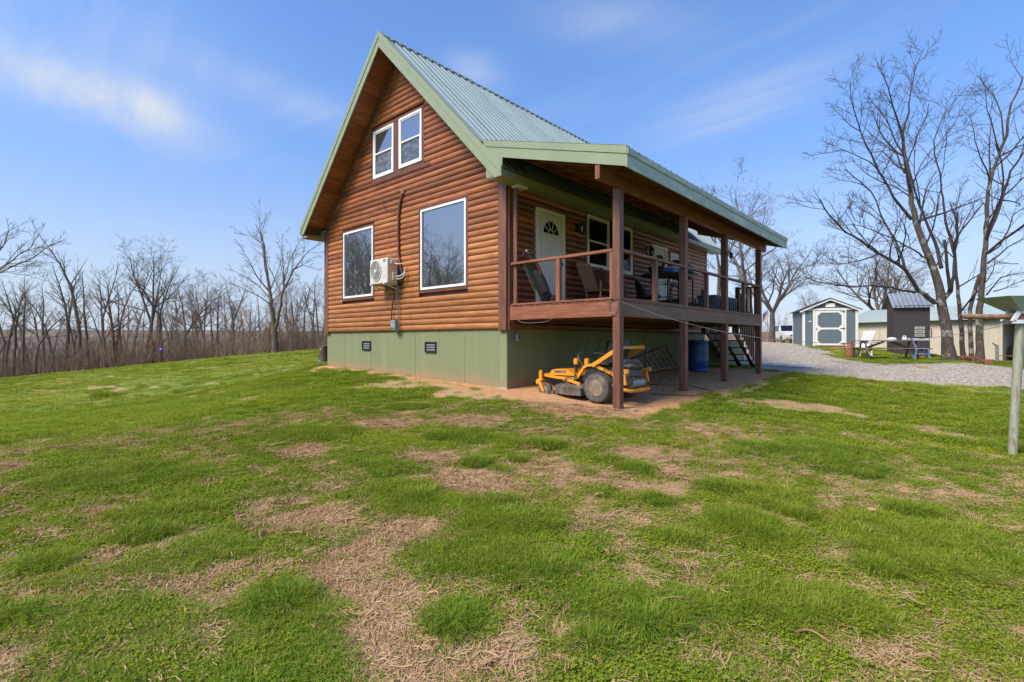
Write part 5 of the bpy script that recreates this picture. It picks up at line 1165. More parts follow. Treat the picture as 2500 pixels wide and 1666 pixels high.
# ------------------------------------------------------------------ vehicles
def vehicle(name, loc, rz, label, cat, paint, low, prof, cab, w, wheels, wr):
    """prof: side outline (x forward, z); cab: greenhouse outline"""
    c = thing(name, loc, rz, label, cat)
    def hull(pl, hw_lo, hw_hi, zlo, zhi):
        n = len(pl); m_ = MB(); vs_ = []
        for s in (-1, 1):
            for x, z in pl:
                f = (z - zlo) / (zhi - zlo); vs_.append(Vector((x, s * (hw_lo + (hw_hi - hw_lo) * max(0, min(1, f))), z)))
        m_.add(vs_, [tuple(range(n)), tuple(range(2 * n - 1, n - 1, -1))] + [(i, n + i, n + (i + 1) % n, (i + 1) % n) for i in range(n)]); return m_
    hull(prof, w / 2, w / 2 - .06, .3, 1.1).build('body', paint, c)
    zl, zh = min(z for _, z in cab), max(z for _, z in cab)
    cb_ = hull(cab, w / 2 - .05, w / 2 - .22, zl, zh).build('cabin', paint, c)
    xs = [x for x, _ in cab]; xt = [x for x, z in cab if z > zl + .2]
    x0_, x1_ = min(xt), max(xt); hw = lambda z: (w / 2 - .05) + (-.17) * (z - zl) / (zh - zl) + .004
    nwin = 2 if x1_ - x0_ < 1.7 else 3
    for s in (-1, 1):
        for k in range(nwin):
            a_, b_ = x0_ + (x1_ - x0_) * k / nwin + .05, x0_ + (x1_ - x0_) * (k + 1) / nwin - .03; za, zb = zl + .06, zh - .08
            MB().prism([(a_ - .04, s * hw(za), za), (b_ + .04, s * hw(za), za), (b_, s * hw(zb), zb), (a_, s * hw(zb), zb)], (0, s * .006, 0)).build('side_window', 'glass_dark', cb_)
    fr = [p for p in cab]; fb = max(fr, key=lambda p: p[0]); ft = max([p for p in fr if p[1] > zh - .1], key=lambda p: p[0])
    MB().add
    m_ = MB(); a_ = Vector((fb[0], 0, fb[1])); b_ = Vector((ft[0], 0, ft[1])); up_ = (b_ - a_); n_ = Vector((up_.z, 0, -up_.x)).normalized() * .008; p0 = a_ + up_ * .08; p1 = a_ + up_ * .92
    m_.prism([p0 + Vector((0, -w / 2 + .14, 0)), p0 + Vector((0, w / 2 - .14, 0)), p1 + Vector((0, w / 2 - .27, 0)), p1 + Vector((0, -w / 2 + .27, 0))], n_); m_.build('windscreen', 'glass_dark', cb_)
    xf = max(x for x, _ in prof)
    for s in (-1, 1):
        MB().box((xf - .05, s * (w / 2 - .38) - .14, .68), (xf + .012, s * (w / 2 - .38) + .14, .82), .02).build('headlight', 'lampglass', c)
        MB().box((min(x for x, _ in prof) - .012, s * (w / 2 - .2) - .07, .75), (min(x for x, _ in prof) + .04, s * (w / 2 - .2) + .07, 1.0), .02).build('tail_light', 'redlens', c)
        MB().box((fb[0] - .25, s * (w / 2) - .06, zl + .04), (fb[0] - .08, s * (w / 2 + .13), zl + .18), .03).build('mirror', 'black', c)
        for x in wheels:
            m_ = MB(); Mx = Matrix.Translation((x, s * (w / 2 - .1), wr)) @ Matrix.Rotation(R(90), 4, 'X'); m_.lathe([(wr * .62, -.11), (wr * .92, -.11), (wr, -.07), (wr, .07), (wr * .92, .11), (wr * .62, .11)], 24, Mx); wh = m_.build('wheel', 'tyre', c, smooth=True)
            m_ = MB(); m_.lathe([(.04, -.1), (wr * .3, -.09), (wr * .6, -.1), (wr * .63, -.08), (wr * .63, .08), (wr * .6, .1), (wr * .3, .09), (.04, .1)], 20, Mx); m_.build('rim', 'steel', wh, smooth=True)
            MB().tube([(x + (wr + .06) * math.cos(t_), s * (w / 2 - .005), wr + (wr + .06) * math.sin(t_)) for t_ in np.linspace(-.1, math.pi + .1, 15)], .05, 6).build('wheel_arch', low, c, smooth=True)
    MB().box((xf - .1, -w / 2 + .06, .36), (xf + .04, w / 2 - .06, .60), .05).build('bumper', low, c); MB().box((xf - .04, -.42, .66), (xf + .014, .42, .8), .02).build('grille', 'black', c)
    MB().box((min(wheels) + .4, -w / 2 - .012, .34), (max(wheels) - .4, w / 2 + .012, .56), .02).build('side_cladding', low, c)
    return c
hd = -FW * .95 - RT * .2; sv = gpt(1922, 842, 48)
vehicle('parked_suv', sv, math.atan2(hd[1], hd[0]), 'silver sport utility vehicle half hidden behind the blue shed', 'car', 'carpaint', 'carlow',
        [(-2.3, .42), (-2.33, .95), (-2.25, 1.12), (.75, 1.12), (1.1, 1.08), (2.05, .98), (2.25, .85), (2.28, .42), (1.9, .32), (-2.0, .32)], [(-2.22, 1.11), (-1.95, 1.72), (-1.5, 1.78), (.1, 1.76), (.9, 1.10)], 1.82, (-1.42, 1.42), .36)
tk = cp.matrix_basis.copy(); ta = math.atan2(bv.y, bv.x); tp = Vector((brr.x, brr.y, 0)) + Vector((math.cos(ta), math.sin(ta), 0)) * 2.6 + Vector((-math.sin(ta), math.cos(ta), 0)) * 1.6
vehicle('pickup_truck', (tp.x, tp.y, gz(tp.x, tp.y) - .02), ta + R(180), 'black pickup truck parked inside the dark bay', 'truck', 'carblack', 'black',
        [(-2.6, .5), (-2.62, 1.1), (-.6, 1.1), (.9, 1.12), (2.3, 1.05), (2.5, .9), (2.52, .45), (2.1, .38), (-2.3, .38)], [(-.75, 1.09), (-.6, 1.72), (-.3, 1.78), (.55, 1.76), (1.15, 1.10)], 1.9, (-1.6, 1.6), .40)
cmp_ = gpt(1945, 838, 88)
ct = thing('camper_trailer', cmp_, RZ0 - R(62), 'white camper with blue roof edge far behind the silver vehicle', 'camper')
MB().box((-2.6, -1.1, .55), (2.6, 1.1, 2.75), .22).build('body', 'plwhite', ct); MB().box((-2.5, -1.0, 2.72), (2.5, 1.0, 2.95), .08).build('roof', 'coolerblue', ct); MB().box((-2.61, -1.112, 1.0), (2.61, 1.112, 1.15), .02).build('stripe', 'flagblue', ct)
for x_ in (-1.6, .4): MB().box((x_, -1.12, 1.6), (x_ + .9, -1.1, 2.2), .02).build('window', 'glass', ct)
for s in (-1, 1):
    m_ = MB(); m_.lathe([(.2, -.1), (.36, -.1), (.36, .1), (.2, .1)], 18, Matrix.Translation((0, s, .36)) @ Matrix.Rotation(R(90), 4, 'X')); m_.build('wheel', 'tyre', ct, smooth=True)
fp = gpt(1874, 838, 45)
fl = thing('flag_on_pole', fp, RZ0, 'faded striped flag hanging from a thin pole beyond the porch', 'flag')
m_ = MB(); m_.tube([(0, 0, 0), (0, 0, 3.1)], .025, 8); m_.build('pole', 'grey', fl)
for k in range(7):
    m_ = MB(); vs_ = []
    for j in range(9): y_ = .09 * math.sin(j * 1.1); vs_ += [Vector((-.02 - j * .11, y_, 2.95 - k * .1 - j * .09)), Vector((-.02 - j * .11, y_, 2.85 - k * .1 - j * .09))]
    m_.add(vs_, [(2 * j, 2 * j + 2, 2 * j + 3, 2 * j + 1) for j in range(8)]); m_.add([v + Vector((0, .006, 0)) for v in vs_], [(2 * j, 2 * j + 2, 2 * j + 3, 2 * j + 1) for j in range(8)]); m_.build('stripe', 'flagred' if k % 2 == 0 else 'flagwhite', fl)
m_ = MB(); vs_ = []
for j in range(5): y_ = .09 * math.sin(j * 1.1) - .012; vs_ += [Vector((-.02 - j * .11, y_, 2.951 - j * .09)), Vector((-.02 - j * .11, y_, 2.56 - j * .09))]
m_.add(vs_, [(2 * j, 2 * j + 2, 2 * j + 3, 2 * j + 1) for j in range(4)]); m_.build('canton', 'flagblue', fl)

# ------------------------------------------------------------------ picnic corner
tb = gpt(2166, 872, 20.6)
pn = thing('picnic_table', tb, RZ0 - R(16), 'weathered brown picnic table with attached benches', 'picnic table')
for k in range(5): board('top_plank', (-1.2, -.32 + k * .16, .74), (1.2, -.32 + k * .16, .74), .15, .038, 'picnic', pn)
for s in (-1, 1):
    for j in (0, 1): board('bench_plank', (-1.2, s * (.62 + j * .15), .43), (1.2, s * (.62 + j * .15), .43), .14, .038, 'picnic', pn)
for x_ in (-.85, .85):
    for s in (-1, 1): board('leg', (x_, s * .20, .72), (x_, s * .58, -.05), .04, .1, 'picnic', pn)
    board('bench_bearer', (x_ + .045, -.75, .39), (x_ + .045, .75, .39), .04, .09, 'picnic', pn); board('top_bearer', (x_ + .045, -.36, .69), (x_ + .045, .36, .69), .04, .08, 'picnic', pn)
    board('brace', (x_ - .02 * (1 if x_ > 0 else -1), 0, .40), (x_ * .12, 0, .71), .04, .08, 'picnic', pn)
def tt(x, y, z): 
    a_ = RZ0 - R(16); return tb + Vector((math.cos(a_) * x - math.sin(a_) * y, math.sin(a_) * x + math.cos(a_) * y, z))
m_ = MB(); p_ = tt(.2, .1, .76); m_.lathe([(.16, 0), (.17, .05), (.12, .1), (.03, .12)], 14, Matrix.Translation(p_)); tag(m_.build('plastic_bowl', 'plwhite', None, smooth=True), 'pale upturned bowl on the picnic table', 'bowl')
m_ = MB(); p_ = tt(.62, .05, .76); m_.box(p_ + Vector((-.08, -.06, 0)), p_ + Vector((.08, .06, .13)), .02); m_.tube([p_ + Vector((-.04, 0, .13)), p_ + Vector((-.03, 0, .18)), p_ + Vector((.03, 0, .18)), p_ + Vector((.04, 0, .13))], .012, 6); tag(m_.build('plastic_jug', 'plwhite', None), 'small white jug on the picnic table', 'jug')
bd_ = thing('white_plank', tt(1.15, .1, .775), RZ0 - R(12), 'white plank jutting from the end of the picnic table', 'plank')
board('plank', (-.4, 0, 0), (.38, 0, -.01), .12, .03, 'plwhite', bd_); board('plank', (-.4, .02, .04), (.33, .02, .036), .08, .03, 'plwhite', bd_)
# adirondack chair
wc = gpt(2100, 867, 22.3)
ad = thing('adirondack_chair', wc, RZ0 - R(75), 'white plastic slatted lawn chair left of the picnic table', 'chair')
for k in range(5):
    x_ = -.2 + k * .1; board('back_slat', (x_, .18, .32), (x_ * 1.15, .50, 1.02), .075, .018, 'plwhite', ad, up=(0, -.8, .4)); board('seat_slat', (-.25, -.32 + k * .1, .40 - k * .022), (.25, -.32 + k * .1, .40 - k * .022), .085, .018, 'plwhite', ad)
board('top_slat', (-.28, .50, 1.02), (.28, .50, 1.02), .03, .15, 'plwhite', ad, up=(0, .4, .9))
for s in (-1, 1):
    board('armrest', (s * .31, -.4, .56), (s * .31, .32, .53), .11, .025, 'plwhite', ad); board('leg', (s * .29, -.36, -.05), (s * .29, -.36, .55), .07, .03, 'plwhite', ad); board('leg', (s * .27, -.33, .36), (s * .27, .45, -.05), .03, .09, 'plwhite', ad); board('back_leg', (s * .29, .3, .0), (s * .29, .3, .53), .06, .03, 'plwhite', ad)
mk = gpt(2075, 868, 21.6)
mc = thing('milk_can', mk, 0, 'rusty old milk can on the grass beside the white chair', 'milk can')
m_ = MB(); m_.lathe([(.17, -.03), (.18, 0), (.18, .38), (.16, .45), (.10, .53), (.095, .6), (.12, .64), (.12, .66), (.05, .665)], 20); m_.build('can_body', 'milkcan', mc, smooth=True)
for s in (-1, 1): m_ = MB(); m_.tube([(s * .1, 0, .58), (s * .17, 0, .58), (s * .19, 0, .5), (s * .15, 0, .46)], .013, 6); m_.build('handle', 'milkcan', mc, smooth=True)
bc_ = gpt(2250, 880, 19.5)
bch = thing('blue_plastic_chair', bc_, RZ0 + R(60), 'faded blue plastic chair pulled up to the picnic table', 'chair')
m_ = MB(); m_.box((-.22, -.21, .40), (.22, .22, .435), .015); m_.build('seat', 'bluechair', bch)
m_ = MB(); m_.prism([(-.22, .19, .43), (.22, .19, .43), (.21, .30, .84), (-.21, .30, .84)], (0, .025, .004)); m_.build('backrest', 'bluechair', bch)
for x_ in (-.19, .19):
    for y_ in (-.18, .19): board('leg', (x_, y_, .41), (x_ * 1.2, y_ * 1.2, -.03), .045, .045, 'bluechair', bch)
    board('side_rail', (x_, -.18, .22), (x_, .19, .22), .02, .03, 'bluechair', bch)
rt_ = gpt(2352, 873, 19.6)
tw = thing('toy_wagon', rt_, RZ0 + R(10), 'faded red toy cart between the tree trunks', 'toy')
m_ = MB(); m_.box((-.2, -.14, .1), (.2, .14, .24), .03); m_.build('tub', 'red', tw)
for x_ in (-.14, .14):
    for s in (-1, 1): m_ = MB(); m_.lathe([(.02, -.02), (.07, -.02), (.07, .02), (.02, .02)], 12, Matrix.Translation((x_, s * .15, .06)) @ Matrix.Rotation(R(90), 4, 'X')); m_.build('wheel', 'black', tw)
rp_ = gpt(2405, 878, 19.2)
ts = thing('red_toy_slide', rp_, RZ0 - R(10), 'faded red plastic chute at the foot of the right-hand trunks', 'toy')
m_ = MB(); m_.bar((-.4, 0, .32), (.0, 0, .1), .07, .05); m_.build('chute', 'red', ts); m_ = MB(); m_.box((-.03, -.12, -.02), (.2, .12, .2), .03); m_.build('base', 'red', ts)
m_ = MB(); m_.bar((-.4, -.0, .32), (-.42, 0, -.05), .04, .04); m_.build('leg', 'red', ts)
hy = gpt(2434, 876, 24.8)
hp = thing('yard_hydrant', hy, RZ0, 'weathered pump with bench board by the barn corner', 'pump')
m_ = MB(); m_.tube([(0, 0, -.05), (0, 0, .75), (-.03, 0, .85)], .06, 8); m_.build('standpipe', 'grey', hp); m_ = MB(); m_.tube([(0, 0, .78), (-.16, 0, .9), (-.22, 0, .95)], .025, 6); m_.build('handle', 'iron', hp)
board('board', (.02, 0, .32), (.85, 0, .30), .2, .04, 'skid', hp); board('leg', (.8, 0, -.05), (.8, 0, .3), .05, .05, 'skid', hp)
# at the left side of the cabin
stp = gpt(791, 871, 17.2)
sm_ = MB(); sm_.tube([(0, 0, -.2), (.01, 0, .1), (0, .02, .35), (.02, 0, .58)], [.24, .2, .17, .17], 12); st_ = thing('tree_stump', stp, 0, 'short dark stump standing at the far left corner of the cabin', 'stump'); sm_.build('trunk', 'barkB', st_, smooth=True)
gpp = gpt(394, 884, 33)
gg = thing('gazing_globe', gpp, 0, 'small purple globe on a stake at the edge of the lawn', 'garden ornament')
m_ = MB(); m_.tube([(0, 0, -.2), (0, 0, .75)], .03, 6); m_.build('stake', 'iron', gg); m_ = MB(); m_.lathe([(.02, 0), (.09, .04), (.13, .11), (.12, .18), (.07, .24), (.02, .25)], 14, Matrix.Translation((0, 0, .72))); m_.build('globe', 'purple', gg, smooth=True)
# ------------------------------------------------------------------ bare trees
class Tree:
    def __init__(s, seed): s.r = random.Random(seed); s.trunk = MB(); s.crown = MB()
    def path(s, p, d, L, r0, r1, wig, trop, n):
        pts = [p.copy()]; rad = [r0]; st = L / n; d = d.normalized()
        for i in range(n):
            d = (d + Vector((s.r.gauss(0, wig), s.r.gauss(0, wig), s.r.gauss(0, wig) + trop))).normalized()
            p = p + d * st; pts.append(p.copy()); rad.append(r0 + (r1 - r0) * (i + 1) / n)
        return pts, rad
    def side(s, d, ang):
        a = d.orthogonal().normalized(); a.rotate(Matrix.Rotation(s.r.uniform(0, 6.283), 3, d)); return (d * math.cos(ang) + a * math.sin(ang)).normalized()
    def spray(s, pts, rad, L, lvl, par, start=.25):
        """grow the next order of branches along a path"""
        if lvl > par['lv']: return
        nb = par['nb'][min(lvl, len(par['nb']) - 1)]
        for k in range(nb):
            f = start + (1 - start) * (k + s.r.random()) / nb; i = min(int(f * (len(pts) - 1)), len(pts) - 2); g = f * (len(pts) - 1) - i
            p = pts[i].lerp(pts[i + 1], g); d = (pts[i + 1] - pts[i]).normalized(); r = (rad[i] + (rad[i + 1] - rad[i]) * g)
            dd = s.side(d, R(s.r.uniform(*par['ang'])))
            if dd.z < -.25 and s.r.random() < .8: dd.z = abs(dd.z) * .4; dd.normalize()
            l2 = L * s.r.uniform(*par['len']) * (1.15 - .55 * f)
            if l2 < .12: continue
            rr = max(par['rmin'], min(r * .62, l2 * par['thick']))
            n = max(3, min(6, int(l2 / .35)))
            q, qr = s.path(p, dd, l2, rr, max(par['rmin'] * .6, rr * .3), par['wig'], par['trop'], n)
            sides = 5 if rr > .05 else (4 if rr > .02 else 3)
            s.crown.tube(q, qr, sides, cap=False)
            s.spray(q, qr, l2, lvl + 1, par, .2)
    def stem(s, pts, rad, sides=9, into=None): (into or s.trunk).tube(pts, rad, sides, cap=True)
DEF = dict(lv=4, nb=[0, 13, 7, 5, 4], ang=(28, 60), len=(.38, .62), thick=.022, rmin=.006, wig=.11, trop=.06)
def std_tree(seed, H, r0, forks, clear, par, lean=.04, spread=22):
    """a wood-grown tree: one clean bole that forks into leaders"""
    T = Tree(seed); p = Vector((0, 0, -.4)); pts, rad = T.path(p, Vector((T.r.uniform(-lean, lean), T.r.uniform(-lean, lean), 1)), H * clear + .4, r0 * 1.15, r0 * .72, .035, .02, 7)
    rad[0] *= 1.35; T.stem(pts, rad)
    top = pts[-1]; d0 = (pts[-1] - pts[-2]).normalized()
    for k in range(forks):
        a = d0.orthogonal().normalized(); a.rotate(Matrix.Rotation(6.283 * k / forks + T.r.uniform(-.5, .5), 3, d0))
        an = R(T.r.uniform(.5, 1.2) * spread) if forks > 1 else 0
        dd = d0 * math.cos(an) + a * math.sin(an); L = H * (1 - clear) * T.r.uniform(.82, 1.0)
        q, qr = T.path(top - d0 * .05, dd, L, r0 * (.62 if forks > 1 else .7), .012, .055, .035, 9); T.stem(q, qr, 6, T.crown)
        T.spray(q, qr, L, 1, par, .12)
    T.spray(pts, rad, H * clear, 2, dict(par, nb=[0, 0, 3, 4, 3]), .45)
    return T
def plant(T, name, mt, mc, loc, rz, label, group=None, cat='tree'):
    c = thing(name, loc, rz, label, cat, group)
    T.trunk.build('trunk', mt, c, smooth=True); T.crown.build('crown', mc, c, smooth=False); return c

GW = 'bare trees along the edge of the wood'
protos = []
def P_(seed, H, r0, forks, clear, spread, **k): protos.append((std_tree(seed, H, r0, forks, clear, dict(DEF, **k), spread=spread), H))
P_(1, 12, .17, 2, .42, 12, nb=[0, 12, 6, 4, 3], len=(.28, .45))
P_(2, 12, .16, 1, .5, 0, nb=[0, 16, 6, 4, 3], len=(.22, .4), ang=(25, 50))
P_(3, 11, .18, 3, .38, 24, nb=[0, 9, 6, 4, 3])
P_(4, 10, .15, 2, .35, 30, nb=[0, 13, 7, 4, 3])
P_(5, 11, .13, 1, .55, 0, nb=[0, 14, 5, 4, 3], len=(.2, .36), ang=(22, 45))
P_(6, 9, .2, 4, .3, 32, nb=[0, 10, 6, 4, 3])
P_(8, 11, .15, 2, .45, 20, nb=[0, 9, 5, 4, 2], len=(.3, .5))
first = {}
def put_tree(pi, px, py_top, d, label, group=GW, rz=None, name='bare_tree', wide=1.0, mt='bark', mc='twig'):
    T, H = protos[pi]; p = at(px, 832, d); z = gz(p.x, p.y); ztop = .979 - d * (py_top - 832) / FOC; s = (ztop - z) / H
    rz = random.uniform(0, 6.28) if rz is None else rz
    if pi not in first:
        c = plant(T, name, mt, mc, (p.x, p.y, z), rz, label, group); first[pi] = c; c.scale = (s * wide, s * wide, s); return c
    c = copy_tree(first[pi], (p.x, p.y, z), rz, label, group, (s * wide, s * wide, s)); c.name = name; return c
GENERIC = 'slender bare tree among others at the wood edge left of the cabin'
spec = [  # proto, px, top py, depth, width, label
    (1, 17, 655, 40, 1., None), (0, 32, 650, 36, 1., None), (4, 58, 655, 42, 1., None), (3, 86, 700, 34, 1.2, 'low spreading bare tree near the left picture edge, crown below its neighbours'),
    (0, 160, 608, 38, 1.1, 'bare tree with narrow upright crown left of the tallest slim trunk'), (1, 193, 556, 38, 1., 'tallest slim bare tree in the left half of the wood edge'), (4, 218, 640, 37, 1., 'slim bare trunk just right of the tallest left-hand tree'),
    (6, 262, 618, 40, 1., 'bare tree with forked crown beside the reddish vine-wrapped trunk'), (2, 352, 602, 37, 1.15, 'bare tree forking low into a wide V, behind the purple globe'),
    (6, 398, 612, 38, 1.1, 'bare tree with broad twiggy crown just right of the wide V fork'), (3, 445, 668, 41, 1.25, 'leaning bare tree with crown swept to the right'), (2, 500, 680, 50, 1., None), (0, 478, 690, 55, 1., None),
    (1, 533, 690, 42, 1., None), (0, 566, 655, 40, 1., 'upright bare tree left of the large spreading one by the cabin'), (4, 606, 715, 38, .9, 'thin bare sapling left of the large spreading tree'), (4, 640, 700, 46, 1., None),
    (6, 716, 668, 46, 1., None), (1, 742, 672, 44, 1., None), (0, 765, 664, 47, 1., None), (2, 690, 690, 56, 1., None), (1, 780, 680, 52, 1., None), (4, 728, 690, 50, 1., None), (0, 420, 690, 60, 1., None), (1, 320, 690, 58, 1., None),
    (6, 240, 700, 56, 1., None), (1, 130, 690, 52, 1., None), (4, 110, 670, 44, 1., None), (6, 5, 690, 50, 1., None), (0, -60, 640, 40, 1., None), (2, -120, 640, 42, 1., None), (3, 590, 720, 58, 1., None), (1, 655, 710, 60, 1., None),
    (4, 300, 660, 47, 1., None), (1, 284, 640, 44, .9, None), (4, 378, 680, 52, 1., None), (4, 520, 700, 60, 1., None), (6, 556, 710, 62, 1., None), (0, 175, 680, 60, 1., None), (1, 70, 690, 58, 1., None), (2, 810, 690, 60, 1., None), (1, 840, 700, 56, 1., None)]
random.seed(5)
for pi, px, pt, d, wd, lb in spec: put_tree(pi, px, pt, d, lb or GENERIC, wide=wd)

# trees traced limb by limb from the photograph: (px, py, depth offset) along each limb, radius in metres
def traced(name, limbs, d0, mt, mc, label, seed, par, ncap=.0):
    T = Tree(seed); base = None; allp = []
    for li, (pl, ra, rb, nb) in enumerate(limbs):
        P3 = [at(x, y, d0 + o) for x, y, o in pl]
        if base is None: base = Vector((P3[0].x, P3[0].y, gz(P3[0].x, P3[0].y))); P3[0].z = base.z - .3
        # densify with a little wander
        q = []; 
        for a_, b_ in zip(P3, P3[1:]):
            n = max(2, int((b_ - a_).length / .35))
            for k in range(n):
                f = k / n; j = (b_ - a_).length * .012; q.append(a_.lerp(b_, f) + (Vector((T.r.gauss(0, j), T.r.gauss(0, j), T.r.gauss(0, j))) if q else Vector()))
        q.append(P3[-1]); n = len(q); rad = [(ra + (rb - ra) * (i / (n - 1)) ** .6) * (1 if ra > .2 else .85) for i in range(n)]
        if li == 0: rad[0] *= 1.5; rad[1] *= 1.2
        q = [v - base for v in q]
        T.stem(q, rad, 10 if ra > .12 else 6, T.trunk if ra > .09 else T.crown)
        L = sum((b_ - a_).length for a_, b_ in zip(q, q[1:]))
        if nb: T.spray(q, rad, max(1.2, L * .75), 1, dict(par, nb=[0, nb] + par['nb'][2:]), par.get('start', .3))
    return plant(T, name, mt, mc, base, 0, label)
def Q(*pts): return [(1900 + x / 3.92, 480 + y / 3.92, o) for x, y, o in pts]      # lower right sheet
def U(*pts): return [(1900 + x / 3.92, 90 + y / 3.92, o) for x, y, o in pts]       # upper right sheet
PR = dict(lv=3, nb=[0, 10, 6, 5], ang=(25, 58), len=(.30, .55), thick=.017, rmin=.0055, wig=.13, trop=.05)
A = [
 (Q((1640, 1570, 0), (1615, 1300, 0), (1560, 1000, 0), (1530, 820, 0), (1490, 700, 0), (1400, 480, .1), (1320, 250, .2), (1275, 60, .3)) + U((1270, 1480, .3), (1235, 1280, .4), (1212, 1100, .5), (1190, 920, .5)), .225, .05, 10),
 (U((1190, 920, .5), (1245, 720, .6), (1262, 560, .7), (1300, 330, .8), (1390, 110, .9)), .05, .012, 10),
 (U((1190, 920, .5), (1135, 780, .3), (1090, 640, .2), (1050, 480, .0), (1000, 360, -.1), (945, 235, -.2)), .045, .012, 10),
 (U((1215, 1150, .5), (1130, 1020, .9), (1060, 850, 1.2), (990, 720, 1.3), (915, 640, 1.4), (870, 580, 1.4)), .05, .012, 9),
 (Q((1500, 1010, 0), (1340, 900, -.4), (1215, 700, -.7), (1100, 620, -.9), (960, 540, -1.1), (790, 420, -1.4), (640, 335, -1.6), (540, 230, -1.8), (440, 110, -2.0), (400, 20, -2.1)), .12, .018, 12),
 (Q((1310, 915, -.4), (1130, 880, -1.0), (900, 850, -1.6), (720, 860, -2.0), (560, 845, -2.3), (440, 825, -2.5), (330, 800, -2.6), (270, 765, -2.7)), .055, .012, 11),
 (Q((1215, 700, -.7), (1180, 560, -.6), (1110, 400, -.5), (1040, 280, -.4), (980, 170, -.4), (940, 40, -.3)) + U((890, 1480, -.3), (780, 1380, -.3), (680, 1300, -.3), (630, 1260, -.3)), .06, .014, 9),
 (Q((1440, 610, .1), (1350, 540, -.6), (1220, 470, -1.1), (1080, 390, -1.5), (930, 330, -1.8), (800, 280, -2.0), (660, 260, -2.2)), .05, .012, 10),
 (Q((1275, 215, .2), (1190, 110, .1), (1100, 0, 0)) + U((1060, 1440, 0), (960, 1280, -.1), (890, 1120, -.2), (830, 1010, -.3), (785, 900, -.3), (740, 740, -.4), (700, 600, -.4), (690, 440, -.5)), .075, .014, 11),
 (U((945, 1260, -.1), (870, 1190, -.4), (740, 1130, -.6), (620, 1080, -.8), (480, 1110, -1.0), (330, 1130, -1.1)), .03, .009, 8),
 (U((785, 900, -.3), (690, 850, -.5), (600, 750, -.6), (510, 660, -.7)), .025, .008, 8),
 (Q((1560, 680, .3), (1500, 440, .8), (1420, 240, 1.1), (1340, 60, 1.3)) + U((1300, 1450, 1.4), (1240, 1200, 1.5), (1300, 1020, 1.6), (1420, 760, 1.8), (1440, 640, 1.8)), .085, .014, 10),
 (Q((1640, 900, .3), (1675, 760, .4), (1690, 560, .6), (1690, 430, .7), (1750, 320, .8), (1850, 210, .9), (1960, 60, 1.0)), .085, .025, 8),
 (Q((1690, 560, .6), (1640, 380, .9), (1600, 230, 1.1), (1580, 60, 1.2)) + U((1570, 1480, 1.2), (1545, 1300, 1.3), (1495, 1120, 1.3), (1490, 1000, 1.4), (1540, 850, 1.4), (1590, 740, 1.5), (1700, 590, 1.6), (1830, 450, 1.7)), .065, .012, 10),
 (Q((1640, 870, .2), (1620, 700, .0), (1605, 520, -.1), (1590, 410, -.1)), .07, .05, 3),
 (Q((1560, 1000, .1), (1650, 900, .5), (1660, 800, .5)), .11, .08, 0),
 (Q((960, 545, -1.1), (830, 600, -1.6), (640, 640, -2.0), (520, 640, -2.2), (420, 600, -2.4)), .035, .01, 9),
 (U((1212, 1300, .4), (1100, 1090, 1.2), (1010, 1020, 1.6), (880, 930, 1.9), (800, 820, 2.0)), .05, .011, 9),
]
traced('shade_tree', A, 19.0, 'barkB', 'twigR', 'large multi-limbed bare tree with lichened trunk beside the picnic table', 21, PR)
Bt = [
 (Q((1925, 1545, 0), (1930, 1250, 0), (1940, 900, 0), (1965, 650, 0), (1985, 380, 0), (1995, 120, 0)) + U((2005, 1480, 0), (2060, 1290, .1), (2120, 1090, .2), (2190, 940, .3), (2195, 800, .3), (2230, 640, .4), (2310, 480, .5), (2340, 380, .5)), .175, .03, 10),
 (U((2115, 1090, .2), (2085, 1000, 0), (2050, 840, -.1), (2000, 700, -.2), (1985, 560, -.2), (1980, 480, -.2)), .04, .01, 8),
 (U((2030, 1380, .1), (2000, 1280, -.2), (1930, 1150, -.4), (1890, 1000, -.5), (1860, 840, -.6), (1825, 740, -.6)), .04, .01, 9),
 (Q((1995, 380, 0), (2060, 230, .2), (2130, 60, .4)) + U((2140, 1540, .4), (2220, 1280, .6), (2340, 1120, .8), (2450, 980, 1.0), (2560, 800, 1.2)), .085, .025, 9),
 (Q((2000, 640, 0), (2110, 560, -.3), (2200, 480, -.5), (2350, 400, -.8), (2500, 330, -1.0)), .045, .014, 8),
 (Q((1990, 940, 0), (2050, 870, -.2), (2130, 770, -.4), (2260, 740, -.7), (2400, 710, -.9)), .045, .014, 8),
 (Q((2060, 905, -.2), (2160, 880, -.5), (2260, 830, -.8), (2400, 780, -1.1)), .03, .012, 7),
 (Q((2010, 540, 0), (2120, 470, .3), (2200, 330, .5), (2250, 180, .6), (2360, 100, .8)), .055, .016, 9),
 (Q((1850, 1540, .3), (1835, 1250, .4), (1830, 1080, .4), (1880, 900, .3), (1930, 740, .1)), .1, .07, 2),
 (Q((2300, 640, -.6), (2220, 640, -.4), (2060, 620, -.2)), .02, .014, 4),
]
traced('yard_tree', Bt, 19.6, 'barkB', 'twigR', 'bare tree at the right picture edge, forking high behind the steel post', 22, PR)
traced('yard_tree', [(Q((1775, 1500, 0), (1755, 1300, 0), (1735, 1050, 0), (1715, 850, 0), (1700, 700, 0), (1690, 520, .1), (1720, 380, .2), (1700, 200, .2), (1640, 50, .2)), .13, .03, 6)], 20.4, 'barkB', 'twigR', 'straight bare stem standing between the two large yard trees', 23, PR)
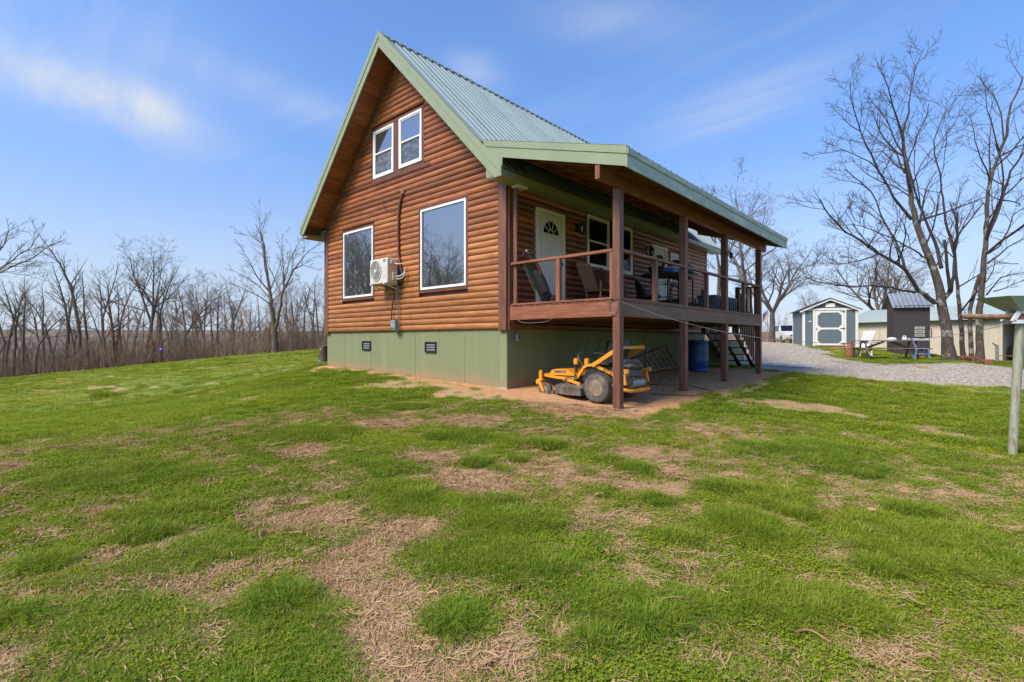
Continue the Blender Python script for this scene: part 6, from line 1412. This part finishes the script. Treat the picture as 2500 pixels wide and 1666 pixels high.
# big spreading tree left of the cabin
def L8(*pts): return [(x / 2.87, 480 + y / 2.87, o) for x, y, o in pts]
PL = dict(lv=3, nb=[0, 9, 6, 4], ang=(25, 55), len=(.3, .5), thick=.017, rmin=.008, wig=.11, trop=.05)
S = [(L8((1930, 1085, 0), (1925, 980, 0), (1918, 880, 0), (1900, 760, 0), (1880, 600, .3), (1860, 450, .5), (1850, 330, .7), (1790, 190, .9)), .24, .02, 10),
 (L8((1925, 940, 0), (1960, 800, -.2), (1990, 640, -.4), (2060, 510, -.6), (2160, 380, -.9), (2250, 330, -1.1)), .15, .015, 10),
 (L8((1900, 720, 0), (1830, 640, .6), (1750, 575, 1.0), (1640, 520, 1.5)), .08, .012, 9),
 (L8((1885, 660, 0), (1800, 560, -.4), (1740, 440, -.8), (1670, 330, -1.0)), .07, .012, 8),
 (L8((1990, 640, -.4), (1985, 500, -.4), (1975, 380, -.2), (1985, 260, 0)), .06, .012, 8),
 (L8((1860, 450, .5), (1840, 330, .8), (1760, 280, 1.1), (1670, 250, 1.3)), .045, .01, 7),
 (L8((1905, 760, 0), (1820, 700, -.6), (1700, 640, -1.2), (1600, 600, -1.6)), .06, .012, 9),
 (L8((2060, 510, -.6), (2120, 480, -.3), (2200, 500, 0), (2250, 520, .2)), .04, .01, 7),
 (L8((1990, 600, -.4), (2030, 440, .3), (2090, 330, .8), (2130, 270, 1)), .06, .012, 8)]
traced('spreading_tree', S, 33.0, 'bark', 'twig', 'largest bare tree left of the cabin, trunk splitting into two spreading limbs', 31, PL)
E_ = [(L8((-190, 1230, 0), (-170, 900, 0), (-140, 640, 0), (-110, 420, 0), (-100, 200, 0)), .3, .05, 8),
 (L8((-150, 700, 0), (-60, 560, 0), (0, 500, -.3), (90, 440, -.5), (220, 350, -.8), (270, 260, -.9)), .1, .014, 10), (L8((-60, 560, 0), (20, 520, .5), (130, 470, .8), (230, 430, 1), (350, 340, 1.2), (440, 310, 1.3)), .06, .012, 10),
 (L8((-130, 500, 0), (-30, 430, .3), (30, 330, .4), (60, 240, .5), (130, 200, .6)), .07, .012, 9), (L8((-60, 540, 0), (60, 530, -.6), (200, 550, -1), (330, 590, -1.3)), .035, .01, 7)]
traced('edge_tree', E_, 27.0, 'bark', 'twig', 'bare tree whose limbs reach in from the left picture edge', 32, PL)
# vine-wrapped trunk and small cedar
vt = Tree(41); q, qr = vt.path(Vector((0, 0, -.3)), Vector((.02, 0, 1)), 6.5, .17, .015, .05, .02, 9); vt.stem(q, qr); vt.spray(q, qr, 5, 2, dict(DEF, nb=[0, 0, 14, 5, 3]), .45)
p_ = gpt(279, 890, 36); vc = plant(vt, 'vine_wrapped_tree', 'vine', 'twig', p_, 0, 'tree trunk wrapped in dead reddish vine at the wood edge')
p_ = gpt(371, 885, 35); vc2 = thing('vine_wrapped_stub', p_, 0, 'short broken trunk covered in reddish dead vine by the purple globe', 'tree'); m_ = MB(); m_.tube([(0, 0, -.3), (.02, 0, .7), (0, .02, 1.5), (.03, 0, 1.75)], [.2, .18, .17, .1], 9); m_.build('trunk', 'vine', vc2, smooth=True)
rv = random.Random(9)
for o_, hh in ((vc, 3.2), (vc2, 1.7)):
    m_ = MB()
    for k in range(900):
        a_ = rv.uniform(0, 6.28); z_ = rv.uniform(.1, hh); r_ = .2 + rv.uniform(0, .1); c_ = Vector((r_ * math.cos(a_), r_ * math.sin(a_), z_)); u_ = Vector((rv.gauss(0, .05), rv.gauss(0, .05), rv.gauss(0, .06))); w_ = Vector((rv.gauss(0, .05), rv.gauss(0, .05), rv.gauss(0, .05))); m_.add([c_, c_ + u_, c_ + w_], [(0, 1, 2)])
    m_.build('dead_vine', 'vine', o_)
p_ = gpt(651, 868, 35); cdr = thing('cedar_bush', p_, 0, 'small olive green cedar bush below the largest left-hand tree', 'bush')
m_ = MB(); m_.tube([(0, 0, -.1), (0, 0, 1.4)], .03, 6); m_.build('trunk', 'bark', cdr)
m_ = MB()
for k in range(2600):
    z_ = 1.75 * rv.random() ** 1.1; rr = .62 * (1 - z_ / 1.85) ** .8 * rv.random() ** .45; a_ = rv.uniform(0, 6.28); c_ = Vector((rr * math.cos(a_), rr * math.sin(a_), z_ + .05)); u_ = Vector((rv.gauss(0, .05), rv.gauss(0, .05), rv.gauss(.05, .05))); w_ = Vector((rv.gauss(0, .04), rv.gauss(0, .04), rv.gauss(.0, .04))); m_.add([c_, c_ + u_, c_ + w_], [(0, 1, 2)])
m_.build('foliage', 'cedar', cdr)
# trees beyond the porch, shed and barn, and round the yard behind the camera (seen in the window panes)
GF = 'bare trees beyond the yard'
put_tree(3, 1835, 450, 30, 'bare tree with grey trunk standing behind the porch stairs', GF, rz=1.0, wide=1.2)
put_tree(5, 1885, 590, 34, 'low many-stemmed bare tree between the porch and the shed', GF, rz=2.4, wide=1.3)
put_tree(6, 1752, 440, 38, 'bare tree top rising above the porch roof', GF, rz=.4)
put_tree(5, 2150, 600, 36, 'bushy bare tree leaning over the barn behind the outhouse', GF, rz=3.3, wide=1.35)
put_tree(3, 2230, 640, 42, 'bare tree behind the barn roof, left of the large yard tree', GF, rz=.9, wide=1.2)
put_tree(3, 1985, 700, 60, 'small distant bare tree showing over the shed roof', GF, rz=.2)
for k, (x, y, s, pi) in enumerate(((-16, -22, 1.0, 2), (-24, -17, 1.1, 5), (-33, -24, 1.1, 3), (-12, -33, 1.2, 6), (-20, -38, 1.3, 2), (-40, -30, 1.2, 5), (-28, -44, 1.3, 3), (-6, -27, 1.0, 5), (-46, -20, 1.2, 2), (-52, -40, 1.4, 6), (-36, -14, .9, 3), (-9, -42, 1.3, 2), (-27, -13.5, 1.2, 5), (-31, -16, 1.1, 6), (-34, -18.5, 1.2, 0), (-38, -20, 1.3, 2), (-30, -12.5, 1.0, 3), (-25, -20, 1.0, 0), (-22, -19, .9, 3))):
    copy_tree(first[pi], (x, y, gz(x, y)), k * 1.7, 'bare tree mirrored in the gable window panes', 'bare trees across the yard', s)

# ------------------------------------------------------------------ geometry-node scatter for what cannot be counted
def scatter(name, pts, rot, scl, idx, protos_, label, extra=None, kind='stuff'):
    col = bpy.data.collections.new(name + '_kinds')
    for i, o in enumerate(protos_): o.name = '%s_%02d' % (name + '_piece', i); col.objects.link(o)
    me = bpy.data.meshes.new(name); me.from_pydata(pts, [], []); n = len(pts)
    a = me.attributes.new('rot', 'FLOAT_VECTOR', 'POINT'); a.data.foreach_set('vector', np.asarray(rot, np.float32).ravel())
    a = me.attributes.new('scl', 'FLOAT_VECTOR', 'POINT'); a.data.foreach_set('vector', np.asarray(scl, np.float32).ravel())
    a = me.attributes.new('idx', 'INT', 'POINT'); a.data.foreach_set('value', np.asarray(idx, np.int32))
    a = me.attributes.new('tone', 'FLOAT', 'POINT'); a.data.foreach_set('value', np.asarray(extra if extra is not None else np.zeros(n), np.float32))
    o = link(name, me)
    g = bpy.data.node_groups.new(name, 'GeometryNodeTree'); g.interface.new_socket('Geometry', in_out='INPUT', socket_type='NodeSocketGeometry'); g.interface.new_socket('Geometry', in_out='OUTPUT', socket_type='NodeSocketGeometry')
    gi = g.nodes.new('NodeGroupInput'); go = g.nodes.new('NodeGroupOutput'); ip = g.nodes.new('GeometryNodeInstanceOnPoints'); ci = g.nodes.new('GeometryNodeCollectionInfo')
    ci.inputs['Collection'].default_value = col; ci.inputs['Separate Children'].default_value = True; ci.inputs['Reset Children'].default_value = True
    def na(nm, ty): x = g.nodes.new('GeometryNodeInputNamedAttribute'); x.data_type = ty; x.inputs['Name'].default_value = nm; return x.outputs['Attribute']
    g.links.new(gi.outputs[0], ip.inputs['Points']); g.links.new(ci.outputs[0], ip.inputs['Instance']); ip.inputs['Pick Instance'].default_value = True
    g.links.new(na('idx', 'INT'), ip.inputs['Instance Index']); g.links.new(na('scl', 'FLOAT_VECTOR'), ip.inputs['Scale'])
    er = g.nodes.new('FunctionNodeEulerToRotation'); g.links.new(na('rot', 'FLOAT_VECTOR'), er.inputs[0]); g.links.new(er.outputs[0], ip.inputs['Rotation'])
    g.links.new(ip.outputs[0], go.inputs[0])
    md = o.modifiers.new('scatter', 'NODES'); md.node_group = g
    o['label'] = label; o['kind'] = kind
    return o
def proto(mb, material, attr=None):
    me = bpy.data.meshes.new('piece'); me.from_pydata([tuple(v) for v in mb.v], [], mb.f); me.materials.append(M[material] if isinstance(material, str) else material)
    if attr is not None: a = me.attributes.new('bl', 'FLOAT', 'POINT'); a.data.foreach_set('value', np.asarray(attr, np.float32))
    return bpy.data.objects.new('piece', me)
# brush: thickets of thin stems under and behind the trees
bp = []
for sd_ in range(5):
    T = Tree(60 + sd_)
    for k in range(9):
        p0 = Vector((T.r.gauss(0, .5), T.r.gauss(0, .5), -.2)); L = T.r.uniform(1.6, 3.4); q, qr = T.path(p0, Vector((T.r.gauss(0, .18), T.r.gauss(0, .18), 1)), L, .022, .006, .06, .02, 5); T.crown.tube(q, qr, 3, cap=False); T.spray(q, qr, L, 2, dict(DEF, lv=3, nb=[0, 0, 9, 4], len=(.25, .5), rmin=.005, ang=(20, 55)), .15)
    bp.append(proto(T.crown, 'brush'))
tp_ = []
for sd_ in range(4):
    T = std_tree(80 + sd_, 9, .10, 1 + sd_ % 2, .45, dict(DEF, lv=3, nb=[0, 12, 6, 4], rmin=.008, len=(.25, .42)), spread=14); T.crown.add(T.trunk.v, T.trunk.f); tp_.append(proto(T.crown, 'brush'))
pts, sc_, ix, ro = [], [], [], []
rb = random.Random(77)
def addp(px, d, idx, s):
    p = at(px, 832, d); pts.append((p.x, p.y, gz(p.x, p.y) - .05)); sc_.append((s, s, s * rb.uniform(.85, 1.2))); ix.append(idx); ro.append((rb.gauss(0, .06), rb.gauss(0, .06), rb.uniform(0, 6.28)))
for k in range(540):
    d = 33 + 40 * rb.random() ** 1.3; addp(rb.uniform(-260, 900), d, rb.randrange(5), rb.uniform(.4, .9))
for k in range(230):
    d = 46 + 70 * rb.random(); addp(rb.uniform(-260, 960), d, 5 + rb.randrange(4), rb.uniform(.75, 1.05))
for k in range(420):
    d = 90 + 230 * rb.random(); addp(rb.uniform(-300, 980), d, 5 + rb.randrange(4), rb.uniform(.6, 1.0))
for k in range(150):
    d = 62 + 26 * rb.random(); addp(rb.uniform(1690, 2330), d, rb.randrange(5), rb.uniform(.5, .85))
for k in range(26):
    d = 75 + 30 * rb.random(); addp(rb.uniform(1690, 2100), d, 5 + rb.randrange(4), rb.uniform(.4, .6))
scatter('woodland_brush', pts, ro, sc_, ix, bp + tp_, 'grey brown thicket of bare saplings and brush behind the trees')
# ------------------------------------------------------------------ lawn: grass tufts, low weeds, dead thatch
def leafmat(name, cols, rough=.8, trans=.35):
    m = bpy.data.materials.new(name); m.use_nodes = True; t = NT(m.node_tree); b = m.node_tree.nodes['Principled BSDF']
    tone = t.n('ShaderNodeAttribute', attribute_name='tone', attribute_type='INSTANCER').outputs['Fac']; bl = t.n('ShaderNodeAttribute', attribute_name='bl').outputs['Fac']
    oi = t.n('ShaderNodeObjectInfo').outputs['Random']
    c = t.mix(tone, cols[0], cols[1]); c = t.mix(t.ramp(bl, .72, .95, 0, .85), c, cols[2]); c = t.mix(t.m('MULTIPLY', oi, .35), c, cols[3])
    t.put(b.inputs['Base Color'], c); b.inputs['Roughness'].default_value = rough; b.inputs['Specular IOR Level'].default_value = .06
    tr = t.n('ShaderNodeBsdfTranslucent'); t.put(tr.inputs[0], c); mx = t.n('ShaderNodeMixShader'); mx.inputs[0].default_value = trans
    m.node_tree.links.new(b.outputs[0], mx.inputs[1]); m.node_tree.links.new(tr.outputs[0], mx.inputs[2]); m.node_tree.links.new(mx.outputs[0], m.node_tree.nodes['Material Output'].inputs[0])
    return m
GR = leafmat('lawn_grass', ((.18, .275, .022), (.335, .36, .026), (.47, .43, .10), (.13, .215, .02)))
CLV = leafmat('lawn_weed', ((.19, .28, .024), (.32, .36, .026), (.40, .38, .04), (.12, .205, .02)))
STR = leafmat('dead_grass', ((.54, .355, .19), (.43, .265, .135), (.64, .46, .27), (.32, .19, .1)), .8, .1)
rg = random.Random(3)
def tuft(nb, rad, hmin, hmax, w, lean):
    mb = MB(); at_ = []
    for k in range(nb):
        a = rg.uniform(0, 6.283); rr = rad * math.sqrt(rg.random()); p = Vector((rr * math.cos(a), rr * math.sin(a), -.01)); h = rg.uniform(hmin, hmax); an = a + rg.gauss(0, .9)
        d = Vector((math.cos(an), math.sin(an), 0)); s = Vector((-d.y, d.x, 0)) * w * .5 * rg.uniform(.7, 1.3); ln = h * abs(rg.gauss(lean, lean * .5))
        m1 = p + Vector((0, 0, h * .55)) + d * ln * .35; tp = p + Vector((0, 0, h * max(.35, 1 - ln / h * .45))) + d * ln
        mb.add([p - s, p + s, m1 + s * .85, m1 - s * .85, tp], [(0, 1, 2, 3), (3, 2, 4)]); v = rg.random(); at_ += [v] * 5
    return proto(mb, GR, at_)
def weeds(nb, rad):
    mb = MB(); at_ = []
    for k in range(nb):
        a = rg.uniform(0, 6.283); rr = rad * math.sqrt(rg.random()); h = rg.uniform(.008, .04); c = Vector((rr * math.cos(a), rr * math.sin(a), h)); r_ = rg.uniform(.0035, .007)
        n = Vector((rg.gauss(0, .35), rg.gauss(0, .35), 1)).normalized(); u = n.orthogonal().normalized(); u.rotate(Matrix.Rotation(rg.uniform(0, 6.28), 3, n)); v = n.cross(u)
        mb.add([c + u * r_, c + (u * .4 + v * .8) * r_, c + (-u * .6 + v * .6) * r_, c + (-u * .6 - v * .6) * r_, c + (u * .4 - v * .8) * r_], [(0, 1, 2, 3, 4)]); at_ += [rg.random()] * 5
    return proto(mb, CLV, at_)
def thatch(nb, rad):
    mb = MB(); at_ = []
    for k in range(nb):
        a = rg.uniform(0, 6.283); rr = rad * math.sqrt(rg.random()); p = Vector((rr * math.cos(a), rr * math.sin(a), rg.uniform(.0, .012))); an = rg.uniform(0, 6.283); L = rg.uniform(.03, .11); w = rg.uniform(.0008, .0017); cv = rg.gauss(0, 1.1); pr = None; base = len(mb.v)
        pts = []; d = an
        for i in range(4): pts.append(p.copy()); p = p + Vector((math.cos(d), math.sin(d), 0)) * L / 3; d += cv / 3; p.z = abs(.004 + .018 * math.sin(math.pi * (i + 1) / 4) * rg.random())
        vs_ = []
        for i, q in enumerate(pts): s = Vector((-math.sin(an + cv * i / 3), math.cos(an + cv * i / 3), .3)) * w; vs_ += [q - s, q + s]
        mb.add(vs_, [(2 * i, 2 * i + 2, 2 * i + 3, 2 * i + 1) for i in range(3)]); at_ += [rg.random()] * 8
    return proto(mb, STR, at_)
def field(n, dmin, dmax, amin=-66, amax=62):
    """points on the yard by distance from where one stands"""
    r = np.sqrt(rng.uniform(dmin ** 2, dmax ** 2, n)); a = np.radians(rng.uniform(amin, amax, n)); x = CAM[0] + r * (FW[0] * np.cos(a) + RT[0] * np.sin(a)); y = CAM[1] + r * (FW[1] * np.cos(a) + RT[1] * np.sin(a))
    k = ~((x > HX0 - .05) & (x < .03) & (y > -.03) & (y < HY1)); x, y, r = x[k], y[k], r[k]
    return x, y, ground_z(x, y), masks(x, y), r
GP_, GRo, GS, GI, GT = [], [], [], [], []; WP, WR, WS, WI, WT = [], [], [], [], []; TP, TR, TS, TI, TT = [], [], [], [], []
for n, d0, d1, sc0 in ((20000, 1.0, 4.5, 1.0), (36000, 4.5, 9.0, 1.05), (26000, 9.0, 17, 1.45), (20000, 17, 36, 2.1)):
    x, y, z, m, r = field(n, d0, d1); keep = (1 - m['soil']) * (1 - m['grav']) * (1 - m['wood']) * (1 - m['straw']); u = rng.random(len(x))
    tone = np.clip(.5 + 1.6 * (fbm(x, y, 1.6, 51) - .5) + 1.3 * (fbm(x, y, 7, 52) - .5) - .18 * m['lush'] - .22 * m['clump'] + .42 * sstep(r, 7, 20) + rng.normal(0, .1, len(x)), 0, 1)
    weed = sstep(fbm(x, y, .9, 61) + .12 * rng.normal(0, 1, len(x)), .52, .62) * (1 - .8 * m['lush'])
    isg = (u < keep * (1 - .97 * m['bare']) * np.where(weed > .5, .6, 1.0))
    hh = (.55 + .28 * m['lush'] + .55 * m['clump'] + .15 * rng.random(len(x))) * np.where(weed > .5, .7, 1) * sc0 * (1 - .35 * sstep(tone, .6, 1)) 
    k = isg; nn = k.sum(); GP_.append(np.stack([x, y, z], 1)[k]); GRo.append(np.stack([rng.normal(0, .1, nn), rng.normal(0, .1, nn), rng.uniform(0, 6.28, nn)], 1)); wd = sc0 * rng.uniform(.8, 1.25, nn); GS.append(np.stack([wd, wd, hh[k]], 1)); GI.append(np.where(m['lush'][k] > .5, rng.integers(3, 6, nn), rng.integers(0, 3, nn))); GT.append(tone[k])
    if d0 < 17:
        x, y, z, m, r = field(int(n * .75), d0, d1); keep = (1 - m['soil']) * (1 - m['grav']) * (1 - m['wood']); u = rng.random(len(x)); weed = sstep(fbm(x, y, .9, 61), .52, .60) * (1 - .8 * m['lush'])
        spot = sstep(fbm(x, y, .22, 63), .63, .70)
        k = u < keep * np.maximum(weed * (1 - .96 * m['bare']), np.maximum(.16 * (1 - m['bare']), .4 * spot * m['bare'])); nn = k.sum()
        tone = np.clip(.45 + 1.8 * (fbm(x, y, 1.1, 55) - .5) + rng.normal(0, .12, len(x)), 0, 1)
        WP.append(np.stack([x, y, z], 1)[k]); WR.append(np.stack([rng.normal(0, .1, nn), rng.normal(0, .1, nn), rng.uniform(0, 6.28, nn)], 1)); s = sc0 * rng.uniform(.8, 1.3, nn); WS.append(np.stack([s, s, s], 1)); WI.append(rng.integers(0, 3, nn)); WT.append(tone[k])
    if d0 < 9:
        x, y, z, m, r = field(int(n * .9), d0, d1); u = rng.random(len(x)); k = u < np.clip(m['bare'] + .10, 0, 1) * (1 - m['soil'] * .8) * (1 - m['grav']); nn = k.sum()
        TP.append(np.stack([x, y, z], 1)[k]); TR.append(np.stack([rng.normal(0, .08, nn), rng.normal(0, .08, nn), rng.uniform(0, 6.28, nn)], 1)); s = sc0 * rng.uniform(.8, 1.4, nn); TS.append(np.stack([s, s, s], 1)); TI.append(rng.integers(0, 3, nn)); TT.append(rng.random(nn))
cat_ = np.concatenate
scatter('lawn_grass', cat_(GP_), cat_(GRo), cat_(GS), cat_(GI), [tuft(60, .08, .035, .07, .0042, .75) for _ in range(3)] + [tuft(75, .09, .055, .11, .0042, .7) for _ in range(3)], 'patchy green spring grass covering the yard', cat_(GT))
scatter('lawn_weeds', cat_(WP), cat_(WR), cat_(WS), cat_(WI), [weeds(120, .09) for _ in range(3)], 'low yellow-green clover and chickweed among the grass', cat_(WT))
scatter('dead_thatch', cat_(TP), cat_(TR), cat_(TS), cat_(TI), [thatch(110, .10) for _ in range(3)], 'tan dead grass matted on the bare patches', cat_(TT))
# loose stones on the drive edge
def pebble(r):
    mb = MB(); n = 6
    vs_ = [Vector((0, 0, r * .6))] + [Vector((r * math.cos(6.283 * k / n) * rg.uniform(.7, 1.2), r * math.sin(6.283 * k / n) * rg.uniform(.7, 1.2), rg.uniform(-.1, .25) * r)) for k in range(n)]
    mb.add(vs_, [(0, 1 + k, 1 + (k + 1) % n) for k in range(n)]); return proto(mb, M['gravel'])
M['chip'] = mat('tan_chips', (.42, .29, .19), (.5, .38, .28), 3, rough=.9, rnd=.3)
def pebble2(r): o = pebble(r); o.data.materials.clear(); o.data.materials.append(M['chip']); return o
M['gravel'] = mat('loose_gravel', (.36, .305, .235), (.52, .45, .36), 3, rough=.9, rnd=.28)
x = rng.uniform(-6, 16, 60000); y = rng.uniform(4, 34, 60000); m = masks(x, y); k = rng.random(len(x)) < m['grav'] * np.where(np.hypot(x - CAM[0], y - CAM[1]) < 22, .75, .3); x, y = x[k], y[k]; nn = len(x)
s = rng.uniform(.5, 1.6, nn)
scatter('drive_gravel', np.stack([x, y, ground_z(x, y)], 1), np.stack([np.zeros(nn), np.zeros(nn), rng.uniform(0, 6.28, nn)], 1), np.stack([s, s, s], 1), rng.integers(0, 3, nn), [pebble(.021) for _ in range(3)], 'loose pale gravel on the driveway')
x = rng.uniform(-.5, 4.2, 1500); y = rng.uniform(-1.5, 11, 1500); m = masks(x, y); k = (rng.random(1500) < m['soil'] * .3) & ((x > .05) | (y < -.05)); x, y = x[k], y[k]; nn = len(x); s = rng.uniform(.3, 1.0, nn)
scatter('soil_litter', np.stack([x, y, ground_z(x, y)], 1), np.stack([np.zeros(nn), np.zeros(nn), rng.uniform(0, 6.28, nn)], 1), np.stack([s, s, s], 1), rng.integers(0, 3, nn), [pebble2(.026) for _ in range(3)], 'small stones and chips on the bare soil')

# ------------------------------------------------------------------ single fallen leaves, sticks, stones
GL = 'dry leaves fallen on the lawn'
def leaf(px, py, L, label, rz):
    p, d = on_ground(px, py); m_ = MB(); n = 7; vs_ = []
    for i in range(n):
        f = i / (n - 1); w = L * .26 * math.sin(math.pi * f) ** .8 + .002; x_ = (f - .5) * L; z_ = .02 + .018 * math.sin(f * 4 + rz) + .01
        vs_ += [Vector((x_, -w, z_ + .012)), Vector((x_, 0, z_)), Vector((x_, w, z_ + .014))]
    fs = []
    for i in range(n - 1): fs += [(3 * i, 3 * i + 3, 3 * i + 4, 3 * i + 1), (3 * i + 1, 3 * i + 4, 3 * i + 5, 3 * i + 2)]
    m_.add(vs_, fs); m_.add([v - Vector((0, 0, .0015)) for v in vs_], fs); o = m_.build('fallen_leaf', 'leafdry', None, smooth=True); o.location = (p.x, p.y, p.z + .02); o.scale = (.6, .6, .6); o.rotation_euler = (rg.gauss(0, .25), rg.gauss(0, .25), rz); tag(o, label, 'leaf', GL)
for i, (px, py, L, wh) in enumerate(((2128, 1258, .16, 'in tall grass right of the picture centre'), (1858, 1342, .10, 'on the grass below the middle right bare patch'), (1720, 1482, .10, 'low in the clover near the bottom centre'), (1660, 1408, .09, 'pale one beside a bare patch, lower centre'),
        (1267, 1458, .10, 'at the edge of clover under the picture centre'), (1458, 1652, .10, 'at the bottom edge, centre'), (2130, 1650, .09, 'at the bottom edge, right of centre'), (2062, 1550, .10, 'beside the broken stick'), (2265, 1515, .09, 'in thick grass lower right'), (1478, 1370, .10, 'at the tip of the small bare patch'), (1325, 1092, .13, 'orange one on bare ground before the cabin'), (1345, 1255 , .08, 'small one in the bare gap amid tufts'))):
    leaf(px, py, L, 'curled dry brown leaf ' + wh, i * 1.37)
def stick(px, py, L, rz, r, label):
    p, d = on_ground(px, py); m_ = MB(); q = [Vector(((f - .5) * L, .02 * math.sin(f * 5), .045 + .02 * math.sin(f * 3))) for f in np.linspace(0, 1, 7)]; m_.tube(q, [r * (1 - .5 * f) for f in np.linspace(0, 1, 7)], 6); o = m_.build('fallen_stick', 'leafdry', None, smooth=True); o.location = p; o.rotation_euler = (0, 0, rz); tag(o, label, 'stick')
stick(1985, 1578, .15, RZ0 - .5, .007, 'short broken stick lying in grass at lower right'); stick(1645, 1490, .26, RZ0 + .35, .004, 'thin pale stem lying across the clover at bottom centre'); stick(1175, 1201, .16, RZ0 + .1, .008, 'pale stick on bare ground left of the picture centre')
def stone(px, py, r, label):
    p, d = on_ground(px, py); m_ = MB(); m_.lathe([(r * .75, -.03), (r, r * .15), (r * .9, r * .4), (r * .5, r * .62), (.01, r * .66)], 9); m_.v = [Vector((v.x * rg.uniform(.85, 1.15) * 1.3, v.y * rg.uniform(.85, 1.15), v.z)) for v in m_.v]; o = m_.build('fieldstone', 'stone', None); o.location = p; o.rotation_euler = (0, 0, rg.uniform(0, 6)); tag(o, label, 'stone')
stone(48, 1632, .055, 'tan fieldstone in the bottom left corner'); stone(66, 1640, .022, 'small chip of stone beside the corner fieldstone'); stone(572, 1443, .028, 'pale stone on the left bare patch'); stone(1212, 968, .07, 'grey stone near the cabin foundation corner'); stone(1545, 1003, .06, 'stone at the foot of the front porch post')
